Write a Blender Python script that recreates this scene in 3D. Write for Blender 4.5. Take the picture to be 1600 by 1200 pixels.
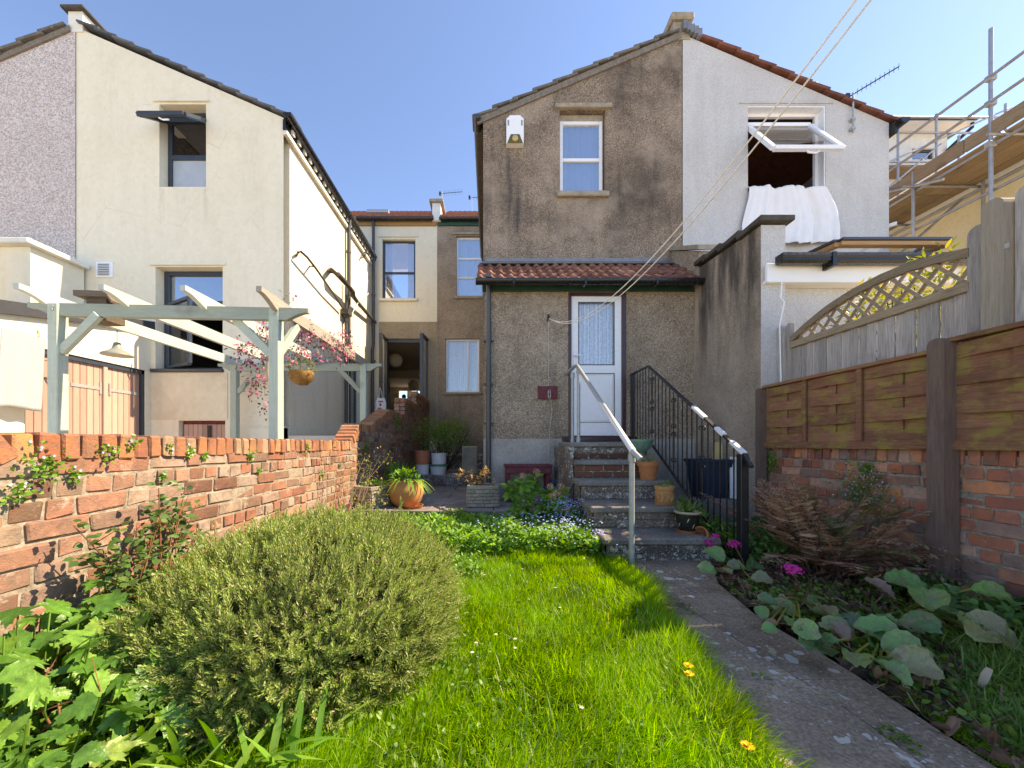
import bpy, math, random
import numpy as np
from mathutils import Vector, Matrix

# ---------------------------------------------------------------- scene, camera, sky, sun, exposure
for o in list(bpy.data.objects):
    bpy.data.objects.remove(o, do_unlink=True)
scn = bpy.context.scene
col = scn.collection

cam_d = bpy.data.cameras.new('camera')
cam_d.sensor_width = 36.0
cam_d.lens = 13.5
cam_d.shift_x = 35 / 1600
cam_d.shift_y = 95 / 1600
cam_d.clip_start = 0.02
cam_d.clip_end = 2000
cam = bpy.data.objects.new('camera', cam_d)
cam.location = (0, 0, 1.0)
cam.rotation_euler = (math.radians(90), 0, 0)
col.objects.link(cam)
scn.camera = cam

SUN_EL = math.radians(45)
SUN_AZ = math.radians(6)          # measured from +X towards +Y
sun_vec = Vector((math.cos(SUN_AZ) * math.cos(SUN_EL), math.sin(SUN_AZ) * math.cos(SUN_EL), math.sin(SUN_EL)))

world = bpy.data.worlds.new('World')
scn.world = world
world.use_nodes = True
wn = world.node_tree
for n in list(wn.nodes):
    wn.nodes.remove(n)
w_out = wn.nodes.new('ShaderNodeOutputWorld')
w_bg = wn.nodes.new('ShaderNodeBackground')
w_sky = wn.nodes.new('ShaderNodeTexSky')
w_sky.sky_type = 'NISHITA'
w_sky.sun_disc = False
w_sky.sun_elevation = SUN_EL
w_sky.sun_rotation = math.pi / 2 - SUN_AZ
w_sky.air_density = 0.65
w_sky.dust_density = 0.15
w_sky.ozone_density = 8.0
w_bg.inputs['Strength'].default_value = 0.145
wn.links.new(w_sky.outputs[0], w_bg.inputs[0])
wn.links.new(w_bg.outputs[0], w_out.inputs[0])

sun_d = bpy.data.lights.new('sun', 'SUN')
sun_d.energy = 3.0
sun_d.angle = math.radians(0.5)
sun_d.color = (1.0, 0.94, 0.84)
sun = bpy.data.objects.new('sun', sun_d)
sun.rotation_euler = sun_vec.to_track_quat('Z', 'Y').to_euler()
sun.location = (6, 4, 12)
col.objects.link(sun)

scn.view_settings.view_transform = 'Standard'
scn.view_settings.look = 'None'
scn.view_settings.gamma = 1.0
scn.view_settings.exposure = 1.82
scn.view_settings.use_curve_mapping = False
scn.view_settings.use_white_balance = True
scn.view_settings.white_balance_temperature = 9200
scn.view_settings.white_balance_tint = 14
scn.render.engine = 'CYCLES'
scn.cycles.max_bounces = 6
scn.cycles.transparent_max_bounces = 10

rng = random.Random(7)
nrng = np.random.default_rng(7)

def P(x, y, D):
    """a point of the place measured off the photograph: pixel and distance in metres"""
    return Vector(((x - 765) / 600 * D, D, 1 + (695 - y) / 600 * D))

# ---------------------------------------------------------------- mesh helpers
class MB:
    def __init__(self):
        self.v = []; self.f = []
    def add(self, vs, fs):
        o = len(self.v)
        self.v.extend([tuple(p) for p in vs])
        self.f.extend([tuple(i + o for i in f) for f in fs])
        return self
    def box(self, x0, x1, y0, y1, z0, z1):
        return self.add([(x0,y0,z0),(x1,y0,z0),(x1,y1,z0),(x0,y1,z0),(x0,y0,z1),(x1,y0,z1),(x1,y1,z1),(x0,y1,z1)],
                 [(0,3,2,1),(4,5,6,7),(0,1,5,4),(1,2,6,5),(2,3,7,6),(3,0,4,7)])
    def cbox(self, x0, x1, y0, y1, z0, z1, c=0.004):
        """box with chamfered edges"""
        pts = []
        for z, k in ((z0, 0), (z0 + c, 1), (z1 - c, 1), (z1, 0)):
            e = 0 if k else c
            a = [(x0+e, y0+c if k else y0+e), (x0+c if k else x0+e, y0+e), (x1-c if k else x1-e, y0+e), (x1-e, y0+c if k else y0+e),
                 (x1-e, y1-c if k else y1-e), (x1-c if k else x1-e, y1-e), (x0+c if k else x0+e, y1-e), (x0+e, y1-c if k else y1-e)]
            if k:
                pts.append([(p[0], p[1], z) for p in a])
            else:
                pts.append([(x0+c,y0+c,z),(x1-c,y0+c,z),(x1-c,y1-c,z),(x0+c,y1-c,z)])
        b, l1, l2, t = pts
        vs = b + l1 + l2 + t      # 4,8,8,4
        fs = [(3,2,1,0), (20,21,22,23)]
        for i in range(8):
            j = (i + 1) % 8
            fs.append((4+i, 4+j, 12+j, 12+i))
        for base, ring, flip in ((0, 4, True), (20, 12, False)):
            cm = {0: (0, 1), 1: (2, 3), 2: (4, 5), 3: (6, 7)}
            for k in range(4):
                a, b2 = cm[k]
                n = (k + 1) % 4
                a2, _ = cm[n]
                tri = (ring+a, ring+b2, base+k)
                quad = (ring+b2, ring+a2, base+n, base+k)
                if flip:
                    tri = tri[::-1]; quad = quad[::-1]
                fs.append(tri); fs.append(quad)
        return self.add(vs, fs)
    def xform(self, M, start=0):
        for i in range(start, len(self.v)):
            self.v[i] = tuple(M @ Vector(self.v[i]))
        return self
    def beam(self, p, q, w, h, up=(0, 0, 1), c=0.0, off=(0, 0)):
        """bar from p to q, w across, h along 'up'"""
        p = Vector(p); q = Vector(q)
        d = (q - p); L = d.length; d.normalize()
        upv = Vector(up)
        if abs(d.dot(upv)) > 0.99: upv = Vector((0, 1, 0))
        s = d.cross(upv).normalized(); u = s.cross(d).normalized()
        M = Matrix(((s.x, d.x, u.x, p.x), (s.y, d.y, u.y, p.y), (s.z, d.z, u.z, p.z), (0, 0, 0, 1)))
        k = len(self.v)
        if c > 0: self.cbox(-w/2+off[0], w/2+off[0], 0, L, -h/2+off[1], h/2+off[1], c)
        else: self.box(-w/2+off[0], w/2+off[0], 0, L, -h/2+off[1], h/2+off[1])
        return self.xform(M, k)
    def tube(self, pts, r, n=8, caps=True, closed=False):
        pts = [Vector(p) for p in pts]
        m = len(pts)
        rs = r if isinstance(r, (list, tuple)) else [r] * m
        vs = []; fs = []
        prev = None
        for i, p in enumerate(pts):
            a = pts[max(i - 1, 0)]; b = pts[min(i + 1, m - 1)]
            if closed:
                a = pts[(i - 1) % m]; b = pts[(i + 1) % m]
            d = (b - a).normalized()
            if prev is None:
                ref = Vector((0, 0, 1)) if abs(d.z) < 0.9 else Vector((1, 0, 0))
                s = d.cross(ref).normalized()
            else:
                s = (prev - d * prev.dot(d)).normalized()
            prev = s
            u = s.cross(d)
            for k in range(n):
                t = 2 * math.pi * k / n
                vs.append(p + (s * math.cos(t) + u * math.sin(t)) * rs[i])
        last = m if closed else m - 1
        for i in range(last):
            for k in range(n):
                a = i * n + k; b = i * n + (k + 1) % n
                c = ((i + 1) % m) * n + (k + 1) % n; d = ((i + 1) % m) * n + k
                fs.append((a, b, c, d))
        if caps and not closed:
            fs.append(tuple(range(n))[::-1]); fs.append(tuple(range((m - 1) * n, m * n)))
        return self.add(vs, fs)
    def lathe(self, prof, c=(0, 0, 0), n=24, sx=1, sy=1):
        """prof: list of (radius, z)"""
        vs = []; fs = []
        for r, z in prof:
            for k in range(n):
                t = 2 * math.pi * k / n
                vs.append((c[0] + r * sx * math.cos(t), c[1] + r * sy * math.sin(t), c[2] + z))
        for i in range(len(prof) - 1):
            for k in range(n):
                fs.append((i*n+k, i*n+(k+1)%n, (i+1)*n+(k+1)%n, (i+1)*n+k))
        if prof[0][0] > 1e-4: fs.append(tuple(range(n))[::-1])
        if prof[-1][0] > 1e-4: fs.append(tuple(range((len(prof)-1)*n, len(prof)*n)))
        return self.add(vs, fs)
    def prism(self, poly, fn, a, b):
        """poly of (u,v), extruded from a to b; fn(u,v,w) -> point"""
        n = len(poly)
        vs = [fn(u, v, a) for u, v in poly] + [fn(u, v, b) for u, v in poly]
        fs = [tuple(range(n)), tuple(range(2*n-1, n-1, -1))]
        for i in range(n):
            j = (i + 1) % n
            fs.append((j, i, n + i, n + j))
        return self.add(vs, fs)
    def sphere(self, c, r, n=16, m=10, sz=1.0):
        prof = [(max(r * math.sin(math.pi * i / m), 1e-5), -r * sz * math.cos(math.pi * i / m)) for i in range(m + 1)]
        return self.lathe(prof, c, n)
    def build(self, name, mat, parent=None, smooth=False, fix=True):
        me = bpy.data.meshes.new(name)
        me.from_pydata(self.v, [], self.f)
        me.update()
        if fix:
            import bmesh
            bm = bmesh.new(); bm.from_mesh(me)
            bmesh.ops.recalc_face_normals(bm, faces=bm.faces)
            bm.to_mesh(me); bm.free()
        return obj(name, me, mat, parent, smooth)

def obj(name, me, mat, parent=None, smooth=False):
    if mat is not None:
        me.materials.clear(); me.materials.append(mat)
    if smooth:
        me.polygons.foreach_set('use_smooth', [True] * len(me.polygons))
        if smooth != 'all':
            try: me.set_sharp_from_angle(angle=math.radians(40))
            except Exception: pass
    o = bpy.data.objects.new(name, me)
    col.objects.link(o)
    if parent is not None: attach(o, parent)
    return o

def wloc(o):
    v = Vector(o.location)
    while o.parent is not None:
        o = o.parent; v = v + Vector(o.location)
    return v

def attach(o, parent):
    """child keeps the place it was modelled at"""
    o.parent = parent
    if parent.get('_base') is not None:
        o.matrix_parent_inverse = Matrix.Translation(-Vector(parent['_base']))
    return o

def thing(name, label, cat, loc=(0, 0, 0), group=None):
    """an Empty at the base of a thing; parts are modelled in world coordinates"""
    o = bpy.data.objects.new(name, None)
    o.empty_display_size = 0.1
    o.location = loc
    o['_base'] = tuple(loc)
    col.objects.link(o)
    return tag(o, label, cat, group)

def tag(o, label=None, cat=None, group=None, kind=None):
    if label: o['label'] = label
    if cat: o['category'] = cat
    if group: o['group'] = group
    if kind: o['kind'] = kind
    return o

def np_mesh(name, V, faces, mat, parent=None, smooth=False):
    """V (n,3); faces: list of int arrays (m,k)"""
    me = bpy.data.meshes.new(name)
    V = np.asarray(V, dtype=np.float32)
    me.vertices.add(len(V)); me.vertices.foreach_set('co', V.ravel())
    loops = np.concatenate([f.ravel() for f in faces]).astype(np.int32)
    sizes = np.concatenate([np.full(len(f), f.shape[1], dtype=np.int32) for f in faces])
    starts = np.concatenate([[0], np.cumsum(sizes)[:-1]]).astype(np.int32)
    me.loops.add(len(loops)); me.loops.foreach_set('vertex_index', loops)
    me.polygons.add(len(sizes)); me.polygons.foreach_set('loop_start', starts)
    try: me.polygons.foreach_set('loop_total', sizes)
    except Exception: pass
    me.update(calc_edges=True)
    me.validate()
    return obj(name, me, mat, parent, smooth)

def unit(a):
    a = np.asarray(a, dtype=float)
    return a / np.maximum(np.linalg.norm(a, axis=-1, keepdims=True), 1e-9)

class Leaves:
    """many copies of a small template blade, in one mesh"""
    def __init__(self):
        self.V = []; self.F = {}; self.n = 0
    def scatter(self, tmpl, Pp, d, nrm, L, W, bend=0.0):
        A, faces = tmpl
        A = np.asarray(A, float)
        Pp = np.asarray(Pp, float); N = len(Pp)
        if N == 0: return self
        d = unit(d)
        nrm = np.asarray(nrm, float)
        s = unit(np.cross(d, nrm)); n = np.cross(s, d)
        L = np.broadcast_to(np.asarray(L, float), (N,)); W = np.broadcast_to(np.asarray(W, float), (N,))
        bend = np.broadcast_to(np.asarray(bend, float), (N,))
        a = A[:, 0][None, :, None]; b = A[:, 1][None, :, None]; c = A[:, 2][None, :, None]
        up = c - bend[:, None, None] * a * a
        V = Pp[:, None, :] + d[:, None, :] * a * L[:, None, None] + s[:, None, :] * b * W[:, None, None] + n[:, None, :] * up * L[:, None, None]
        k = A.shape[0]
        off = self.n + np.arange(N)[:, None] * k
        for f in faces:
            f = np.asarray(f)
            self.F.setdefault(len(f), []).append(off + f[None, :])
        self.V.append(V.reshape(-1, 3)); self.n += N * k
        return self
    def build(self, name, mat, parent=None, smooth=False):
        return np_mesh(name, np.concatenate(self.V), [np.concatenate(x) for x in self.F.values()], mat, parent, smooth)

# templates: rows of (along, across, up)
T_BLADE = ([(0,-.5,0),(0,.5,0),(.4,-.5,0),(.4,.5,0),(.75,-.33,0),(.75,.33,0),(1,0,0)], [(0,1,3,2),(2,3,5,4),(4,5,6)])
T_BLADE2 = ([(0,-.5,0),(0,.5,0),(.5,-.45,0),(.5,.45,0),(1,0,0)], [(0,1,3,2),(2,3,4)])
T_NEEDLE = ([(0,0,0),(.45,.5,0),(1,0,0),(.45,-.5,0)], [(0,1,2,3)])
T_LEAF = ([(0,0,0),(.3,-.45,.05),(.3,0,-.02),(.3,.45,.05),(.65,-.38,.04),(.65,0,-.02),(.65,.38,.04),(1,0,0)],
          [(0,2,1),(0,3,2),(1,2,5,4),(2,3,6,5),(4,5,7),(5,6,7)])
def t_strap(m=7, fold=.25):
    A = []; F = []
    for i in range(m):
        t = i / (m - 1); w = .5 * min(1, 3.2 * (1 - t) + .02)
        A += [(t, -w, fold * .02), (t, 0, 0), (t, w, fold * .02)]
    for i in range(m - 1):
        a = i * 3
        F += [(a, a+1, a+4, a+3), (a+1, a+2, a+5, a+4)]
    return (A, F)
T_STRAP = t_strap()
def t_lobed(seed=1, lobes=5, teeth=3, depth=.45):
    """palmate toothed leaf, stalk at the origin"""
    r = random.Random(seed)
    A = [(.30, 0, -.03)]
    out = []
    for k in range(lobes):
        th0 = math.radians(-128 + 256 * (k + .5) / lobes)
        rad = .72 - .25 * abs(th0) / math.radians(128)
        half = math.radians(128) / lobes
        for j in range(-teeth, teeth + 1):
            t = j / (teeth + .5)
            rr = rad * (1 - depth * abs(t) ** 1.2) * (1.0 if j % 2 == 0 else .86) * r.uniform(.93, 1.06)
            out.append((.30 + rr * math.cos(th0 + t * half), rr * math.sin(th0 + t * half), r.uniform(-.015, .015) + .11 * abs(t) * rr - .16 * rr * rr))
    A += [(.02, 0, 0)] + out
    F = [(0, i, i + 1) for i in range(1, len(A) - 1)] + [(0, len(A) - 1, 1)]
    return (A, F)
def t_paddle(seed=1, n=16, cup=.12):
    r = random.Random(seed)
    A = [(.45, 0, -.04)]
    ring1 = []; ring2 = []
    for i in range(n):
        t = 2 * math.pi * i / n
        w = 1 + r.uniform(-.06, .06)
        x = .5 - .5 * math.cos(t) ; y = .46 * math.sin(t) * (1.1 - .25 * (1 - x)) 
        cr = .03 if i % 2 else -.02
        ring2.append((x * w, y * w, cup * (abs(y) * 1.6) ** 2 + cr + r.uniform(-.03, .03)))
        ring1.append((.45 + (x - .45) * .55, y * .55, .07 * (1 if abs(y) > .12 else 0) + cr * .7 + r.uniform(-.012, .012)))
    A += ring1 + ring2
    F = []
    for i in range(n):
        j = (i + 1) % n
        F += [(0, 1 + i, 1 + j), (1 + i, 1 + n + i, 1 + n + j, 1 + j)]
    return (A, F)

def rand_dirs(n, zmin=-1, zmax=1):
    z = nrng.uniform(zmin, zmax, n); t = nrng.uniform(0, 2 * np.pi, n)
    r = np.sqrt(1 - z * z)
    return np.stack([r * np.cos(t), r * np.sin(t), z], 1)

# ---------------------------------------------------------------- material helpers
class NT:
    def __init__(self, name):
        self.m = bpy.data.materials.new(name); self.m.use_nodes = True
        self.t = self.m.node_tree
        for n in list(self.t.nodes): self.t.nodes.remove(n)
        self.out = self.new('ShaderNodeOutputMaterial')
    def new(self, k): return self.t.nodes.new(k)
    def link(self, a, b): self.t.links.new(a, b)
    def put(self, sock, v):
        if hasattr(v, 'is_output') or hasattr(v, 'links'): self.link(v, sock)
        elif isinstance(v, (tuple, list)) and len(v) == 3 and sock.type == 'RGBA': sock.default_value = (*v, 1)
        else: sock.default_value = v
    def pos(self, scale=(1, 1, 1), loc=(0, 0, 0), rot=(0, 0, 0)):
        g = self.new('ShaderNodeNewGeometry'); 
        if scale == (1, 1, 1) and loc == (0, 0, 0) and rot == (0, 0, 0): return g.outputs['Position']
        mp = self.new('ShaderNodeMapping'); mp.inputs['Scale'].default_value = scale; mp.inputs['Location'].default_value = loc; mp.inputs['Rotation'].default_value = rot
        self.link(g.outputs['Position'], mp.inputs['Vector']); return mp.outputs[0]
    def island(self):
        return self.new('ShaderNodeNewGeometry').outputs['Random Per Island']
    def objrand(self):
        return self.new('ShaderNodeObjectInfo').outputs['Random']
    def sep(self, v):
        s = self.new('ShaderNodeSeparateXYZ'); self.link(v, s.inputs[0]); return s.outputs
    def noise(self, v, scale, detail=4, rough=.55, dist=0):
        n = self.new('ShaderNodeTexNoise'); self.link(v, n.inputs['Vector'])
        n.inputs['Scale'].default_value = scale; n.inputs['Detail'].default_value = detail
        n.inputs['Roughness'].default_value = rough; n.inputs['Distortion'].default_value = dist
        return n.outputs['Fac']
    def vor(self, v, scale, out='Distance', rand=1.0, feature='F1'):
        n = self.new('ShaderNodeTexVoronoi'); n.feature = feature; self.link(v, n.inputs['Vector'])
        n.inputs['Scale'].default_value = scale; n.inputs['Randomness'].default_value = rand
        return n.outputs[out]
    def wave(self, v, scale, dist=0, axis='X', detail=2, dscale=1.0):
        n = self.new('ShaderNodeTexWave'); n.bands_direction = axis; self.link(v, n.inputs['Vector'])
        n.inputs['Scale'].default_value = scale; n.inputs['Distortion'].default_value = dist; n.inputs['Detail'].default_value = detail; n.inputs['Detail Scale'].default_value = dscale
        return n.outputs['Fac']
    def ramp(self, f, stops, interp='LINEAR'):
        n = self.new('ShaderNodeValToRGB'); self.link(f, n.inputs[0]); r = n.color_ramp; r.interpolation = interp
        while len(r.elements) < len(stops): r.elements.new(0.5)
        for e, (p, c) in zip(r.elements, stops):
            e.position = p
            e.color = (c, c, c, 1) if isinstance(c, (int, float)) else (*c, 1)
        return n.outputs[0]
    def mix(self, f, a, b, mode='MIX'):
        n = self.new('ShaderNodeMix'); n.data_type = 'RGBA'; n.blend_type = mode
        self.put(n.inputs[0], f); self.put(n.inputs[6], a); self.put(n.inputs[7], b)
        return n.outputs[2]
    def math(self, op, a, b=0.0, clamp=False):
        n = self.new('ShaderNodeMath'); n.operation = op; n.use_clamp = clamp
        self.put(n.inputs[0], a); self.put(n.inputs[1], b)
        return n.outputs[0]
    def mrange(self, v, a, b, c=0.0, d=1.0):
        n = self.new('ShaderNodeMapRange'); self.put(n.inputs[0], v)
        for i, x in enumerate((a, b, c, d)): n.inputs[i + 1].default_value = x
        return n.outputs[0]
    def bump(self, h, strength=.5, dist=.01):
        n = self.new('ShaderNodeBump'); n.inputs['Strength'].default_value = strength; n.inputs['Distance'].default_value = dist
        self.link(h, n.inputs['Height']); return n.outputs[0]
    def hsv(self, c, h=.5, s=1.0, v=1.0):
        n = self.new('ShaderNodeHueSaturation'); self.put(n.inputs['Hue'], h); self.put(n.inputs['Saturation'], s); self.put(n.inputs['Value'], v)
        self.put(n.inputs['Color'], c); return n.outputs[0]
    def bsdf(self, color, rough=.8, spec=.3, metal=0.0, normal=None, **kw):
        n = self.new('ShaderNodeBsdfPrincipled')
        self.put(n.inputs['Base Color'], color); self.put(n.inputs['Roughness'], rough)
        n.inputs['Specular IOR Level'].default_value = spec; n.inputs['Metallic'].default_value = metal
        if normal is not None: self.link(normal, n.inputs['Normal'])
        for k, v in kw.items(): self.put(n.inputs[k], v)
        return n.outputs[0]
    def done(self, sh):
        self.link(sh, self.out.inputs['Surface']); return self.m
    def shmix(self, f, a, b):
        n = self.new('ShaderNodeMixShader'); self.put(n.inputs[0], f); self.link(a, n.inputs[1]); self.link(b, n.inputs[2]); return n.outputs[0]

def simple(name, c, rough=.6, spec=.4, metal=0.0, var=.12, scale=6, bumps=0.0, bscale=60, objvar=0.0):
    t = NT(name)
    p = t.pos()
    f = t.noise(p, scale, 5, .6)
    v = t.mrange(f, .25, .75, 1 - var, 1 + var)
    if objvar:
        v = t.math('MULTIPLY', v, t.mrange(t.objrand(), 0, 1, 1 - objvar, 1 + objvar))
    colr = t.hsv(c, .5, 1.0, v)
    nm = t.bump(t.noise(p, bscale, 4), bumps, .004) if bumps else None
    return t.done(t.bsdf(colr, t.mrange(t.noise(p, scale * 3), .3, .7, max(rough - .08, .02), min(rough + .08, 1)), spec, metal, nm))

def leafmat(name, stops, rough=.45, trans=.35, tcol=None, spec=.35, extra_noise=3.0, lo=.75, hi=1.25, bump=0.0):
    """stops: list of (pos, colour) over a random value of each leaf"""
    t = NT(name)
    r = t.island()
    c = t.ramp(r, stops)
    f = t.noise(t.pos(), extra_noise, 3)
    c = t.hsv(c, .5, 1.0, t.mrange(f, .25, .75, lo, hi))
    if bump: c = t.hsv(c, .5, 1.0, t.mrange(t.noise(t.pos(), 38, 4, .6), .3, .7, .7, 1.25))
    b = t.bsdf(c, rough, spec, 0, t.bump(t.noise(t.pos(), 55, 3), bump, .006) if bump else None)
    tr = t.new('ShaderNodeBsdfTranslucent')
    if tcol is None:
        t.link(t.hsv(c, .49, 1.15, 1.5), tr.inputs[0])
    else:
        t.put(tr.inputs[0], tcol)
    return t.done(t.shmix(trans, b, tr.outputs[0]))
# ---------------------------------------------------------------- materials
def render_mat(name, c_dark, c_mid, c_light, grain=55, bstr=.8, stain=.5, streak=.4, stain_col=(.05, .045, .04), light_patch=0.0, extra=None, bdist=.008):
    """pebbledash / roughcast render with weather stains"""
    t = NT(name)
    p = t.pos()
    v = t.vor(p, grain)
    v2 = t.vor(p, grain * 1.7, 'Color')
    g = t.noise(p, grain * 1.2, 3, .7)
    sp = t.sep(v2)[0]
    c = t.ramp(sp, [(0, c_dark), (.45, c_mid), (1, c_light)])
    c = t.mix(t.mrange(g, .3, .7, 0, .6), c, c_mid)
    big = t.noise(p, .9, 6, .62, .4)
    strk = t.noise(t.pos((3.0, 3.0, .35)), 1.3, 5, .65)
    m = t.math('MULTIPLY', t.mrange(big, .42, .68, 0, 1), stain)
    m = t.math('ADD', m, t.math('MULTIPLY', t.mrange(strk, .52, .75, 0, 1), streak), True)
    c = t.mix(m, c, stain_col)
    if light_patch:
        lp = t.mrange(t.noise(t.pos(loc=(4.3, 1.1, 8.2)), 1.4, 4, .6), .5, .72, 0, light_patch)
        c = t.mix(lp, c, c_light)
    if extra: c = extra(t, c)
    h = t.math('SUBTRACT', t.math('MULTIPLY', g, .6), v)
    return t.done(t.bsdf(c, .92, .2, 0, t.bump(h, bstr, bdist)))

def cream_wear(t, c):
    p = t.sep(t.pos())
    wob = t.math('MULTIPLY', t.math('SUBTRACT', t.noise(t.pos(), 3.0, 3), .5), .10)
    x = t.math('ADD', p[0], wob)
    for cx, w, z0, z1, amt in ((-5.48, .07, 4.35, 5.28, .45), (-4.74, .06, 4.5, 5.28, .4), (-5.1, .28, 4.6, 5.28, .18), (-5.55, .06, 1.3, 2.2, .5), (-4.47, .06, 1.4, 2.2, .5), (-4.0, .25, 4.2, 6.3, .16), (-6.3, .3, 5.2, 7.6, .14)):
        a = t.math('SUBTRACT', 1.0, t.math('DIVIDE', t.math('ABSOLUTE', t.math('SUBTRACT', x, cx)), w), True)
        m = t.math('MULTIPLY', t.math('MULTIPLY', a, t.mrange(p[2], z1 + .02, z1 - .03, 0, 1)), t.math('MULTIPLY', t.mrange(p[2], z0, z1, 0, 1), t.mrange(t.noise(t.pos((9, 9, 1)), 3, 4), .35, .6, .1, 1)))
        c = t.mix(t.math('MULTIPLY', m, amt), c, (.30, .25, .17))
    cr = t.vor(t.pos((1, 1, .6)), .75, 'Distance', 1.0, 'DISTANCE_TO_EDGE')
    cm = t.math('MULTIPLY', t.mrange(cr, .0, .005, 1, 0), t.mrange(t.noise(t.pos(loc=(7, 3, 1)), 1.1, 3), .56, .64, 0, .35))
    return t.mix(cm, c, (.36, .30, .21))

def alarm_streaks(t, c):
    """run-off marks under the alarm box, on the left of the brown gable"""
    p = t.sep(t.pos())
    wob = t.math('MULTIPLY', t.math('SUBTRACT', t.noise(t.pos(), 2.0, 3), .5), .12)
    x = t.math('ADD', p[0], wob)
    out = c
    for cx, w, z0, z1, amt in ((.33, .05, 4.3, 5.75, .75), (.47, .07, 4.0, 5.4, .7), (.42, .16, 3.9, 5.5, .3)):
        a = t.math('SUBTRACT', 1.0, t.math('DIVIDE', t.math('ABSOLUTE', t.math('SUBTRACT', x, cx)), w), True)
        up = t.mrange(p[2], z1 + .05, z1 - .15, 0, 1); dn = t.mrange(p[2], z0, z0 + .7, 0, 1)
        n = t.mrange(t.noise(t.pos((6, 6, 1)), 3, 4), .3, .6, .2, 1)
        m = t.math('MULTIPLY', t.math('MULTIPLY', a, up), t.math('MULTIPLY', dn, n))
        out = t.mix(t.math('MULTIPLY', m, amt), out, (.045, .042, .045))
    # pale lichen just above the lean-to
    l = t.math('MULTIPLY', t.mrange(p[2], 4.6, 4.05, 0, 1), t.mrange(t.vor(t.pos(), 22), .28, .12, 0, 1))
    out = t.mix(t.math('MULTIPLY', l, .55), out, (.5, .48, .44))
    return out

M = {}
M['brown_render'] = render_mat('brown_roughcast', (.075, .05, .033), (.24, .175, .123), (.52, .41, .31), 58, 1.0, .75, .55, (.07, .054, .045), .5, alarm_streaks)
M['brown_leanto'] = render_mat('brown_pebbledash', (.17, .12, .08), (.39, .295, .21), (.64, .53, .41), 46, 1.3, .4, .3, (.10, .08, .06), .35, None, .014)
def wall_black(t, c):
    p = t.sep(t.pos())
    m = t.math('MULTIPLY', t.mrange(p[2], 1.6, 2.9, 0, 1), t.mrange(t.noise(t.pos((2.5, 2.5, .45)), 1.6, 5, .6), .38, .6, 0, 1))
    return t.mix(t.math('MULTIPLY', m, .85), c, (.035, .032, .03))
M['brown_party'] = render_mat('weathered_party_render', (.27, .20, .145), (.42, .325, .24), (.55, .45, .35), 50, .7, .35, .3, (.06, .05, .042), .4, wall_black)
M['plinth'] = render_mat('smooth_plinth_render', (.36, .325, .28), (.44, .40, .35), (.52, .48, .43), 30, .25, .45, .3, (.13, .11, .085), .4)
M['cream'] = render_mat('cream_smooth_render', (.73, .665, .51), (.765, .70, .545), (.79, .73, .575), 9, .06, .12, .22, (.52, .43, .28), .2, cream_wear)
M['cream_old'] = render_mat('cream_patchy_render', (.68, .61, .46), (.72, .655, .505), (.75, .69, .54), 8, .1, .4, .25, (.40, .31, .19), .2)
M['bare_lintel'] = render_mat('bare_render', (.27, .22, .15), (.34, .28, .19), (.42, .35, .25), 20, .3, .4, .3, (.2, .16, .11), .3)
M['pink_dash'] = render_mat('pinkish_spar_dash', (.30, .24, .22), (.56, .49, .46), (.82, .76, .72), 36, 1.0, .12, .1, (.25, .2, .18), 0, None, .014)
M['grey_dash'] = render_mat('pale_grey_render', (.43, .415, .395), (.56, .545, .525), (.68, .665, .64), 70, .7, .3, .3, (.36, .33, .30), .2)
M['yellow'] = render_mat('yellow_render', (.70, .58, .34), (.74, .62, .38), (.77, .66, .43), 12, .08, .12, .12, (.55, .44, .26), .1)
M['white_wall'] = simple('white_painted_wall', (.72, .71, .68), .8, .2)
M['interior'] = simple('cream_interior_plaster', (.74, .67, .55), .8, .2)
M['ceiling'] = simple('pale_ceiling', (.70, .62, .52), .9, .1)
M['wood_floor'] = simple('wooden_floor', (.28, .17, .09), .5, .4)
M['stone_cap'] = simple('cap_stone', (.33, .28, .21), .9, .2, 0, .3, 9, .5, 80)
M['coping_dark'] = simple('dark_lichened_coping', (.075, .068, .058), .9, .2, 0, .4, 12, .6, 70)
M['coping_cream'] = simple('cream_painted_coping', (.72, .69, .60), .75, .2)
M['lead'] = simple('lead_flashing', (.21, .21, .215), .5, .5, .3, .2, 14, .5, 25)
M['mortar_verge'] = simple('verge_mortar', (.20, .17, .14), .95, .1, 0, .3, 20, .6, 90)
def tile_mat(name, cols, lichen=.3, rough=.75):
    t = NT(name); p = t.pos()
    c = t.ramp(t.objrand(), cols)
    c = t.hsv(c, .5, 1, t.mrange(t.noise(p, 9, 5, .6), .25, .75, .65, 1.3))
    l = t.mrange(t.noise(t.pos(loc=(3, 7, 2)), 17, 4, .7), .58, .7, 0, lichen)
    c = t.mix(l, c, (.36, .34, .29))
    return t.done(t.bsdf(c, rough, .3, 0, t.bump(t.noise(p, 90, 3), .4, .004)))
M['slate'] = tile_mat('blue_grey_tile', [(0, (.075, .085, .10)), (1, (.13, .14, .155))], .15, .6)
M['tile_grey'] = tile_mat('grey_brown_tile', [(0, (.10, .09, .08)), (1, (.20, .18, .155))], .6)
M['tile_red'] = tile_mat('dark_red_tile', [(0, (.13, .045, .03)), (1, (.21, .075, .045))], .15)
M['tile_roman'] = tile_mat('weathered_red_roman_tile', [(0, (.15, .06, .043)), (.5, (.24, .095, .062)), (1, (.33, .16, .11))], .55)
M['tile_far'] = tile_mat('far_red_tile', [(0, (.30, .10, .055)), (1, (.34, .12, .06))], .5)
M['black_pvc'] = simple('black_gutter_plastic', (.012, .012, .013), .28, .5)
M['grey_pvc'] = simple('dark_grey_drainpipe', (.05, .052, .058), .4, .5)
M['brown_pipe'] = simple('bronze_grey_pipe', (.055, .048, .04), .35, .5)
M['green_paint'] = simple('old_green_paint', (.02, .075, .05), .5, .4, 0, .3)
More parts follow.
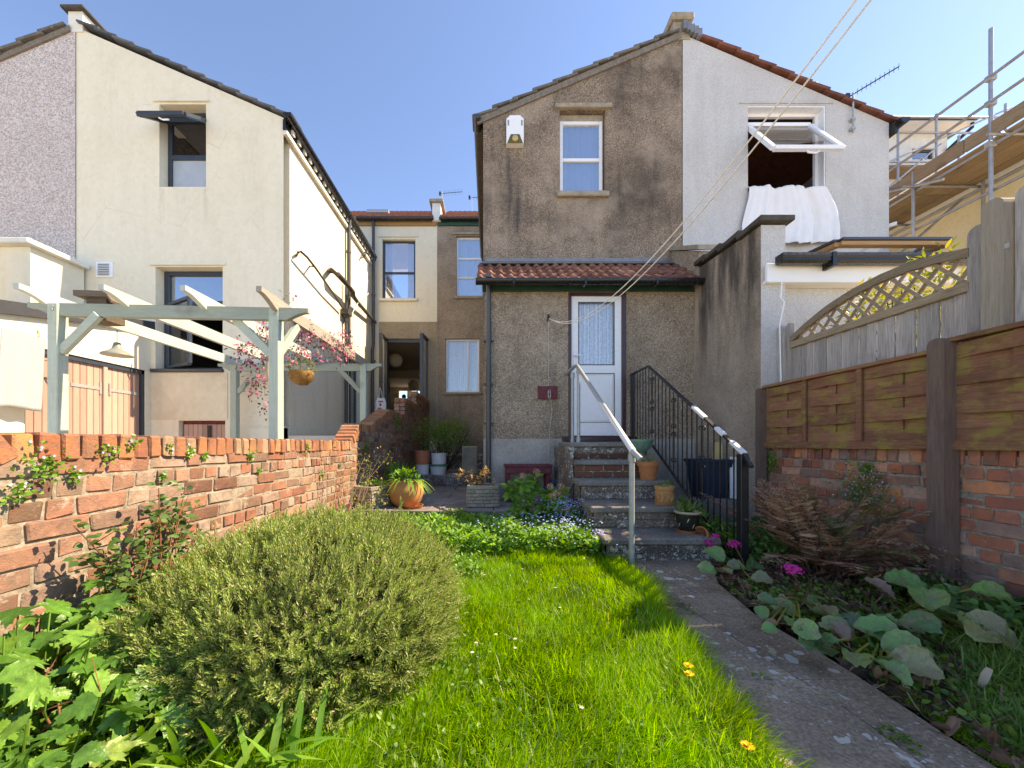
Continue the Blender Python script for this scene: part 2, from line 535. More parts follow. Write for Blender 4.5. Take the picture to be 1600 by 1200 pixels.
M['white_pvc'] = simple('white_upvc', (.80, .81, .82), .3, .5, 0, .02)
M['cream_pvc'] = simple('white_fascia', (.82, .81, .78), .4, .4, 0, .03)
M['navy'] = simple('dark_navy_frame', (.035, .048, .065), .35, .5)
M['maroon'] = simple('maroon_gloss', (.055, .018, .02), .35, .5, 0, .3)
M['maroon_wood'] = simple('peeling_maroon_wood', (.15, .035, .04), .7, .3, 0, .5, 16, .5, 60)
M['curtain'] = simple('pale_curtain', (.62, .62, .63), .9, .1, 0, .1, 30)
M['sky_blind'] = simple('sky_tinted_blind', (.46, .50, .55), .9, .1, 0, .05)  # blind behind the pane; blue of the reflected sky put into its colour
M['peach_curtain'] = simple('peach_curtain', (.62, .46, .40), .9, .1)
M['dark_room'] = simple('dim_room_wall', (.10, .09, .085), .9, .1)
def glass(name, refl=.35, tint=(.85, .9, .95), rough=.01):
    t = NT(name)
    g = t.new('ShaderNodeBsdfGlossy'); g.inputs['Roughness'].default_value = rough; g.inputs['Color'].default_value = (1, 1, 1, 1)
    p = t.pos(); nm = t.bump(t.noise(p, 1.7, 2), .04, .05); t.link(nm, g.inputs['Normal'])
    tr = t.new('ShaderNodeBsdfTransparent'); tr.inputs[0].default_value = (*tint, 1)
    lw = t.new('ShaderNodeLayerWeight'); lw.inputs[0].default_value = .25
    f = t.math('ADD', t.math('MULTIPLY', lw.outputs['Fresnel'], .8), refl, True)
    return t.done(t.shmix(f, tr.outputs[0], g.outputs[0]))
M['glass'] = glass('window_glass', .30)
M['glass_clear'] = glass('clear_glass', .10, (.97, .98, .98))
def lace_mat():
    t = NT('net_lace'); p = t.pos()
    w = t.wave(p, 5.5, 1.5, 'X', 2, 1.5)
    fl = t.vor(t.pos((1, 1, 1)), 26)
    st = t.math('MULTIPLY', t.mrange(t.wave(p, 11.0, .6, 'X'), .35, .75, 0, 1), t.mrange(t.noise(p, 30, 4, .7), .42, .58, 0, 1))
    c = t.mix(t.mrange(w, .2, .8, 0, .5), (.74, .76, .78), (.42, .45, .50))
    c = t.mix(t.math('MULTIPLY', st, .75), c, (.22, .25, .30))
    return t.done(t.bsdf(c, .9, .1))
M['lace'] = lace_mat()
M['frosted'] = simple('frosted_pane', (.40, .45, .50), .35, .5)
# timber
def wood_mat(name, cols, axis=2, stretch=14, moss=0.0, moss_col=(.20, .19, .035), rough=.85, knots=.3, bstr=.5):
    t = NT(name)
    sc = [stretch, stretch, stretch]; sc[axis] = 1.0
    off = t.math('MULTIPLY', t.objrand(), 37.0)
    g = t.new('ShaderNodeNewGeometry'); mp = t.new('ShaderNodeMapping'); mp.inputs['Scale'].default_value = sc
    cmb = t.new('ShaderNodeCombineXYZ'); 
    for i in range(3): t.link(off, cmb.inputs[i])
    t.link(g.outputs['Position'], mp.inputs['Vector']); t.link(cmb.outputs[0], mp.inputs['Location'])
    v = mp.outputs[0]
    n = t.noise(v, 5, 6, .68, .3)
    fine = t.noise(v, 22, 4, .6)
    c = t.ramp(t.math('ADD', t.math('MULTIPLY', n, .7), t.math('MULTIPLY', fine, .3)), cols)
    c = t.hsv(c, .5, 1, t.mrange(t.objrand(), 0, 1, .78, 1.2))
    k = t.mrange(t.noise(t.pos(), 2.3, 3), .62, .72, 0, knots)
    c = t.mix(k, c, (.05, .04, .03))
    if moss:
        mm = t.mrange(t.noise(t.pos((1, 1, 2.2), loc=(2, 3, 5)), 5, 6, .7), .48, .62, 0, moss)
        c = t.mix(mm, c, moss_col)
    return t.done(t.bsdf(c, rough, .2, 0, t.bump(t.math('ADD', n, fine), bstr, .004)))
M['fence_grey'] = wood_mat('weathered_grey_board', [(.25, (.13, .11, .095)), (.5, (.40, .355, .315)), (.75, (.58, .53, .48))], 2, 22, 0, knots=.5)
M['fence_rail'] = wood_mat('weathered_brown_rail', [(.25, (.13, .095, .06)), (.5, (.30, .225, .15)), (.75, (.44, .355, .255))], 1, 22, .12)
M['post_pine'] = wood_mat('pale_pine_post', [(.25, (.24, .19, .13)), (.5, (.42, .35, .265)), (.75, (.55, .48, .39))], 2, 22)
M['slat_brown'] = wood_mat('mossy_brown_slat', [(.25, (.12, .05, .03)), (.5, (.27, .118, .068)), (.75, (.38, .19, .115))], 1, 16, .5, (.32, .29, .05))
M['post_brown'] = wood_mat('dark_brown_post', [(.25, (.085, .055, .045)), (.5, (.16, .105, .085)), (.75, (.24, .165, .135))], 2, 16, .1)
M['pergola'] = wood_mat('sage_green_painted_timber', [(.2, (.27, .315, .255)), (.5, (.36, .41, .335)), (.8, (.43, .48, .40))], 2, 10, .12, (.22, .23, .15), knots=.3, bstr=.5, rough=.7)
M['pergola_x'] = wood_mat('sage_green_painted_beam', [(.2, (.27, .315, .255)), (.5, (.36, .41, .335)), (.8, (.43, .48, .40))], 0, 10, .12, (.22, .23, .15), knots=.3, bstr=.5, rough=.7)
M['pergola_y'] = wood_mat('sage_green_painted_rafter', [(.2, (.28, .31, .275)), (.5, (.37, .41, .37)), (.8, (.45, .49, .45))], 1, 10, .0, knots=.2, bstr=.25, rough=.6)
M['pergola_bare'] = wood_mat('weathered_rafter', [(.2, (.19, .17, .14)), (.5, (.30, .275, .235)), (.8, (.40, .37, .32))], 1, 10, .1, knots=.2, bstr=.25, rough=.7)
M['pink_plank'] = wood_mat('salmon_painted_plank', [(.2, (.38, .235, .185)), (.5, (.45, .285, .225)), (.8, (.50, .335, .27))], 2, 8, 0, knots=.05, bstr=.15, rough=.6)
M['scaffold_board'] = wood_mat('scaffold_board', [(.2, (.12, .08, .045)), (.5, (.27, .19, .115)), (.8, (.40, .30, .195))], 1, 12, .1)
M['bare_wood'] = wood_mat('orange_pine', [(.2, (.28, .14, .05)), (.5, (.42, .23, .09)), (.8, (.52, .31, .14))], 0, 12, 0, knots=.1, rough=.5)
M['old_wood'] = wood_mat('old_grey_brown_wood', [(.2, (.06, .045, .035)), (.5, (.14, .105, .08)), (.8, (.22, .18, .145))], 0, 12, .1)
M['galv'] = simple('galvanised_steel', (.38, .39, .375), .5, .4, .35, .15, 20)
M['scaf_steel'] = simple('scaffold_tube', (.36, .36, .36), .45, .5, .6, .2, 6)
M['iron'] = simple('black_painted_iron', (.011, .011, .012), .4, .5, 0, .3, 20, .3, 80)
M['white_tape'] = simple('white_tape', (.75, .75, .74), .5, .3)
M['terracotta'] = simple('terracotta', (.44, .16, .065), .8, .25, 0, .22, 14, .3, 60)
M['terracotta_pale'] = simple('ochre_terracotta', (.47, .225, .085), .7, .3, 0, .2, 10, .3, 60)
M['green_glaze'] = simple('sea_green_plastic', (.12, .24, .19), .45, .4, 0, .15)
M['black_glaze'] = simple('dark_olive_glaze', (.02, .021, .016), .3, .5)
M['pale_rim'] = simple('pale_ochre_rim', (.42, .36, .23), .6, .4)
M['white_bucket'] = simple('white_plastic', (.66, .67, .68), .45, .4, 0, .12, 20)
M['orange_bucket'] = simple('orange_plastic', (.50, .16, .08), .5, .4, 0, .1)
M['green_plastic'] = simple('green_plastic', (.02, .22, .11), .4, .4)
M['blue_plastic'] = simple('blue_plastic', (.02, .10, .24), .4, .4)
M['navy_plastic'] = simple('dark_blue_plastic', (.018, .035, .065), .45, .4, 0, .2)
M['grey_tub'] = simple('grey_tub', (.20, .23, .25), .6, .3)
M['pink_plastic'] = simple('pink_plastic', (.72, .30, .28), .5, .4)
M['rope'] = simple('pale_rope', (.78, .73, .68), .85, .2, 0, .15, 60)
M['sheet'] = simple('white_cotton', (.80, .79, .79), .95, .1, 0, .04, 8)
M['towel'] = simple('grey_towel', (.40, .42, .415), .98, .1, 0, .08, 30, .6, 180)
M['yellow_wood'] = simple('pale_yellow_handle', (.55, .43, .20), .6, .3)
M['paper'] = simple('paper_lantern', (.66, .60, .50), .9, .1)
M['red_ink'] = simple('red_print', (.35, .02, .06), .8, .1)
M['coir'] = simple('coir_liner', (.30, .17, .06), .98, .1, 0, .4, 40, 1.0, 60)
M['lamp_shade'] = simple('grey_green_enamel', (.24, .26, .22), .4, .4)
M['orange_lens'] = simple('aged_ochre_lens', (.50, .36, .16), .3, .5)
M['moss_lens'] = simple('mossy_lens_edge', (.13, .11, .04), .8, .2)
M['skin'] = simple('skin', (.45, .27, .19), .6, .3)
M['hair'] = simple('dark_hair', (.012, .01, .009), .5, .4)
M['grey_top'] = simple('grey_cotton', (.13, .13, .15), .9, .1)
M['dark_trousers'] = simple('dark_cloth', (.02, .02, .026), .9, .1)
M['cotton_line'] = simple('grey_string', (.5, .49, .46), .8, .2)
# masonry
def brick_mat(name, cols, grime=.4, mossy=0.0, light=.25, island=False):
    t = NT(name); p = t.pos()
    c = t.ramp(t.island() if island else t.objrand(), cols)
    n = t.noise(p, 14, 6, .65, .5)
    c = t.hsv(c, .5, t.mrange(n, .3, .7, .85, 1.1), t.mrange(n, .25, .75, .6, 1.32))
    g = t.mrange(t.noise(t.pos(loc=(5, 2, 9)), 6, 6, .7), .45, .66, 0, grime)
    c = t.mix(g, c, (.16, .115, .075))
    l = t.mrange(t.noise(t.pos(loc=(1, 8, 4)), 9, 5, .75), .58, .72, 0, light)
    c = t.mix(l, c, (.50, .40, .32))
    if mossy:
        mm = t.mrange(t.noise(t.pos(loc=(3, 3, 1)), 4.5, 6, .75), .6, .7, 0, mossy)
        c = t.mix(mm, c, (.26, .23, .03))
    h = t.math('ADD', t.noise(p, 34, 5, .7), t.math('MULTIPLY', t.noise(p, 130, 3), .5))
    return t.done(t.bsdf(c, .93, .15, 0, t.bump(h, .9, .007)))
M['brick'] = brick_mat('old_orange_brick', [(0, (.15, .075, .055)), (.16, (.31, .125, .08)), (.36, (.385, .185, .125)), (.52, (.22, .13, .095)), (.68, (.40, .275, .215)), (.84, (.31, .245, .19)), (1, (.42, .215, .13))], .65, 0, .7)
M['coping_brick'] = brick_mat('orange_coping_brick', [(0, (.30, .115, .07)), (.5, (.40, .17, .085)), (.8, (.455, .225, .10)), (1, (.38, .255, .17))], .4, 0, .35)
M['brick_dark'] = brick_mat('red_brick_in_shade_garden', [(0, (.26, .10, .075)), (.3, (.44, .145, .09)), (.55, (.54, .205, .115)), (.7, (.27, .175, .15)), (.85, (.58, .33, .23)), (1, (.62, .235, .11))], .35, .6, .4)
ISL = {'old_orange_brick': brick_mat('old_orange_brick_far', [(0, (.15, .075, .055)), (.16, (.31, .125, .08)), (.36, (.385, .185, .125)), (.52, (.22, .13, .095)), (.68, (.40, .275, .215)), (.84, (.31, .245, .19)), (1, (.42, .215, .13))], .65, 0, .7, island=True), 'orange_coping_brick': brick_mat('orange_coping_brick_far', [(0, (.30, .115, .07)), (.5, (.40, .17, .085)), (.8, (.455, .225, .10)), (1, (.38, .255, .17))], .4, 0, .35, island=True)}
M['step_brick'] = brick_mat('dark_step_brick', [(0, (.12, .05, .035)), (1, (.20, .085, .055))], .6, 0, .45)
def mortar_mat():
    t = NT('lime_mortar'); p = t.pos()
    c = t.ramp(t.noise(p, 25, 5, .7), [(.3, (.17, .14, .105)), (.6, (.38, .325, .25)), (.8, (.50, .44, .355))])
    return t.done(t.bsdf(c, .95, .1, 0, t.bump(t.noise(p, 60, 5, .7), .9, .008)))
M['mortar'] = mortar_mat()
def concrete_mat(name, base, dark, lichen=.8, lscale=9, lsize=.20):
    t = NT(name); p = t.pos()
    n = t.noise(p, 3.5, 7, .7)
    c = t.ramp(n, [(.3, dark), (.6, base), (.8, tuple(min(1, x * 1.35) for x in base))])
    c = t.hsv(c, .5, 1, t.mrange(t.noise(p, 70, 3, .6), .3, .7, .62, 1.35))
    c = t.hsv(c, .5, 1, t.mrange(t.objrand(), 0, 1, .85, 1.12))
    wob = t.new('ShaderNodeVectorMath'); wob.operation = 'ADD'
    nz = t.new('ShaderNodeTexNoise'); nz.inputs['Scale'].default_value = 18; t.link(p, nz.inputs['Vector'])
    sc = t.new('ShaderNodeVectorMath'); sc.operation = 'SCALE'; sc.inputs['Scale'].default_value = .07
    t.link(nz.outputs['Color'], sc.inputs[0]); t.link(p, wob.inputs[0]); t.link(sc.outputs[0], wob.inputs[1])
    pw = wob.outputs[0]
    patch = t.mrange(t.noise(t.pos(loc=(9, 1, 3)), 1.6, 3), .36, .58, .45, 1.15)
    for s, th, am in ((lscale, lsize, 1.0), (lscale * 2.4, lsize * .95, .8), (lscale * 5, lsize * .9, .6)):
        d = t.vor(pw, s)
        rnd = t.sep(t.vor(pw, s, 'Color'))[1]
        size = t.math('MULTIPLY', t.math('MULTIPLY', t.mrange(rnd, .25, 1, 0, 1), th * 1.9), patch)
        m = t.math('MULTIPLY', t.mrange(t.math('SUBTRACT', size, d), 0, .03, 0, 1), lichen * am)
        tint = t.ramp(t.sep(t.vor(pw, s, 'Color'))[0], [(0, (.44, .42, .35)), (.6, (.58, .57, .55)), (1, (.42, .36, .20))])
        c = t.mix(m, c, tint)
    return t.done(t.bsdf(c, .92, .2, 0, t.bump(t.noise(p, 110, 4, .7), .6, .005)))
M['path'] = concrete_mat('lichened_path_concrete', (.33, .245, .17), (.16, .118, .085), .85, 12, .2)
M['step_stone'] = concrete_mat('lichened_step_stone', (.25, .225, .195), (.13, .115, .10), .6, 12, .12)
M['riser'] = concrete_mat('white_lichened_riser', (.20, .155, .12), (.09, .068, .054), .9, 30, .34)
M['patio'] = concrete_mat('patio_slab', (.27, .24, .21), (.15, .135, .115), .35, 14, .12)
M['trough_stone'] = concrete_mat('lichened_trough_stone', (.36, .32, .24), (.19, .165, .12), .5, 26, .2)
def soil_mat():
    t = NT('garden_soil'); p = t.pos()
    c = t.ramp(t.noise(p, 16, 6, .7), [(.3, (.055, .038, .027)), (.55, (.12, .085, .06)), (.8, (.22, .165, .12))])
    return t.done(t.bsdf(c, .97, .1, 0, t.bump(t.noise(p, 28, 6, .75), 1.0, .03)))
M['soil'] = soil_mat()
def lawn_mat():
    t = NT('lawn_base'); p = t.pos()
    c = t.ramp(t.noise(p, 30, 5, .7), [(.3, (.03, .05, .008)), (.7, (.07, .13, .012))])
    return t.done(t.bsdf(c, .97, .1, 0, t.bump(t.noise(p, 40, 5), .8, .02)))
M['lawn_base'] = lawn_mat()
M['bounce_ground'] = simple('pale_bounce_ground', (.50, .43, .33), .95, .1, 0, .3, 3, .5, 40)  # unseen ground, tone made pale to bounce sunlight onto the shaded walls
M['bounce_paving'] = simple('bounce_paving', (.55, .49, .40), .9, .2, 0, .2, 3, .3, 40)  # hidden yard surface, made pale as a reflector for the house fronts
# foliage
M['grass'] = leafmat('grass_blade', [(0, (.12, .27, .008)), (.5, (.20, .41, .012)), (.9, (.27, .48, .018)), (1, (.42, .44, .13))], .5, .52, None, .25, 2.6, .62, 1.3)
M['grass_long'] = leafmat('tall_grass_blade', [(0, (.09, .20, .03)), (.7, (.14, .29, .04)), (1, (.30, .32, .12))], .5, .4)
M['rosemary'] = leafmat('rosemary_needle', [(0, (.14, .23, .045)), (.45, (.26, .36, .08)), (.8, (.39, .47, .15)), (1, (.52, .46, .27))], .45, .3, None, .3)
M['twig'] = simple('brown_twig', (.09, .055, .035), .9, .1, 0, .3)
M['twig_red'] = simple('red_brown_cane', (.20, .085, .04), .7, .2, 0, .3)
M['twig_pale'] = simple('pale_stem', (.42, .31, .20), .8, .2, 0, .2)
M['leaf_mid'] = leafmat('mid_green_leaf', [(0, (.06, .14, .02)), (.6, (.12, .24, .03)), (1, (.19, .32, .05))])
M['leaf_bright'] = leafmat('bright_green_leaf', [(0, (.08, .20, .03)), (.6, (.15, .33, .04)), (1, (.25, .42, .07))], .42)
M['leaf_dark'] = leafmat('dark_green_leaf', [(0, (.045, .13, .028)), (.6, (.10, .24, .045)), (1, (.17, .33, .07))])
M['leaf_yellow'] = leafmat('yellow_green_leaf', [(0, (.15, .22, .03)), (.5, (.28, .30, .05)), (1, (.42, .34, .08))])
M['leaf_rose'] = leafmat('rose_leaf', [(0, (.035, .09, .02)), (.6, (.09, .18, .04)), (.85, (.14, .21, .06)), (1, (.22, .10, .05))])
M['leaf_bronze'] = leafmat('bronze_leaf', [(0, (.04, .025, .018)), (.6, (.10, .05, .04)), (.85, (.13, .10, .04)), (1, (.22, .09, .08))])
M['leaf_dead'] = leafmat('dead_leaf', [(0, (.08, .042, .028)), (.5, (.22, .125, .08)), (.92, (.36, .23, .15)), (1, (.52, .40, .30))], .8, .2)
M['fern_dead'] = leafmat('brown_fern', [(0, (.24, .125, .085)), (.5, (.42, .24, .16)), (.8, (.54, .35, .23)), (1, (.42, .32, .14))], .85, .25)
M['fern_olive'] = leafmat('olive_fern', [(0, (.10, .10, .035)), (.6, (.20, .18, .07)), (1, (.28, .23, .11))], .8, .25)
def bergenia_mat():
    t = NT('bergenia_leaf')
    r = t.island()
    c = t.ramp(r, [(0, (.045, .14, .04)), (.4, (.085, .24, .06)), (.65, (.15, .34, .07)), (.82, (.22, .27, .09)), (1, (.34, .15, .12))])
    p = t.pos()
    edge = t.mrange(t.noise(p, 15, 5, .65), .47, .66, 0, .6)
    c = t.mix(edge, c, (.28, .13, .12))
    vein = t.mrange(t.vor(p, 34, 'Distance', 1.0, 'DISTANCE_TO_EDGE'), .0, .08, .55, 0)
    c = t.mix(vein, c, (.14, .20, .10))
    b = t.bsdf(c, .30, .55, 0, t.bump(t.noise(p, 40, 4), .9, .012))
    tr = t.new('ShaderNodeBsdfTranslucent'); t.link(t.hsv(c, .5, 1.1, 1.3), tr.inputs[0])
    return t.done(t.shmix(.15, b, tr.outputs[0]))
M['bergenia'] = bergenia_mat()
M['petal_magenta'] = leafmat('magenta_petal', [(0, (.55, .02, .22)), (1, (.72, .06, .38))], .6, .3)
M['petal_pink'] = leafmat('pink_blossom', [(0, (.62, .12, .22)), (.6, (.70, .24, .36)), (1, (.80, .48, .54))], .6, .35)
M['petal_blue'] = leafmat('forget_me_not_petal', [(0, (.24, .33, .66)), (.7, (.38, .47, .78)), (1, (.72, .75, .86))], .6, .2)
M['petal_white'] = leafmat('white_petal', [(0, (.72, .70, .66)), (1, (.85, .84, .82))], .6, .3)
M['petal_lilac'] = leafmat('lilac_petal', [(0, (.50, .40, .70)), (1, (.68, .62, .82))], .6, .3)
M['petal_yellow'] = leafmat('dandelion_petal', [(0, (.78, .46, .01)), (1, (.85, .60, .02))], .6, .25)
M['dry_head'] = leafmat('dry_hydrangea_head', [(0, (.34, .20, .13)), (.6, (.52, .35, .24)), (1, (.62, .48, .32))], .8, .3)
M['leaf_lobed'] = leafmat('toothed_leaf', [(0, (.055, .15, .025)), (.55, (.10, .25, .035)), (.9, (.17, .34, .05)), (1, (.26, .34, .08))], .38, .3, None, .45, 6.0, .7, 1.2, .7)
# ---------------------------------------------------------------- ground sheet
YG, YD, YM = 6.4, 5.66, 11.2            # wing gables, lean-to wall, rear walls of the main terrace
def gx(x): return (x - 765) / 600 * YG
def gz(y): return 1 + (695 - y) / 600 * YG
def mx(x): return (x - 765) / 600 * YM
def mz(y): return 1 + (695 - y) / 600 * YM
def dx(x): return (x - 765) / 600 * YD
def dz(y): return 1 + (695 - y) / 600 * YD

g = MB(); g.add([(-400, -60, -.06), (400, -60, -.06), (400, 700, -.06), (-400, 700, -.06)], [(0, 1, 2, 3)])
tag(g.build('ground', M['bounce_ground']), kind='structure')
g = MB(); g.add([(-1.76, -1, -.05), (3.06, -1, -.05), (3.06, 5.6, -.05), (-1.76, 5.6, -.05)], [(0, 1, 2, 3)])
tag(g.build('garden_soil', M['soil']), kind='structure')

def lerp_poly(poly, u):
    for (u0, v0), (u1, v1) in zip(poly, poly[1:]):
        if u0 - 1e-9 <= u <= u1 + 1e-9:
            return v0 + (v1 - v0) * ((u - u0) / (u1 - u0) if u1 > u0 else 0)
    return poly[-1][1]

def wall_holes(mb, fn, top, bot, holes, t):
    """wall slab with rectangular openings; top: polyline (u,v); fn(u,v,w): w = depth into the wall"""
    us = sorted(set([p[0] for p in top] + [h[i] for h in holes for i in (0, 1)]))
    for a, b in zip(us, us[1:]):
        if b - a < 1e-6: continue
        mid = (a + b) / 2
        hs = sorted([h for h in holes if h[0] < mid < h[1]], key=lambda h: h[2])
        lo = bot
        segs = []
        for h in hs:
            if h[2] > lo: segs.append((lo, lo, h[2], h[2]))
            lo = h[3]
        segs.append((lo, lo, lerp_poly(top, a), lerp_poly(top, b)))
        for la, lb, ta, tb in segs:
            for w in (0, t):
                mb.add([fn(a, la, w), fn(b, lb, w), fn(b, tb, w), fn(a, ta, w)], [(0, 1, 2, 3)])
    for u0, u1, v0, v1 in holes:
        for (ua, va), (ub, vb) in (((u0, v0), (u1, v0)), ((u1, v0), (u1, v1)), ((u1, v1), (u0, v1)), ((u0, v1), (u0, v0))):
            mb.add([fn(ua, va, 0), fn(ub, vb, 0), fn(ub, vb, t), fn(ua, va, t)], [(0, 1, 2, 3)])
    return mb

def frontal(Y): return lambda u, v, w: (u, Y + w, v)

def window_front(parent, X0, X1, Z0, Z1, Y, mat, bars=(), bw=.05, pane='glass', behind=None, sill=None, depth=.06, mull=()):
    """a window facing the camera side: frame with cross bars, its panes and what hangs behind"""
    m = MB()
    m.cbox(X0, X0 + bw, Y, Y + depth, Z0, Z1, .006); m.cbox(X1 - bw, X1, Y, Y + depth, Z0, Z1, .006)
    m.cbox(X0 + bw, X1 - bw, Y + .002, Y + depth, Z0, Z0 + bw, .006); m.cbox(X0 + bw, X1 - bw, Y + .002, Y + depth, Z1 - bw, Z1, .006)
    zs = [Z0 + bw] + sorted(bars) + [Z1 - bw]
    for z in sorted(bars):
        m.cbox(X0 + bw, X1 - bw, Y + .003, Y + depth, z - bw * .5, z + bw * .5, .006)
    for x in mull:
        m.cbox(x - bw * .45, x + bw * .45, Y + .004, Y + depth, Z0 + bw, Z1 - bw, .006)
    w = m.build('window', mat, parent)
    for za, zb in zip(zs, zs[1:]):
        q = MB(); q.box(X0 + bw, X1 - bw, Y + depth * .5, Y + depth * .5 + .006, za + .004, zb - .004)
        q.build('pane', M[pane], w)
    if behind:
        q = MB(); nx = 28
        pts = []
        for i in range(nx + 1):
            x = X0 + (X1 - X0) * i / nx
            pts.append((x, Y + depth + .05 + .018 * math.sin(i * 1.35) + .008 * math.sin(i * 3.1)))
        for a, b in zip(pts, pts[1:]):
            q.add([(a[0], a[1], Z0), (b[0], b[1], Z0), (b[0], b[1], Z1), (a[0], a[1], Z1)], [(0, 1, 2, 3)])
        q.build('curtain', M[behind], w, True)
    if sill:
        s = MB(); s.cbox(X0 - .07, X1 + .07, sill[0], Y + .01, Z0 - sill[1], Z0 - .002, .012)
        s.build('sill', sill[2], w)
    return w

def gutter(mb, p, q, r=.055, t=.006, n=8):
    p = Vector(p); q = Vector(q); d = (q - p).normalized(); s = d.cross(Vector((0, 0, 1))).normalized()
    vs = []; fs = []
    prof = [(math.cos(math.pi + math.pi * i / n) * r, math.sin(math.pi + math.pi * i / n) * r) for i in range(n + 1)]
    prof = [(prof[0][0], .012)] + prof + [(prof[-1][0], .012)]
    inner = [(x * (1 - t / r), max(y, -r) * (1 - t / r) + (0.0 if y > 0 else .0)) for x, y in prof][::-1]
    ring = prof + inner
    k = len(ring)
    for e in (p, q):
        for x, y in ring: vs.append(e + s * x + Vector((0, 0, y)))
    for i in range(k):
        j = (i + 1) % k
        fs.append((i, j, k + j, k + i))
    mb.add(vs, fs)
    for e, o in ((p, 0), (q, k)):      # stop ends
        c = len(mb.v); mb.add([e + s * x + Vector((0, 0, y)) for x, y in prof], [tuple(range(len(prof)))])
    return mb

def verge_tiles(parent, xe, ze, xr, zr, y0, n, mat, depth=.32, thick=.032, over=.06):
    """one tile after another up the edge of a gable roof, each lapping the one below"""
    dxs = (xr - xe) / n; dzs = (zr - ze) / n
    L = math.hypot(dxs, dzs); ang = math.atan2(dzs, abs(dxs)); sg = 1 if dxs > 0 else -1
    base = None
    for i in range(n):
        m = MB()
        m.cbox(-.05, L * 1.06, 0, depth, 0, thick, .006)
        me = m.build('roof_tile', mat, parent)
        me.data.transform(Matrix.Rotation(-(ang - .10), 4, 'Y'))
        if sg < 0:
            me.data.transform(Matrix.Scale(-1, 4, (1, 0, 0))); me.data.flip_normals()
        px = xe + dxs * i; pz = ze + dzs * i + .04
        me.data.transform(Matrix.Translation((px + rng.uniform(-.004, .004), y0 - over + rng.uniform(-.008, .008), pz + rng.uniform(-.004, .004))))

def roof_slab(parent, xe, ze, xr, zr, y0, y1, mat, name='roof', t=.05):
    m = MB()
    m.add([(xe, y0, ze - t), (xr, y0, zr - t), (xr, y1, zr - t), (xe, y1, ze - t), (xe, y0, ze + .012), (xr, y0, zr + .012), (xr, y1, zr + .012), (xe, y1, ze + .012)],
          [(0,1,2,3),(4,5,6,7),(0,1,5,4),(1,2,6,5),(2,3,7,6),(3,0,4,7)])
    # courses
    n = 14
    for i in range(n):
        a, b = i / n, (i + 1.05) / n
        xa, xb = xe + (xr - xe) * a, xe + (xr - xe) * b; za, zb = ze + (zr - ze) * a, ze + (zr - ze) * b
        m.add([(xa, y0, za + .05), (xb, y0, zb + .02), (xb, y1, zb + .02), (xa, y1, za + .05), (xa, y0, za + .02), (xa, y1, za + .02)], [(0,1,2,3),(0,3,5,4)])
    return m.build(name, mat, parent)

def tile_slope(parent, X0, X1, ya, za, yb, zb, mat, tw=.165, rows=9, name='roof'):
    """far roof slope of rolled tiles: each course stepped, rolls across (joined)"""
    nx = int((X1 - X0) / tw) * 4
    xs = np.linspace(X0, X1, nx + 1)
    wave = .022 * np.abs(np.sin(np.pi * (xs - X0) / tw))
    V = []; F = []
    for r in range(rows):
        for e, (t, lift) in enumerate(((r / rows, .045), ((r + 1.04) / rows, .012))):
            y = ya + (yb - ya) * t; z = za + (zb - za) * t + lift
            V.append(np.stack([xs, np.full_like(xs, y), z + wave], 1))
        V.append(np.stack([xs, np.full_like(xs, ya + (yb - ya) * r / rows), za + (zb - za) * r / rows + wave * .2], 1))
        o = r * 3 * (nx + 1); i = np.arange(nx)
        F.append(np.stack([o + i, o + i + 1, o + nx + 1 + i + 1, o + nx + 1 + i], 1))
        F.append(np.stack([o + i, o + i + 1, o + 2 * (nx + 1) + i + 1, o + 2 * (nx + 1) + i], 1))
    o = np_mesh(name, np.concatenate(V), F, mat, parent, True)
    o['kind'] = 'stuff'
    return o

def downpipe(parent, x, y, z0, z1, r=.035, mat=None, clips=(), bend=None):
    m = MB()
    pts = [(x, y, z0), (x, y, z1)]
    if bend: pts += bend
    m.tube(pts, r, 10)
    for c in clips:
        m.tube([(x, y, c - .02), (x, y, c + .02)], r * 1.22, 10)
        m.box(x - r * 2.0, x + r * 2.0, y + r * .4, y + r * 1.6, c - .012, c + .012)
    return m.build('downpipe', mat or M['black_pvc'], parent, True)

# ================================================================ cream house (wing + rear of main house)
XC0, XC1 = gx(118), gx(443)             # party line and outer corner of the cream wing
ZE, ZR = gz(184), gz(42)
cream = thing('cream_house', 'cream rendered house with navy windows and long sunlit side wall, left of the gap', 'house', (-5.2, 8.8, 0))
cw = MB()
up = (gx(249), gx(322), gz(292), gz(163)); lo = (gx(243), gx(348), gz(577), gz(417)); cel = (gx(279), gx(352), 0.55, gz(657))
wall_holes(cw, frontal(YG), [(XC0, ZR), (XC1, ZE)], -.1, [up, lo, cel], .2)
cw.build('gable_wall', M['cream'], cream)
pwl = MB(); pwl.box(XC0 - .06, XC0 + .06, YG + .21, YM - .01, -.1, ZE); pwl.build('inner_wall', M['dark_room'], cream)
# side wall facing the gap
sw = MB()
sidef = lambda u, v, w: (XC1 - w, u, v)
YSW = (765 - 443) / 600 * YG            # helper: |X| of the side wall
def sy(x): return YSW * 600 / (765 - x)     # distance along the side wall for a column of the photograph
sidew = (sy(545), sy(563), 1.25, 3.25)
wall_holes(sw, sidef, [(YG + .2, ZE), (YM, ZE)], -.1, [sidew], .2)
sw.build('side_wall', M['cream'], cream)
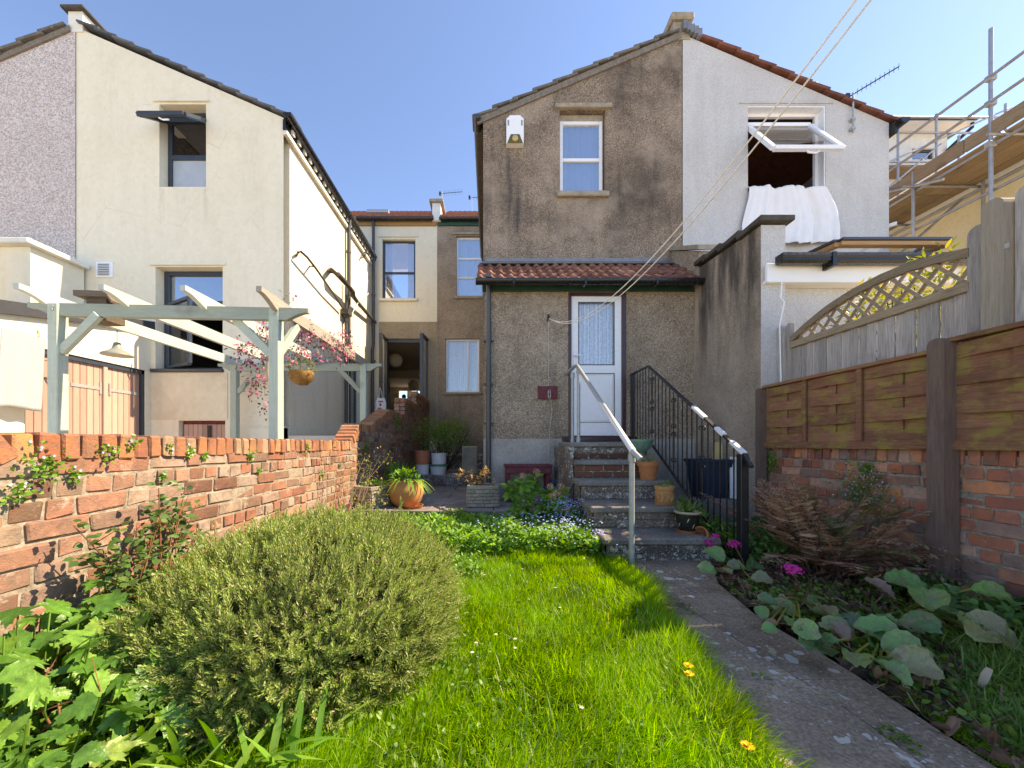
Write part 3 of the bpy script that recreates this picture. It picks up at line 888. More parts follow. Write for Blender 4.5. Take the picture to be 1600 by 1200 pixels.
# plinth along side wall and gable
pl = MB(); pl.box(XC1 - .03, XC1 + .045, YG - .045, YM - .05, -.1, 1.30); pl.box(gx(356), XC1 + .045, YG - .045, YG + .05, -.1, 1.28)
pl.build('plinth', M['cream'], cream)
pa = MB(); pa.box(gx(236), gx(356), YG - .012, YG + .05, gz(655), gz(583)); pa.build('lower_panel', M['cream_old'], cream)
roof_slab(cream, XC1 + .12, ZE - .05, XC0, ZR, YG + .2, YM + .3, M['slate'])
verge_tiles(cream, XC1 + .14, ZE - .045, XC0 + .1, ZR + .02, YG, 12, M['slate'])
cap = MB(); cap.box(XC0 - .10, XC0 + .14, YG - .02, YG + 2.2, ZR - .1, gz(20)); cap.build('party_wall_upstand', M['coping_cream'], cream)
cap = MB(); cap.cbox(XC0 - .17, XC0 + .21, YG - .09, YG + 2.25, gz(20) + .002, gz(20) + .05, .01); cap.build('coping', M['coping_dark'], cream)
gm = MB(); gutter(gm, (XC1 + .12, YG - .12, ZE - .02), (XC1 + .12, YM - .1, ZE - .02), .065); gm.build('gutter', M['black_pvc'], cream, True)
gm = MB(); gm.box(XC1 + .003, XC1 + .05, YG - .03, YM, ZE - .22, ZE - .05); gm.build('fascia', M['black_pvc'], cream)
gm = MB(); gm.box(XC1 + .002, XC1 + .07, YG - .02, YM, ZE - .29, ZE - .225); gm.build('soffit', M['coping_cream'], cream)
gm = MB()
for i in range(22):
    y = YG + .15 + i * .21; gm.box(XC1 + .05, XC1 + .085, y, y + .07, ZE - .16, ZE - .08)
gb_ = gm.build('gutter_bracket', M['coping_cream'], cream); gb_['kind'] = 'stuff'
# upper window of the gable: dark frame, fixed frosted pane, top sash pushed out flat
wf = MB(); Yw = YG + .165
x0, x1, z0, z1 = up; x1b = x1 - .02
wf.cbox(x0, x0 + .07, Yw, Yw + .06, z0, z1, .006); wf.cbox(x1 - .03, x1, Yw, Yw + .06, z0, z1, .006)
wf.cbox(x0 + .07, x1 - .03, Yw, Yw + .06, z0, z0 + .05, .006); wf.cbox(x0 + .07, x1 - .03, Yw, Yw + .06, z1 - .06, z1, .006)
zt = gz(234); wf.cbox(x0 + .07, x1 - .03, Yw + .002, Yw + .06, zt - .04, zt + .04, .006)
wobj = wf.build('window', M['navy'], cream)
q = MB(); q.box(x0 + .07, x1 - .03, Yw + .03, Yw + .036, z0 + .05, zt - .04); q.build('pane', M['frosted'], wobj)
sash = MB(); sy0, sy1 = 5.98, 6.5; zz0, zz1 = 6.15, 6.47
def sash_frame(mb, a, b, c, d, w, t):
    """a-b near edge, d-c hinge edge"""
    for p_, q_ in ((a, b), (b, c), (c, d), (d, a)):
        mb.beam(p_, q_, w, t, c=.004)
A, B, C, D_ = Vector((x0 + .03, sy0, zz0)), Vector((x1 - .03, sy0, zz0)), Vector((x1 - .03, sy1, zz1)), Vector((x0 + .03, sy1, zz1))
sash_frame(sash, A, B, C, D_, .07, .055)
so = sash.build('open_sash', M['navy'], wobj)
q = MB(); q.add([A + Vector((.03, .03, 0)), B + Vector((-.03, .03, 0)), C + Vector((-.03, -.03, 0)), D_ + Vector((.03, -.03, 0))], [(0, 1, 2, 3)]); q.build('pane', M['glass_clear'], so)
hb = MB(); hb.tube([(x0 + .33, sy0 + .03, zz0 - .03), (x0 + .40, sy0 + .02, zz0 - .07), (x0 + .50, sy0 + .01, zz0 - .075)], .013, 8); hb.build('handle', M['white_pvc'], so, True)
dr = MB(); dr.box(up[0] - .08, up[1] + .06, YG - .035, YG + .0, up[3] + .03, up[3] + .055); dr.build('drip_ledge', M['cream'], cream)
# lower window: side hung leaf open outwards
x0, x1, z0, z1 = lo
wf = MB()
wf.cbox(x0, x0 + .09, Yw, Yw + .06, z0, z1, .006); wf.cbox(x1 - .05, x1, Yw, Yw + .06, z0, z1, .006)
wf.cbox(x0 + .09, x1 - .05, Yw, Yw + .06, z0, z0 + .06, .006); wf.cbox(x0 + .09, x1 - .05, Yw, Yw + .06, z1 - .07, z1, .006)
zt = gz(468)
wf.cbox(x0 + .09, x1 - .05, Yw + .002, Yw + .06, zt - .04, zt + .04, .006)
wobj = wf.build('window', M['navy'], cream)
q = MB(); q.box(x0 + .09, x1 - .05, Yw + .03, Yw + .036, zt + .04, z1 - .07); q.build('pane', M['glass'], wobj)
hx = x0 + .1; ea = Vector((hx, Yw - .02, z0 + .06)); eb = Vector((hx + .62, Yw - .36, z0 + .06)); H = Vector((0, 0, zt - z0 - .1))
lf = MB(); sash_frame(lf, ea, eb, eb + H, ea + H, .05, .055); so = lf.build('open_leaf', M['navy'], wobj)
q = MB(); q.add([ea, eb, eb + H, ea + H], [(0, 1, 2, 3)]); q.build('pane', M['glass_clear'], so)
hb = MB(); hb.tube([eb + Vector((-.03, -.04, .55)), eb + Vector((-.03, -.07, .6)), eb + Vector((-.03, -.07, .72))], .012, 8); hb.build('handle', M['white_pvc'], so, True)
s = MB(); s.cbox(x0 - .06, x1 + .02, YG - .05, Yw, z0 - .05, z0 + .002, .008); s.build('sill', M['navy'], wobj)
dr = MB(); dr.box(lo[0] - .07, lo[1] + .06, YG - .035, YG, lo[3] + .02, lo[3] + .05); dr.build('drip_ledge', M['cream'], cream)
# vent and cellar hatch
v = MB(); v.cbox(gx(151), gx(177), YG - .02, YG + .01, gz(434), gz(410), .005); vo = v.build('vent_grille', M['white_pvc'], cream)
for i in range(7):
    v = MB(); z = gz(431) + i * .029; v.add([(gx(155), YG - .022, z), (gx(173), YG - .022, z), (gx(173), YG - .034, z + .012), (gx(155), YG - .034, z + .012)], [(0, 1, 2, 3)]); v.build('slat', M['grey_tub'], vo)
x0, x1, z0, z1 = cel
h = MB(); h.box(x0, x1, YG + .1, YG + .13, z0, z1); ho = h.build('cellar_hatch', M['maroon_wood'], cream)
npk = 9
for i in range(npk):
    h = MB(); a = x0 + .03 + (x1 - x0 - .06) * i / npk; h.cbox(a + .003, a + (x1 - x0 - .06) / npk - .003, YG + .07, YG + .098, z0, z1 - .06, .004); h.build('plank', M['pink_plank'], ho)
h = MB(); h.box(x0 + .45, x0 + .5, YG + .05, YG + .068, z1 - .28, z1 - .08); h.build('hinge', M['iron'], ho)
# side wall window, pipes
x = XC1
y0, y1, z0, z1 = sidew
w = MB(); w.box(x - .16, x - .11, y0, y0 + .06, z0, z1); w.box(x - .16, x - .11, y1 - .06, y1, z0, z1); w.box(x - .16, x - .11, y0, y1, z0, z0 + .06); w.box(x - .16, x - .11, y0, y1, z1 - .06, z1); w.box(x - .16, x - .11, (y0 + y1) / 2 - .03, (y0 + y1) / 2 + .03, z0, z1)
wo = w.build('window', M['navy'], cream)
q = MB(); q.box(x - .14, x - .134, y0 + .06, y1 - .06, z0 + .06, z1 - .06); q.build('pane', M['glass'], wo)
s = MB(); s.cbox(x - .1, x + .06, y0 - .05, y1 + .05, z0 - .07, z0 - .005, .008); s.build('sill', M['coping_cream'], wo)
ysp = sy(540)
dp = MB(); dp.tube([(x + .1, ysp, ZE - .08), (x + .08, ysp, ZE - .3), (x + .075, ysp, 3.35)], .045, 10)
for zc in (5.6, 4.6, 3.7): dp.tube([(x + .076, ysp, zc - .03), (x + .076, ysp, zc + .03)], .056, 10)
dp.build('downpipe', M['grey_pvc'], cream, True)
dp = MB(); dp.tube([(x + .10, YM - .18, ZE - .08), (x + .10, YM - .18, 3.9), (x + .07, YM - .18, 3.7), (x + .07, YM - .18, .9)], .045, 10)
for zc in (5.3, 4.5, 3.4): dp.tube([(x + .1, YM - .18, zc - .03), (x + .1, YM - .18, zc + .03)], .056, 10)
dp.build('downpipe', M['grey_pvc'], cream, True)
def spt(px, py, off=0.0):
    """point on the side wall seen at this pixel, stood off by off"""
    y = (YSW - off) * 600 / (765 - px); return Vector((x + off, y, 1 + (695 - py) / 600 * y))
wp = MB(); wp.tube([spt(463, 400, -.02), spt(466, 394, .10), spt(470, 393, .16), spt(480, 402, .18), spt(494, 420, .18), spt(516, 452, .16), spt(537, 484, .10)], .022, 8)
wp.tube([spt(484, 416, 0), spt(489, 416, .17)], .016, 6); wp.build('waste_pipe', M['brown_pipe'], cream, True)
wp = MB(); wp.tube([spt(516, 421, -.02), spt(518, 423, .16), spt(528, 429, .26), spt(540, 442, .27), spt(551, 456, .25), spt(552, 463, .22), spt(560, 474, .16), spt(589, 507, .09)], [.05, .055, .058, .058, .058, .055, .05, .05], 10); wp.build('soil_pipe', M['brown_pipe'], cream, True)
hp = MB(); c = spt(541, 490, .09); hp.box(c.x - .09, c.x + .09, c.y - .13, c.y + .13, c.z - .04, c.z + .07); hp.lathe([(.05, -.2), (.055, -.12), (.10, -.04)], c, 8); hp.build('hopper', M['brown_pipe'], cream)
dp = MB(); dp.tube([c + Vector((0, 0, -.15)), Vector((c.x, c.y, .8))], .04, 10); dp.tube([c + Vector((0, 0, .05)), Vector((c.x, c.y, c.z + .75))], .03, 10); dp.build('downpipe', M['grey_pvc'], cream, True)
br = MB(); br.tube([spt(556, 486, .10), spt(566, 472, .2), spt(576, 458, .3)], .012, 6); br.tube([spt(549, 492, .12), spt(561, 470, .22)], .012, 6); br.build('aerial_bracket', M['galv'], cream, True)
br = MB(); br.beam(spt(568, 393, 0), spt(574, 396, .22), .03, .03); br.beam(spt(569, 401, 0), spt(572, 396, .14), .02, .02); br.build('wall_bracket', M['iron'], cream)
# rear wall of the main house, with the open french doors
XMP = mx(683)
ZME = mz(346)
mw = MB()
uw = (mx(597), mx(649), mz(467), mz(374)); fd = (mx(601), mx(669), 1.72, mz(529))
wall_holes(mw, frontal(YM), [(XC0, ZME), (XMP, ZME)], -.1, [uw, fd], .28)
mw.build('rear_wall', M['cream'], cream)
b = MB(); b.box(mx(592), XMP - .005, YM - .012, YM + .02, fd[3] + .002, mz(503)); b.build('lintel_patch', M['bare_lintel'], cream)
b = MB(); b.box(fd[1] + .002, XMP - .008, YM - .010, YM + .02, 1.2, fd[3]); b.build('jamb_patch', M['bare_lintel'], cream)
window_front(cream, uw[0], uw[1], uw[2], uw[3], YM + .1, M['navy'], [mz(424)], .06, 'glass', None, (YM - .08, .08, M['coping_cream']))
for xx in ((uw[0] + .06, uw[0] + .24), (uw[1] - .27, uw[1] - .06)):
    q = MB(); q.box(xx[0], xx[1], YM + .24, YM + .27, uw[2], uw[3]); q.build('curtain', M['peach_curtain'], cream)
dr = MB(); dr.box(uw[0] - .1, uw[1] + .08, YM - .04, YM, uw[3] + .06, uw[3] + .09); dr.build('drip_ledge', M['cream'], cream)
gm = MB(); gutter(gm, (XC1 - .4, YM - .13, ZME + .02), (XMP - .08, YM - .13, ZME + .02), .07); gm.build('gutter', M['black_pvc'], cream, True)
gm = MB(); gm.box(XC1 - .4, XMP - .02, YM - .05, YM - .002, ZME - .14, ZME + .02); gm.build('fascia', M['bare_wood'], cream)
downpipe(cream, mx(585), YM - .1, mz(398) , ZME - .02, .04, M['grey_pvc'])
tile_slope(cream, XC1 - 2.5, XMP - .1, YM - .16, ZME + .05, 13.6, mz(346) + 1.72, M['tile_far'])
rl = MB(); rl.box(mx(560), mx(596), YM + .75, YM + 1.5, ZME + .72, ZME + .82); rl.xform(Matrix.Identity(4)); rl.build('roof_light', M['galv'], cream)
cp = MB(); cp.box(XMP - .12, XMP + .12, YM - .14, YM + 2.3, ZME - .05, mz(322)); cp.build('party_wall_upstand', M['white_wall'], cream)
cp = MB(); cp.cbox(XMP - .2, XMP + .2, YM - .22, YM + 2.32, mz(322) + .002, mz(322) + .09, .01); cp.build('coping', M['stone_cap'], cream)
cp = MB(); cp.box(XMP + .1, XMP + .75, YM + 2.4, YM + 3.0, ZME + 1.0, mz(309)); cp.build('chimney', M['white_wall'], cream)
# rooms seen through the doors
rm = MB(); rx0, rx1, rf, rc = -6.7, XMP - .12, 1.72, 4.28
def quad(m, a, b, c, d): m.add([a, b, c, d], [(0, 1, 2, 3)])
quad(rm, (rx0, 11.48, rf), (rx0, 22, rf), (rx0, 22, rc), (rx0, 11.48, rc)); quad(rm, (rx1, 11.48, rf), (rx1, 22, rf), (rx1, 22, rc), (rx1, 11.48, rc))
wall_holes(rm, frontal(22), [(rx0, rc), (rx1, rc)], rf, [(-5.2, -4.72, 2.3, 4.1), (-4.55, -3.75, 2.2, 4.1)], .2)
rm.box(rx0, rx1, 16.9, 17.15, 3.95, rc); rm.box(rx0, -4.45, 16.9, 17.15, rf, 3.95); rm.box(-2.3, rx1, 16.9, 17.15, rf, 3.95)
rm.build('room_wall', M['interior'], cream)
q = MB(); quad(q, (rx0, 11.2, rc + .004), (rx1, 11.2, rc + .004), (rx1, 22.2, rc + .004), (rx0, 22.2, rc + .004)); q.build('ceiling', M['ceiling'], cream)
q = MB(); quad(q, (rx0, 11.2, rf - .002), (rx1, 11.2, rf - .002), (rx1, 22.2, rf - .002), (rx0, 22.2, rf - .002)); q.build('floor', M['wood_floor'], cream)
q = MB()
for i in range(20):
    t0 = -5.75 + i * .028; q.add([(t0, 21.7 + .03 * (i % 2), rf), (t0 + .028, 21.7 + .03 * ((i + 1) % 2), rf), (t0 + .028, 21.7 + .03 * ((i + 1) % 2), 3.9), (t0, 21.7 + .03 * (i % 2), 3.9)], [(0, 1, 2, 3)])
q.build('curtain', M['interior'], cream)
q = MB(); 
for xa in (-4.52, -4.15, -3.78): q.box(xa - .03, xa + .03, 22.05, 22.1, 2.2, 4.1)
q.box(-4.55, -3.75, 22.06, 22.09, 3.35, 3.4); q.build('front_window_frame', M['white_pvc'], cream)
# french door frame and the two open leaves
x0, x1, z0, z1 = fd
f = MB(); f.box(x0, x0 + .07, YM + .05, YM + .13, z0, z1); f.box(x1 - .07, x1, YM + .05, YM + .13, z0, z1); f.box(x0 + .07, x1 - .07, YM + .05, YM + .13, z1 - .1, z1)
fo = f.build('french_door', M['navy'], cream)
for sx, hx in ((-1, x0 + .03), (1, x1 - .03)):
    m = MB(); a = Vector((hx, YM + .03, z0 + .03)); b = Vector((hx + sx * -.0 + (.02 if sx < 0 else -.06), YM - .58, z0 + .03)); H = Vector((0, 0, z1 - z0 - .06))
    sash_frame(m, a, b, b + H, a + H, .09, .06)
    lo_ = m.build('open_leaf', M['navy'], fo)
    q = MB(); q.add([a, b, b + H, a + H], [(0, 1, 2, 3)]); q.build('pane', M['glass_clear'], lo_)
    hd = MB(); hd.tube([b + Vector((0, .06, 1.0)), b + Vector((sx * -.07, .06, 1.0)), b + Vector((sx * -.07, .16, 1.0))], .012, 6); hd.build('handle', M['galv'], lo_, True)

# ================================================================ pinkish pebbledash neighbour at far left
pink = thing('pebbledash_house', 'pinkish grey pebbledash gable end cut off by the left edge of the picture', 'house', (-8.5, 8.8, 0))
pw = MB(); wall_holes(pw, frontal(YG - .014), [(XC0 - 3.5, gz(184)), (XC0 + .012, ZR - .02)], -.1, [], .2); pw.build('gable_wall', M['pink_dash'], pink)
pw = MB(); pw.box(XC0 - 3.5, XC0 - 3.3, YG + .2, YM, -.1, gz(186)); pw.build('side_wall', M['pink_dash'], pink)
roof_slab(pink, XC0 - 3.65, gz(184) - .06, XC0, ZR - .02, YG + .2, YM + .3, M['tile_grey'])
verge_tiles(pink, XC0 - 3.65, gz(184) - .06, XC0 - .14, ZR - .05, YG - .03, 10, M['tile_grey'], thick=.045)
vm = MB(); vm.add([(XC0 - 3.6, YG - .045, gz(184) - .1), (XC0 - .05, YG - .045, ZR - .10), (XC0 - .05, YG - .045, ZR - .01), (XC0 - 3.6, YG - .045, gz(184) - .0), (XC0 - 3.6, YG, gz(184) - .1), (XC0 - .05, YG, ZR - .10)], [(0, 1, 2, 3), (0, 1, 5, 4)]); vm.build('verge_mortar', M['mortar_verge'], pink)

# ================================================================ brown house
XB0, XB1 = gx(755), gx(1066)
ZBE, ZBR = gz(184), gz(54)
brown = thing('brown_house', 'brown roughcast house in the middle with tiled lean-to and white back door', 'house', (1.5, 8.4, 0))
bw_ = (gx(874), gx(946), gz(301), gz(172))
m = MB(); wall_holes(m, frontal(YG), [(XB0, ZBE), (XB1, ZBR)], -.1, [bw_], .2); m.build('gable_wall', M['brown_render'], brown)
m = MB(); m.box(XB0, XB0 + .2, YG + .2, YM, -.1, ZBE); m.build('side_wall', M['brown_render'], brown)
roof_slab(brown, XB0 - .12, ZBE - .06, XB1, ZBR, YG + .2, YM + .3, M['tile_grey'])
verge_tiles(brown, XB0 - .13, ZBE - .05, XB1 - .1, ZBR + .0, YG, 10, M['tile_grey'], thick=.04)
vm = MB(); vm.add([(XB0 - .1, YG - .03, ZBE - .13), (XB1 - .03, YG - .03, ZBR - .075), (XB1 - .03, YG - .03, ZBR + .02), (XB0 - .1, YG - .03, ZBE - .02), (XB0 - .1, YG, ZBE - .13), (XB1 - .03, YG, ZBR - .075)], [(0, 1, 2, 3), (0, 1, 5, 4)]); vm.build('verge_mortar', M['mortar_verge'], brown)
cap = MB(); cap.box(XB1 - .16, XB1 + .12, YG - .02, YG + 2.5, ZBR - .1, gz(36)); cap.build('party_wall_upstand', M['stone_cap'], brown)
cap = MB(); cap.cbox(XB1 - .21, XB1 + .17, YG - .08, YG + 2.55, gz(36) + .002, gz(25), .02); cap.build('coping', M['stone_cap'], brown)
ld = MB()
for i in range(5): ld.box(XB1 - .02 + i * .06, XB1 + .05 + i * .06, YG - .085 - .004 * (i % 2), YG + .1, ZBR + .02 - i * .03, ZBR + .16 - i * .035)
ld.build('lead_flashing', M['lead'], brown)
gm = MB(); gutter(gm, (XB0 - .10, YG - .1, ZBE - .03), (XB0 - .10, YM - .1, ZBE - .03), .06); gm.build('gutter', M['grey_pvc'], brown, True)
window_front(brown, bw_[0] + .02, bw_[1] - .02, bw_[2] + .0, gz(182), YG + .09, M['white_pvc'], [gz(243)], .055, 'glass', 'sky_blind', (YG - .07, .09, M['stone_cap']))
m = MB(); m.box(bw_[0] + .01, bw_[1] - .01, YG + .095, YG + .15, gz(182), gz(172.5)); m.build('window_head', M['stone_cap'], brown)
m = MB(); m.cbox(gx(867), gx(956), YG - .055, YG + .01, gz(171), gz(164), .012); m.build('lintel_ledge', M['stone_cap'], brown)
# lean-to
XL0, XL1 = dx(757), dx(1100)
door_o = (dx(888), dx(978), dz(684), dz(457))
ZLT = dz(449)
m = MB(); wall_holes(m, frontal(YD), [(XL0, ZLT), (XL1, ZLT)], 1.08, [door_o], .2); m.build('lean_to_wall', M['brown_leanto'], brown)
m = MB(); wall_holes(m, frontal(YD - .025), [(XL0 - .012, 1.09), (XL1, 1.09)], -.1, [], .22); m.build('plinth', M['plinth'], brown)
m = MB(); m.prism([(YD + .2, -.1), (YG, -.1), (YG, gz(415)), (YD + .2, ZLT)], lambda u, v, w: (w, u, v), XL0, XL0 + .2); m.build('lean_to_side', M['brown_leanto'], brown)
ye, ze, yt, zt = 5.44, 3.315, YG - .01, gz(416)
mr = MB(); mr.add([(XL0 - .1, ye + .02, ze - .03), (XL1, ye + .02, ze - .03), (XL1, yt, zt - .03), (XL0 - .1, yt, zt - .03)], [(0, 1, 2, 3)]); 
lroof = mr.build('lean_to_roof', M['mortar_verge'], brown)
tw, rows, sl = .302, 4, math.hypot(yt - ye, zt - ze)
def roman_tile():
    n = 16; xs = [i / n * tw for i in range(n + 1)]
    def hgt(x):
        u = (x / (tw / 2)) % 1.0
        return .038 * math.sin(math.pi * u / .62) if u < .62 else -.004
    m = MB(); L = sl / rows * 1.1
    rowsv = [[(x, 0, hgt(x) + .035) for x in xs], [(x, L, hgt(x) + .008) for x in xs], [(x, .004, hgt(x) + .012) for x in xs]]
    vs = rowsv[0] + rowsv[1] + rowsv[2]; k = n + 1; fs = []
    for i in range(n):
        fs += [(i, i + 1, k + i + 1, k + i), (2 * k + i, 2 * k + i + 1, i + 1, i)]
    m.add(vs, fs)
    me = bpy.data.meshes.new('roof_tile'); me.from_pydata(m.v, [], m.f); me.update()
    me.materials.append(M['tile_roman']); me.polygons.foreach_set('use_smooth', [True] * len(me.polygons))
    return me
tme = roman_tile()
ncol = 11; pit = math.atan2(zt - ze, yt - ye)
for r in range(rows):
    for c_ in range(ncol):
        o = bpy.data.objects.new('roof_tile', tme); col.objects.link(o); attach(o, lroof)
        t = r / rows
        o.location = (XL0 - .11 + c_ * tw + rng.uniform(-.006, .006), ye + (yt - ye) * t + rng.uniform(-.006, .006), ze + (zt - ze) * t + rng.uniform(-.003, .004))
        o.rotation_euler = (pit + rng.uniform(-.012, .012), rng.uniform(-.012, .012), rng.uniform(-.012, .012))
m = MB(); m.beam((XL0 - .05, yt - .06, zt + .035), (XL1 + .0, yt - .06, zt + .035), .16, .012, up=(0, -.55, .83)); m.beam((XL1 - .02, ye, ze + .06), (XL1 - .02, yt, zt + .06), .2, .015, up=(0, -.55, .83)); m.box(XL0, XL1, YG - .012, YG - .002, zt + .03, zt + .13); m.build('lead_flashing', M['lead'], lroof)
gm = MB(); gutter(gm, (XL0 - .12, ye - .035, ze - .0), (XL1 + .1, ye - .035, ze - .0), .062); gm.build('gutter', M['black_pvc'], lroof, True)
gm = MB()
for xb in (.4, 1.4, 2.4, 2.95): gm.box(XL0 + xb, XL0 + xb + .03, ye - .1, ye + .03, ze - .068, ze - .0)
gm.build('gutter_clip', M['black_pvc'], lroof)
m = MB(); m.box(XL0 - .03, XL1, YD - .035, YD - .002, dz(456), dz(440)); m.build('fascia', M['green_paint'], lroof)
downpipe(brown, dx(763.5), YD - .07, .15, dz(455), .038, M['grey_pvc'], (dz(534), dz(662), dz(601)), [(dx(763.5), YD - .1, dz(447)), (dx(763.5), ye - .03, dz(441))])
# back door
x0, x1, z0, z1 = door_o
m = MB(); m.cbox(x0, x0 + .045, YD - .012, YD + .1, z0, z1, .004); m.cbox(x1 - .055, x1, YD - .012, YD + .1, z0, z1, .004); m.cbox(x0 + .045, x1 - .055, YD - .011, YD + .1, z1 - .045, z1, .004)
m.cbox(x0 - .10, x1 + .14, YD - .06, YD + .1, z0 - .055, z0 + .02, .006)
dfr = m.build('door_frame', M['maroon'], brown)
a0, a1, b0, b1 = x0 + .047, x1 - .057, z0 + .03, z1 - .047
Yd = YD + .02
dr_ = MB()
st = .105
zl0, zl1 = dz(575), dz(572) 
gz0, gz1 = dz(570), dz(471)
pz0, pz1 = dz(660), dz(583)
dr_.cbox(a0, a0 + st, Yd, Yd + .06, b0, b1, .005); dr_.cbox(a1 - st, a1, Yd, Yd + .06, b0, b1, .005)
for za, zb in ((b0, pz0), (pz1, gz0), (gz1, b1)): dr_.cbox(a0 + st, a1 - st, Yd + .001, Yd + .06, za, zb, .005)
dr_.box(a0 + st, a1 - st, Yd + .018, Yd + .05, pz0, pz1)
door = dr_.build('door', M['white_pvc'], brown)
q = MB(); q.cbox(a0 + st + .02, a1 - st - .02, Yd + .008, Yd + .02, pz0 + .02, pz1 - .02, .006); q.build('panel', M['white_pvc'], door)
q = MB()
for bx in ((a0 + st, a1 - st, gz0, gz0 + .012), (a0 + st, a1 - st, gz1 - .012, gz1), (a0 + st, a0 + st + .01, gz0, gz1), (a1 - st - .01, a1 - st, gz0, gz1), (a0 + st, a1 - st, pz0 - .004, pz0 + .004), (a0 + st, a1 - st, pz1 - .004, pz1 + .004), (a0 + st - .003, a0 + st + .005, pz0, pz1), (a1 - st - .005, a1 - st + .003, pz0, pz1)):
    q.box(bx[0], bx[1], Yd - .002, Yd + .012, bx[2], bx[3])
q.build('seal', M['grey_pvc'], door)
q = MB(); q.box(a0 + st, a1 - st, Yd + .028, Yd + .034, gz0, gz1); q.build('pane', M['glass_clear'], door)
q = MB()
for i in range(40):
    u0 = a0 + .06 + (a1 - a0 - .12) * i / 40; u1 = a0 + .06 + (a1 - a0 - .12) * (i + 1) / 40
    f_ = lambda k: Yd + .09 + .02 * math.sin(k * 1.1) + .008 * math.sin(k * 2.7)
    q.add([(u0, f_(i), gz0 - .05), (u1, f_(i + 1), gz0 - .05), (u1, f_(i + 1), gz1 + .05), (u0, f_(i), gz1 + .05)], [(0, 1, 2, 3)])
q.build('lace_curtain', M['lace'], door, True)
q = MB(); hx, hz = a0 + .045, dz(558); q.cbox(hx - .016, hx + .016, Yd - .012, Yd - .001, hz - .12, hz + .1, .004); q.tube([(hx, Yd - .01, hz + .02), (hx, Yd - .05, hz + .02), (hx + .11, Yd - .052, hz + .02)], .01, 8); q.build('handle', M['white_pvc'], door)
# rear wall of main house on the brown side
m = MB(); lw = (mx(696), mx(749), mz(613), mz(529)); uw2 = (mx(713), mx(770), mz(463), mz(369))
wall_holes(m, frontal(YM), [(XMP, ZME), (XB0 + .2, ZME)], -.1, [lw, uw2], .25); m.build('rear_wall', M['brown_leanto'], brown)
window_front(brown, *lw, YM + .08, M['white_pvc'], [], .06, 'glass_clear', 'lace', (YM - .06, .07, M['stone_cap']), mull=(mx(731),))
window_front(brown, *uw2, YM + .08, M['white_pvc'], [mz(402), mz(432)], .05, 'glass', 'curtain', (YM - .06, .08, M['stone_cap']))
m = MB(); m.box(uw2[0] - .12, XB0, YM - .05, YM, uw2[3] + .04, uw2[3] + .09); m.build('lintel_ledge', M['stone_cap'], brown)
gm = MB(); gutter(gm, (XMP + .08, YM - .12, ZME + .02), (XB0 - .05, YM - .12, ZME + .02), .07); gm.build('gutter', M['black_pvc'], brown, True)
gm = MB(); gm.box(XMP + .02, XB0, YM - .05, YM - .002, ZME - .14, ZME + .02); gm.build('fascia', M['green_paint'], brown)
tile_slope(brown, XMP + .1, XB0 + 3, YM - .16, ZME + .05, 13.6, ZME + 1.72, M['tile_far'])
m = MB(); m.box(XMP - 3.4, XB1 + 3.5, 13.6, 13.9, ZME - .3, ZME + 1.72); m.build('ridge_wall', M['white_wall'], brown)
m = MB(); m.cbox(mx(713) - .4, mx(713), YM - .02, YM + .01, 1.52, 1.60, .004); m.build('air_brick', M['terracotta'], brown)

# ================================================================ pale grey neighbour on the right
XR1 = gx(1388); ZGE = gz(193)
grey = thing('grey_house', 'pale grey rendered house half with its top window pushed open, right of the brown one', 'house', (5, 8.4, 0))
gw = (gx(1168), gx(1289), gz(300), gz(166))
m = MB(); wall_holes(m, frontal(YG - .01), [(XB1 + .003, ZBR - .005), (XR1, ZGE)], -.1, [gw], .2); m.build('gable_wall', M['grey_dash'], grey)
m = MB(); m.box(XR1 - .2, XR1, YG + .2, YM, -.1, ZGE); m.build('side_wall', M['grey_dash'], grey)
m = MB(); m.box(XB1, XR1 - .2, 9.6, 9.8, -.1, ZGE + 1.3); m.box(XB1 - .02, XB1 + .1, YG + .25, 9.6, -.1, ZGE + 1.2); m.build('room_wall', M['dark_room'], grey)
roof_slab(grey, XR1 + .1, ZGE - .06, XB1, ZBR, YG + .2, YM + .3, M['tile_red'])
verge_tiles(grey, XR1 + .1, ZGE - .05, XB1 + .3, ZBR - .1, YG - .01, 11, M['tile_red'], thick=.05)
gm = MB(); gutter(gm, (XR1 + .12, YG - .16, ZGE - .04), (XR1 + .12, YM, ZGE - .04), .075); gm.box(XR1 + .01, XR1 + .06, YG - .1, YM, ZGE - .22, ZGE - .04); gm.build('gutter', M['black_pvc'], grey)
x0, x1, z0, z1 = gw; Yf = YG + .12
m = MB(); m.cbox(x0, x0 + .06, Yf, Yf + .06, z0, z1, .006); m.cbox(x1 - .06, x1, Yf, Yf + .06, z0, z1, .006); m.cbox(x0 + .06, x1 - .06, Yf, Yf + .06, z0, z0 + .06, .006); m.cbox(x0 + .06, x1 - .06, Yf, Yf + .06, z1 - .07, z1, .006)
m.cbox(x0 + .06, x1 - .06, Yf + .001, Yf + .06, z1 - .25, z1 - .19, .006)
wo = m.build('window', M['white_pvc'], grey)
m = MB(); m.box(x0 + .002, x1 - .002, YG - .006, YG + .12, z1 - .02, z1 - .003); m.box(x1 - .02, x1 - .003, YG - .004, YG + .12, z0, z1 - .02); m.build('reveal', M['white_pvc'], wo)
A = Vector((gx(1173) * 1.0, Yf - .02, 6.40)); B = Vector((gx(1272), Yf - .02, 6.40)); off = Vector((0, -.62, -.86))
sh = MB(); sash_frame(sh, A + off, B + off, B, A, .075, .06); so = sh.build('open_sash', M['white_pvc'], wo)
q = MB(); q.add([A + off, B + off, B, A], [(0, 1, 2, 3)]); q.build('pane', M['glass_clear'], so)
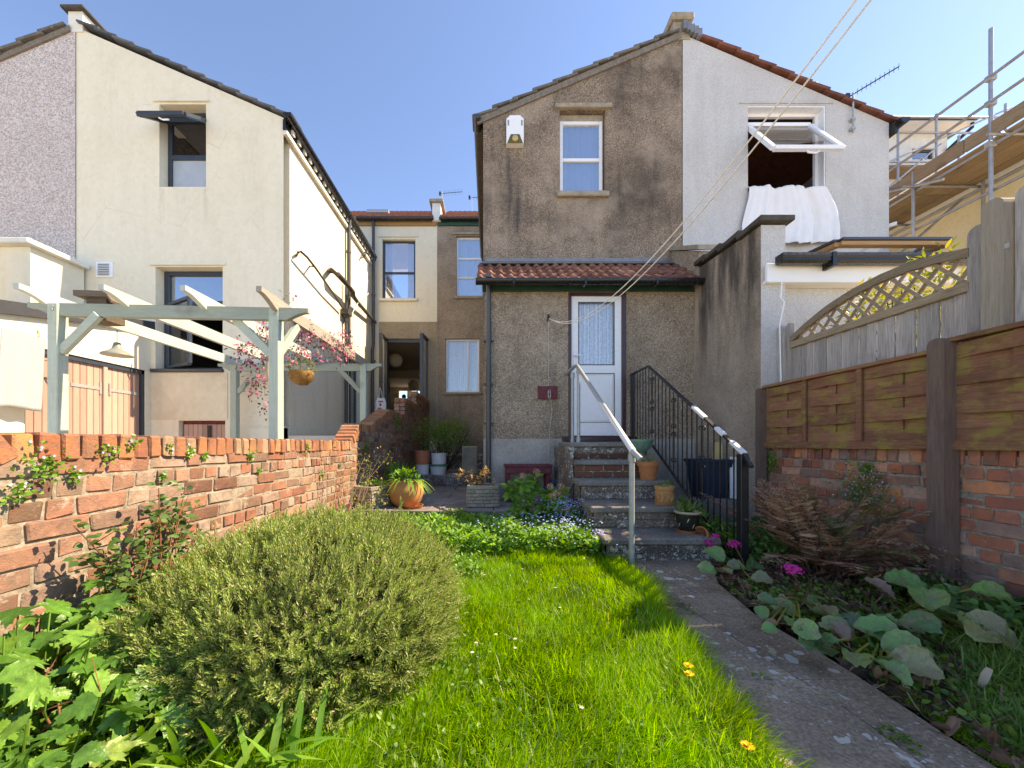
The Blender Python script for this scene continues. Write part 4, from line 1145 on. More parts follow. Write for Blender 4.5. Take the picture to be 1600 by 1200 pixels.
hb = MB(); c = (A + B) / 2 + off; hb.tube([c + Vector((-.02, 0, -.03)), c + Vector((.0, 0, -.06)), c + Vector((.12, 0, -.07)), c + Vector((.18, .02, -.03))], .014, 8); hb.build('handle', M['white_pvc'], so, True)
m = MB(); m.box(gx(1155), gx(1300), YG - .03, YG - .011, gw[3] + .03, gw[3] + .05); m.build('drip_ledge', M['grey_dash'], grey)
# its lower extension behind the fence
YE = 4.34
m = MB(); wall_holes(m, frontal(YE), [(3.27, 2.92), (9.0, 2.92)], -.1, [], .2); m.build('extension_wall', M['grey_dash'], grey)
m = MB(); m.add([(3.27, YE - .05, 2.98), (9, YE - .05, 2.98), (9, YG, 3.8), (3.27, YG, 3.8)], [(0, 1, 2, 3)]); m.build('extension_roof', M['slate'], grey)
m = MB(); m.cbox(3.02, 9.0, YE - .16, YE - .12, 2.77, 2.98, .006); m.cbox(3.02, 9.0, YE - .119, YE, 2.77, 2.80, .004); m.build('fascia', M['cream_pvc'], grey)
gm = MB(); yg = YE - .23
pf = [(-.055, .05), (-.06, .02), (-.05, .0), (-.055, -.03), (-.03, -.055), (.03, -.055), (.06, -.02), (.06, .05)]
gm.prism(pf, lambda u, v, w: (w, yg + u, 2.985 + v), 3.10, 9.0)
gm.box(3.62, 3.66, yg - .065, yg + .07, 2.89, 3.04)
gm.build('gutter', M['black_pvc'], grey)
vf = MB(); nA, nB = Vector((4.2, 4.62, 3.41)), Vector((5.5, 4.62, 3.41)); fB, fA = Vector((5.5, 5.4, 3.50)), Vector((4.2, 5.4, 3.50))
for p_, q_ in ((nA, nB), (nB, fB), (fB, fA), (fA, nA)): vf.beam(p_, q_, .09, .05, c=.004)
vo = vf.build('roof_window_sash', M['bare_wood'], grey)
vf = MB(); u_ = Vector((0, 0, .045))
for p_, q_ in ((nA, nB), (nB, fB), (fA, nA)): vf.beam(p_ + u_, q_ + u_, .12, .03)
vf.build('sash_flashing', M['grey_pvc'], vo)
q = MB(); q.add([nA, nB, fB, fA], [(0, 1, 2, 3)]); q.build('pane', M['glass_clear'], vo)
cb = MB(); cb.tube([(3.18, YE - .16, 2.77), (3.17, YE - .16, 2.6), (3.2, YE - .17, 2.55), (3.15, YE - .17, 2.3), (3.17, YE - .17, 1.5)], .008, 5); cb.build('cable', M['white_pvc'], grey)
cm = MB(); cm.tube([(XR1 + .02, YG + .1, gz(350)), (XR1 + .14, YG + .0, gz(349))], .035, 8); cm.build('security_camera', M['white_pvc'], grey, True)
# vent pipe beyond the ridge
vp = MB(); vp.tube([(gx(1298) + .25, 7.0, 6.6), (gx(1298) + .25, 7.0, 7.6)], .03, 8); vp.build('vent_pipe', M['grey_pvc'], grey, True)

# party wall between the two back yards
pw = thing('party_wall', 'tall weathered brown rendered wall with dark stepped coping right of the steps', 'wall', (3.14, 5.0, 0))
m = MB(); m.prism([(YE - .09, -.1), (YD + .1, -.1), (YD + .1, 3.56), (YE - .09, 3.43)], lambda u, v, w: (w, u, v), 3.005, 3.265); m.build('wall', M['brown_party'], pw)
m = MB(); m.box(3.003, 3.27, YE - .095, YE - .088, 1.0, 3.43); m.build('end_render', M['grey_dash'], pw)
cs = [(4.17, 4.60, 3.445), (4.55, 4.98, 3.49), (4.93, 5.34, 3.535), (5.29, 5.55, 3.575)]
for a, b, z in cs:
    m = MB(); m.cbox(2.945, 3.325, a, b, z, z + .06, .008); m.build('coping_slab', M['coping_dark'], pw)
m = MB(); m.prism([(YD - .1, 3.3), (YG - .01, 3.3), (YG - .01, gz(392)), (YD - .1, 3.80)], lambda u, v, w: (w, u, v), XB1 - .18, 3.262); m.build('abutment', M['brown_leanto'], pw)
m = MB(); m.prism([(YD - .16, 3.80), (YG - .012, gz(392)), (YG - .012, gz(386)), (YD - .16, 3.87)], lambda u, v, w: (w, u, v), XB1 - .22, 3.30); m.build('cap_stone', M['stone_cap'], pw)

# ================================================================ far buildings on the right, scaffold
yel = thing('yellow_house', 'yellow rendered side wall behind the scaffold at the right edge', 'house', (10.5, 9, 0))
m = MB(); m.box(9.9, 10.2, YG, YM, -.1, 6.5); m.box(10.2, 13.4, YG, YG + .2, -.1, 6.5); m.build('side_wall', M['yellow'], yel)
roof_slab(yel, 9.75, 6.45, 13.4, 8.0, YG, YM, M['tile_red'])
m = MB(); m.tube([(9.82, 10.3, 1), (9.82, 10.3, 6.2)], .05, 8); m.build('downpipe', M['black_pvc'], yel, True)
rear = thing('white_dormer_house', 'white dormer with small dark window above the scaffold at the back right', 'house', (10, 12.5, 0))
YQ = 12.0
def qx(x): return (x - 765) / 600 * YQ
def qz(y): return 1 + (695 - y) / 600 * YQ
m = MB(); dwn = (qx(1425), qx(1459), qz(249), qz(232)); wall_holes(m, frontal(YQ), [(qx(1340), qz(207)), (qx(1480), qz(207))], 0, [dwn], .2); m.box(qx(1480) - .1, qx(1480), YQ + .2, YQ + 3, 5, qz(207)); m.box(qx(1300), qx(1480), YQ + 3, YQ + 3.2, 0, qz(207)); m.build('wall', M['white_wall'], rear)
m = MB(); m.cbox(qx(1330), qx(1499), YQ - .5, YQ + 3.2, qz(207), qz(202), .02); m.build('roof', M['grey_pvc'], rear)
m = MB(); m.box(qx(1330), qx(1496), YQ - .45, YQ - .01, qz(209), qz(207) - .003); m.build('soffit', M['cream_pvc'], rear)
window_front(rear, *dwn, YQ + .05, M['grey_pvc'], [], .06, 'glass', 'curtain')
m = MB(); m.tube([(qx(1494), YQ - .4, qz(208)), (qx(1494), YQ - .4, qz(215)), (qx(1478), YQ - .05, qz(236)), (qx(1478), YQ - .05, qz(255))], .05, 8); m.build('downpipe', M['black_pvc'], rear, True)

sc = thing('scaffold', 'steel tube scaffold with timber boards along the yellow house', 'scaffold', (9.2, 8.5, 0), )
XS0, XS1, ZS = 8.55, 9.72, 6.28
def pole(parent, a, b, r=.028, name='pole'):
    m = MB(); m.tube([a, b], r, 10); return m.build(name, M['scaf_steel'], parent, True)
for yy, zt in ((6.55, 8.1), (9.0, 8.1), (11.1, 8.3)):
    pole(sc, (XS0, yy, -.05), (XS0, yy, zt))
for yy in (7.6, 9.9): pole(sc, (XS1 + .05, yy, -.05), (XS1 + .05, yy, ZS + .1))
for zz in (7.25, 6.82): pole(sc, (XS0 - .05, 4.6, zz), (XS0 - .05, 11.3, zz), .026, 'guard_rail')
pole(sc, (XS0 + .05, 4.6, ZS - .16), (XS0 + .05, 11.2, ZS - .16), .027, 'ledger'); pole(sc, (XS1 + .1, 4.6, ZS - .16), (XS1 + .1, 11.2, ZS - .16), .027, 'ledger')
for yy in (6.4, 7.7, 9.05, 10.3): pole(sc, (XS0 - .25, yy, ZS - .10), (XS1 + .2, yy, ZS - .10), .026, 'transom')
for i in range(5):
    xa = XS0 + .06 + i * .232
    for ya, yb in ((4.5, 8.0), (8.02, 11.3)):
        m = MB(); m.cbox(xa, xa + .212, ya, yb, ZS - .07 + .004 * (i % 2), ZS - .032 + .004 * (i % 2), .004); m.build('board', M['scaffold_board'], sc)
for ya, yb in ((4.5, 6.9), (6.92, 9.2), (9.22, 11.3)):
    m = MB(); m.cbox(XS0 - .02, XS0 + .02, ya, yb, ZS - .03, ZS + .22, .004); m.build('toe_board', M['scaffold_board'], sc)
for yy in (6.55, 9.0):
    for zz in (7.25, 6.82, ZS - .16):
        m = MB(); m.cbox(XS0 - .07, XS0 + .06, yy - .045, yy + .045, zz - .045, zz + .045, .01); m.build('coupler', M['galv'], sc)
sc2 = thing('scaffold', 'scaffold lift in front of the white dormer, far back', 'scaffold', (9.6, 11.6, 0))
Y2 = 11.4
def q2(x, y): return ((x - 765) / 600 * Y2, Y2, 1 + (695 - y) / 600 * Y2)
pole(sc2, q2(1340, 182), q2(1578, 184), .03, 'guard_rail'); pole(sc2, q2(1340, 206), q2(1522, 208), .03, 'guard_rail'); pole(sc2, q2(1360, 253), q2(1460, 253), .03, 'ledger'); pole(sc2, q2(1360, 291), q2(1420, 292), .03, 'ledger')
for xx, ya, yb in ((1403, 188, 480), (1463, 178, 480), (1498, 212, 480), (1571, 162, 480)): pole(sc2, q2(xx, ya), q2(xx, yb), .03)
for i in range(4):
    a = Vector(q2(1340, 256)); b = Vector(q2(1465, 256))
    m = MB(); m.box(a.x, b.x, Y2 + .03 + i * .14, Y2 + .03 + i * .14 + .13, a.z - .05, a.z - .01); m.build('board', M['scaffold_board'], sc2)
pole(sc2, q2(1385, 255), q2(1580, 168), .026, 'brace')
pole(sc2, q2(1380, 300), q2(1470, 225), .026, 'brace'); pole(sc2, q2(1440, 262), q2(1530, 205), .026, 'brace')
pole(sc, (XS0 - .04, 7.2, ZS - .3), (XS0 - .04, 10.6, 7.4), .026, 'brace'); pole(sc, (XS0 + .02, 8.0, 5.0), (XS1 + .1, 8.0, 6.1), .026, 'brace'); pole(sc, (XS0 + .06, 4.6, 5.35), (XS0 + .06, 11.2, 5.35), .026, 'ledger')
pole(sc, (XS0, 7.75, -.05), (XS0, 7.75, 6.5))

# ================================================================ boundary pier and outbuilding of the cream yard
bp = thing('boundary_pier', 'cream rendered boundary wall with pale coping against the pebbledash gable', 'wall', (-7, 5.9, 0))
m = MB(); m.box(-7.35, -6.72, 5.62, YG - .035, -.1, 3.90); m.build('wall', M['cream'], bp)
m = MB(); m.cbox(-7.45, -6.62, 5.5, YG - .04, 3.902, 3.98, .01); m.build('coping', M['coping_cream'], bp)
m = MB(); m.box(-9.5, -7.36, 5.2, 5.5, -.1, 3.85); m.build('low_wall', M['cream'], bp)
XS = gx(236)
shed = thing('outbuilding', 'cream outbuilding with salmon pink plank doors and dark sloping roof edge', 'shed', (-7, 5.4, 0))
ysh0 = 4.0
zf = lambda y: 2.44 + (y - ysh0) * .20
m = MB(); doors = [(4.66, YG - .10, .3, 2.22)]
wall_holes(m, lambda u, v, w: (XS - w, u, v), [(ysh0, zf(ysh0)), (YG - .002, zf(YG))], -.1, doors, .12); m.build('wall', M['cream'], shed)
m = MB(); m.prism([(ysh0 - .12, zf(ysh0) - .03), (YG - .003, zf(YG) - .03), (YG - .003, zf(YG) + .13), (ysh0 - .12, zf(ysh0) + .12)], lambda u, v, w: (w, u, v), -9.0, XS + .07); m.build('roof', M['grey_pvc'], shed)
m = MB(); m.box(-9, XS - .12, ysh0, ysh0 + .12, -.1, zf(ysh0) - .035); m.build('end_wall', M['cream'], shed)
for ya, yb, z0, z1 in doors:
    m = MB(); m.box(XS - .10, XS - .06, ya, ya + .05, z0, z1); m.box(XS - .10, XS - .02, yb - .05, yb, z0, z1); m.box(XS - .1, XS - .02, ya, yb, z1 - .07, z1)
    m.box(XS - .1, XS - .085, ya + .05, yb - .05, z0, z1 - .06)
    dd = m.build('door', M['navy'], shed)
    n = max(3, round((yb - ya - .1) / .092)); wd = (yb - ya - .1) / n
    for i in range(n):
        m = MB(); m.cbox(XS - .08, XS - .055, ya + .05 + i * wd + .003, ya + .05 + (i + 1) * wd - .003, z0, z1 - .065, .005); m.build('plank', M['pink_plank'], dd)
    for ha, hb2, hp in ((5.22, 5.62, 5.60), (5.74, 6.2, 5.74)):
        m = MB(); m.box(XS - .054, XS - .045, ha, hb2, z1 - .42, z1 - .375); m.box(XS - .054, XS - .04, hp, hp + .03, z1 - .48, z1 - .3); m.build('hinge', M['galv'], dd)
m = MB(); m.cbox(XS - .053, XS - .02, 5.64, 5.70, .3, 2.15, .006); m.build('door_stile', M['pink_plank'], shed)
m = MB(); m.tube([(XS + .04, 4.92, 1.95), (XS + .06, 4.98, 1.87), (XS + .05, 5.03, 1.72), (XS + .05, 5.06, 1.66)], .01, 6); m.tube([(XS + .04, 4.92, 1.95), (XS + .05, 5.0, 1.95), (XS + .05, 5.06, 1.94)], .012, 6); m.build('strap', M['iron'], shed)
# ---------------------------------------------------------------- lawn, path, beds, patio
def sheet(poly, z, name, mat, kind='structure', jitter=0.0, step=.12):
    """flat polygon sheet, optionally with an uneven surface"""
    import bmesh
    bm = bmesh.new()
    bm.faces.new([bm.verts.new((x, y, z)) for x, y in poly])
    bmesh.ops.triangulate(bm, faces=bm.faces)
    if jitter:
        for _ in range(6):
            es = [e for e in bm.edges if e.calc_length() > step]
            if not es: break
            bmesh.ops.subdivide_edges(bm, edges=es, cuts=1, use_grid_fill=False)
            bmesh.ops.triangulate(bm, faces=bm.faces)
        for v in bm.verts: v.co.z += rng.uniform(-jitter, jitter)
    me = bpy.data.meshes.new(name); bm.to_mesh(me); bm.free()
    o = obj(name, me, mat, None, True)
    o['kind'] = kind
    return o

XW = -1.75      # face of the left garden wall
XF = 3.05       # face of the right garden wall
sheet([(-1.0, -.9), (.85, -.9), (.86, 1.2), (.96, 2.0), (1.08, 2.8), (1.13, 3.3), (.3, 3.5), (-.6, 3.35), (-1.2, 2.6)], -.02, 'lawn', M['lawn_base'], jitter=.008)
sheet([(1.58, .0), (3.04, .0), (3.04, 4.3), (2.15, 4.3), (2.0, 3.1), (1.62, 2.5)], -.015, 'flower_bed', M['soil'], jitter=.03, step=.08)
sheet([(-1.74, -.5), (-.95, -.5), (-.75, 1.2), (-.3, 2.4), (.1, 3.35), (1.14, 3.4), (1.02, 4.67), (-1.74, 4.67)], -.03, 'flower_bed', M['soil'], jitter=.02)
path = bpy.data.objects.new('path', None); col.objects.link(path); path['kind'] = 'structure'; path['_base'] = (0, 0, 0)
rows_ = [(-.9, -.25), (-.25, .45), (.45, 1.12), (1.12, 1.64), (1.64, 2.27), (2.27, 2.78), (2.78, 3.40)]
def pl_x(y): return np.interp(y, [-1, 1.2, 2.0, 2.8, 3.4], [.80, .81, .90, 1.04, 1.03])
def pr_x(y): return np.interp(y, [-1, 1.3, 1.75, 2.2, 2.8, 3.2, 3.4], [1.57, 1.575, 1.60, 1.56, 1.66, 1.86, 1.95])
def md_x(y): return np.interp(y, [-1, 1.4, 2.3, 3.4], [1.36, 1.36, 1.22, 1.30])
for ya, yb in rows_:
    for side in (0, 1):
        g_ = .0022; a = ya + g_; b = yb - g_
        L0 = pl_x if side == 0 else (lambda y: md_x(y) + g_); L1 = (lambda y: md_x(y) - g_) if side == 0 else pr_x
        ys = np.linspace(a, b, 4)
        left = [(float(L0(y)), float(y)) for y in ys]; right = [(float(L1(y)), float(y)) for y in ys][::-1]
        poly = left + right
        top = rng.uniform(-.003, .003)
        m = MB(); k = len(poly)
        cx = sum(p[0] for p in poly) / k; cy = sum(p[1] for p in poly) / k
        ins = [(x + (cx - x) * .015, y + (cy - y) * .015) for x, y in poly]
        m.add([(x, y, -.055) for x, y in poly] + [(x, y, top - .004) for x, y in poly] + [(x, y, top) for x, y in ins],
              [(i, (i + 1) % k, k + (i + 1) % k, k + i) for i in range(k)] + [(k + i, k + (i + 1) % k, 2 * k + (i + 1) % k, 2 * k + i) for i in range(k)] + [tuple(range(2 * k, 3 * k))])
        m.build('slab', M['path'], path)
patio = bpy.data.objects.new('patio', None); col.objects.link(patio); patio['kind'] = 'structure'; patio['_base'] = (0, 0, 0)
m = MB(); m.box(-1.74, 1.0, 4.70, 7.38, -.05, .135); m.build('base', M['riser'], patio)
yrow = [4.66, 5.2, 5.75, 6.3, 6.85, 7.38]
for j, (ya, yb) in enumerate(zip(yrow, yrow[1:])):
    xs = [-1.74, -1.28, -.62, .05, .6, 1.0] if j % 2 == 0 else [-1.74, -.95, -.3, .35, 1.0]
    for xa, xb in zip(xs, xs[1:]):
        if ya >= 5.6 and xa > -.15: continue
        z = .20 + rng.uniform(-.004, .004)
        m = MB(); m.cbox(xa + .004, min(xb, 1.0) - .004, ya + .004, yb - .004, .14, z, .006); m.build('slab', M['patio'], patio)
m = MB(); m.cbox(-1.74, -.12, 7.38, 9.3, -.05, .42, .02); m.build('raised_step', M['riser'], patio)
m = MB(); m.cbox(-1.74, -.12, 9.3, YM - .01, -.05, .75, .02); m.build('raised_step', M['riser'], patio)
# neighbour's yard behind the wall, and the yard over the fence
tag(MB().box(-12, -1.98, .2, 6.3, -.05, .30).build('neighbour_yard', M['bounce_paving']), kind='structure')
tag(MB().box(-3.3, -1.98, 6.3, YM - .02, -.05, 1.15).build('neighbour_terrace', M['bounce_paving']), kind='structure')

# ---------------------------------------------------------------- brickwork
def brick_mesh(lx, ly, lz, seed, c=.0065, jit=.0045):
    r = random.Random(seed)
    m = MB(); m.cbox(-lx / 2, lx / 2, -ly / 2, ly / 2, -lz / 2, lz / 2, c)
    v = [(x + r.uniform(-jit, jit), y + r.uniform(-jit, jit), z + r.uniform(-jit, jit)) for x, y, z in m.v]
    me = bpy.data.meshes.new('brick'); me.from_pydata(v, [], m.f); me.update()
    import bmesh
    bm = bmesh.new(); bm.from_mesh(me); bmesh.ops.recalc_face_normals(bm, faces=bm.faces); bm.to_mesh(me); bm.free()
    return me
BH, BL, BJ = .0735, .224, .0095
STR = [brick_mesh(.05, BL, BH, i) for i in range(7)]
HDR = [brick_mesh(.05, .105, BH, 20 + i) for i in range(5)]
COP = [brick_mesh(.236, .069, .112, 40 + i, .008) for i in range(6)]

class Bricks:
    """collects brick placements on one wall; the first 300 (largest in the photo) are parts, the rest one joined part"""
    def __init__(self): self.items = []
    def add(self, me, loc, rot=(0, 0, 0), mat=None, scale=(1, 1, 1)): self.items.append((me, Vector(loc), rot, mat, scale))
    def build(self, parent, limit=300):
        self.items.sort(key=lambda i: (i[1] - Vector((0, 0, 1))).length)
        for me, loc, rot, mat, sc_ in self.items[:limit]:
            key = mat.name
            mm = bpy.data.meshes.get(me.name + '_' + key)
            if mm is None or not len(mm.materials):
                mm = me.copy(); mm.name = me.name + '_' + key; mm.materials.clear(); mm.materials.append(mat)
            o = bpy.data.objects.new('brick', mm); col.objects.link(o); attach(o, parent)
            o.location = loc; o.rotation_euler = rot; o.scale = sc_
        groups = {}
        for it in self.items[limit:]: groups.setdefault(it[3].name, []).append(it)
        for nm, its in groups.items():
            mb = MB()
            for me, loc, rot, mat, sc_ in its:
                Mx = Matrix.Translation(loc) @ __import__('mathutils').Euler(rot).to_matrix().to_4x4() @ Matrix.Diagonal((*sc_, 1))
                mb.add([Mx @ v.co for v in me.vertices], [tuple(p.vertices) for p in me.polygons])
            o = mb.build('bricks', ISL.get(nm, its[0][3]), parent, False, False); o['kind'] = 'stuff'

def courses(B, X, sgn, y0, y1, z0, top, mat, header_every=4, skip=None):
    """brick courses on a face at X looking along sgn*X; top(y) gives the height the courses stop at"""
    nz = 0; z = z0
    zmax = max(top(y0), top(y1), top((y0 + y1) / 2))
    while z + BH <= zmax + .03:
        hdr = header_every and nz % header_every == header_every - 2
        y = y0 - rng.uniform(0, .2)
        while y < y1:
            h = hdr or rng.random() < .12
            L = .105 if h else BL
            yc = y + L / 2
            if y0 - .02 < yc < y1 + .05 and z + BH <= top(yc) + .035 and not (skip and skip(yc, z)):
                me = rng.choice(HDR if h else STR)
                d = rng.uniform(-.006, .006)
                B.add(me, (X - sgn * (.025 + d), yc, z + BH / 2 + rng.uniform(-.004, .004)), (rng.uniform(-.02, .02), rng.uniform(-.02, .02), rng.uniform(-.012, .012)), mat, (1, rng.uniform(.95, 1.02), rng.uniform(.93, 1.04)))
            y += L + BJ * rng.uniform(.7, 1.5)
        z += BH + BJ; nz += 1

# left wall
lw_ = thing('brick_wall', 'sunlit orange brick garden wall on the left stepping up towards the houses', 'wall', (XW - .11, 4.5, 0))
ptop = [(-.6, .42), (.9, .60), (1.38, 1.045), (4.82, 1.045), (5.2, 1.29), (5.65, 1.29), (6.75, 1.62), (7.98, 1.62), (8.0, 1.98), (9.2, 1.98), (9.22, 2.28), (11.2, 2.28)]
ltop = lambda y: float(np.interp(y, [p[0] for p in ptop], [p[1] for p in ptop]))
core = MB()
poly = [(-.6, -.1)] + [(11.18, -.1)] + [(y, z - .05) for y, z in reversed(ptop[:-1] + [(11.18, 2.28)])]
core.prism(poly, lambda u, v, w: (w, u, v), XW - .225, XW - .009)
core.build('mortar', M['mortar'], lw_)
B = Bricks()
courses(B, XW, 1, .55, 11.1, -.04, lambda y: ltop(y) - .115, M['brick'])
# coping: bricks on edge across the wall
y = .62
while y < 11.1:
    z = ltop(y)
    slope = (ltop(y + .03) - ltop(y - .03)) / .06
    if abs(slope) > 3: slope = 0
    ang = math.atan(slope)
    B.add(rng.choice(COP), (XW - .108 + rng.uniform(-.006, .006), y, z - .056 * math.cos(ang) + rng.uniform(-.004, .004)), (ang + rng.uniform(-.03, .03), rng.uniform(-.015, .015), rng.uniform(-.02, .02)), M['coping_brick'])
    y += .0805 * math.cos(ang) * rng.uniform(.98, 1.05)
# pier ends seen from the front
for yp, zt_, zb_ in ((7.98, 1.98, 1.66), (9.2, 2.28, 2.0)):
    z = zb_
    while z < zt_ - .06:
        for xo in (-.057, -.17): B.add(rng.choice(HDR), (XW + xo, yp - .02, z), (0, 0, math.pi / 2), M['brick'])
        z += BH + BJ
B.build(lw_)

# right wall
rw = thing('brick_wall', 'shaded red brick garden wall on the right under the brown fence', 'wall', (XF + .11, 2.8, 0))
core = MB(); core.box(XF + .009, XF + .22, .4, 4.24, -.1, .93); core.build('mortar', M['mortar'], rw)
B = Bricks()
courses(B, XF, -1, .7, 4.22, -.05, lambda y: .87, M['brick_dark'], 3)
y = .72
while y < 4.2:
    B.add(rng.choice(COP), (XF + .112 + rng.uniform(-.006, .006), y, .925), (rng.uniform(-.03, .03), rng.uniform(-.015, .015), 0), M['brick_dark']); y += .081
B.build(rw)

# ---------------------------------------------------------------- lower brown fence
def post(parent, x, y, z0, z1, w, mat, name='post', rnd=True, d=None):
    d = d or w
    m = MB()
    if rnd:
        n = 8
        prof = [(-w / 2, z0)] + [(w / 2, z0)] + [(w / 2 * math.cos(math.pi * i / n), z1 - w * .45 + w * .45 * math.sin(math.pi * i / n)) for i in range(n + 1)]
        m.prism(prof, lambda u, v, k: (x + k, y + u, v), -d / 2, d / 2)
    else:
        m.cbox(x - d / 2, x + d / 2, y - w / 2, y + w / 2, z0, z1, .006)
    return m.build(name, mat, parent)
bf = thing('brown_fence', 'low brown woven fence with mossy horizontal slats on top of the right brick wall', 'fence', (3.05, 2.8, 0))
post(bf, 2.985, 2.53, -.05, 1.70, .10, M['post_brown']); post(bf, 2.985, 4.22, -.05, 1.62, .075, M['post_brown'])
def woven(y0, y1, nb, zb=.995, zt=1.615):
    w = (y1 - y0)
    m = MB(); m.cbox(XF - .06, XF + .03, y0, y1, zb - .03, zb + .035, .004); m.build('rail', M['slat_brown'], bf)
    m = MB(); m.cbox(XF - .075, XF + .02, y0, y1, zt, zt + .03, .004); m.build('rail', M['slat_brown'], bf)
    bw2 = w / nb
    for k in range(1, nb):
        m = MB(); yy = y0 + k * bw2; m.cbox(XF - .068, XF - .045, yy - .02, yy + .02, zb + .035, zt, .004); m.build('batten', M['slat_brown'], bf)
    for k in range(nb):
        yy = y0 + (k + .5) * bw2; m = MB(); m.box(XF - .035, XF - .027, yy - .035, yy + .035, zb + .035, zt); m.build('batten', M['slat_brown'], bf)
    nr = 7; hh = (zt - zb - .035) / nr
    for r in range(nr):
        z0 = zb + .022 + r * hh; sgn = 1 if r % 2 == 0 else -1
        for k in range(nb):
            a = y0 + k * bw2; n = 10; vs = []; fs = []
            for i in range(n + 1):
                t = i / n; bulge = .018 * math.sin(math.pi * t) * sgn
                xx = XF - .031 - bulge; sag = .004 * math.sin(3 * t + r + k)
                for ddx, ddz in ((-.004, .0), (.004, .0), (.004, hh + .004), (-.004, hh + .004)):
                    vs.append((xx + ddx, a + t * bw2, z0 + ddz + sag))
            for i in range(n):
                for q_ in range(4):
                    fs.append((i * 4 + q_, i * 4 + (q_ + 1) % 4, (i + 1) * 4 + (q_ + 1) % 4, (i + 1) * 4 + q_))
            m = MB(); m.add(vs, fs); m.build('slat', M['slat_brown'], bf)
woven(2.565, 4.2, 3)
woven(.55, 2.50, 3, .995, 1.665)

# ---------------------------------------------------------------- neighbour's grey fence with arched lattice
gf = thing('grey_fence', 'tall weathered grey board fence with arched lattice top behind the brown fence', 'fence', (3.25, 3.3, 0))
XN = 3.22
post(gf, XN, 4.20, 0, 2.40 - .1, .085, M['fence_grey'], 'post', True); post(gf, XN, 4.11, 0, 2.30, .05, M['fence_grey'], 'post', False)
post(gf, XN - .02, 2.40, 0, 2.535, .11, M['post_pine'], 'post', True, .12); post(gf, XN, 2.515, 0, 2.44, .11, M['fence_grey'], 'post', True, .05); post(gf, XN + .02, 2.27, 0, 2.56, .13, M['fence_grey'], 'post', True, .09)
y = 2.58; i = 0
while y < 4.07:
    w = .078 * rng.uniform(.88, 1.12); m = MB(); xx = XN + (.012 if i % 2 else 0)
    m.cbox(xx - .008, xx + .008, y, min(y + w, 4.07) - .003, 1.2, 2.03 + rng.uniform(-.004, .004), .003); m.build('board', M['fence_grey'], gf)
    y += w * .985; i += 1
m = MB(); m.cbox(XN - .035, XN + .02, 2.56, 4.08, 2.025, 2.09, .006); m.build('rail', M['fence_rail'], gf)
def arch(y): return float(np.interp(y, [2.56, 2.75, 2.95, 3.15, 3.4, 3.65, 3.9, 4.08], [2.315, 2.362, 2.39, 2.395, 2.37, 2.318, 2.23, 2.145]))
m = MB(); vs = []; fs = []
ys = np.linspace(2.56, 4.08, 25)
for y in ys:
    for ddx, ddz in ((-.03, -.062), (.02, -.062), (.02, 0), (-.03, 0)): vs.append((XN + ddx, y, arch(y) + ddz))
for i in range(24):
    for q_ in range(4): fs.append((i * 4 + q_, i * 4 + (q_ + 1) % 4, (i + 1) * 4 + (q_ + 1) % 4, (i + 1) * 4 + q_))
m.add(vs, fs + [(0, 1, 2, 3), (96, 97, 98, 99)]); m.build('arched_rail', M['fence_rail'], gf)
zb = 2.085
for sgn, xo in ((1, -.008), (-1, .006)):
    k = 2.3 if sgn > 0 else 2.4
    while k < 4.4:
        pts = [(k + sgn * t, zb + t) for t in np.linspace(0, .36, 40)]
        ok = [p for p in pts if 2.57 < p[0] < 4.07 and p[1] < arch(p[0]) - .05]
        if len(ok) > 3:
            m = MB(); m.beam((XN + xo, ok[0][0], ok[0][1] - .01), (XN + xo, ok[-1][0], ok[-1][1] + .015), .011, .026, up=(0, -sgn, 1)); m.build('lattice_strip', M['fence_rail'], gf)
        k += .135
y = 2.19; i = 0
while y > .4:
    m = MB(); m.cbox(XN + .02 + .012 * (i % 2), XN + .036 + .012 * (i % 2), y - .105, y + .012, 1.0, 2.33 + rng.uniform(-.01, .01), .003); m.build('board', M['fence_grey'], gf); y -= .1; i += 1
m = MB(); m.cbox(XN - .02, XN + .02, .4, 2.2, 2.16, 2.24, .004); m.build('rail', M['fence_rail'], gf)
m = MB(); m.box(XN - .09, XN - .083, 2.315, 2.335, 2.19, 2.22); m.build('bracket', M['galv'], gf)

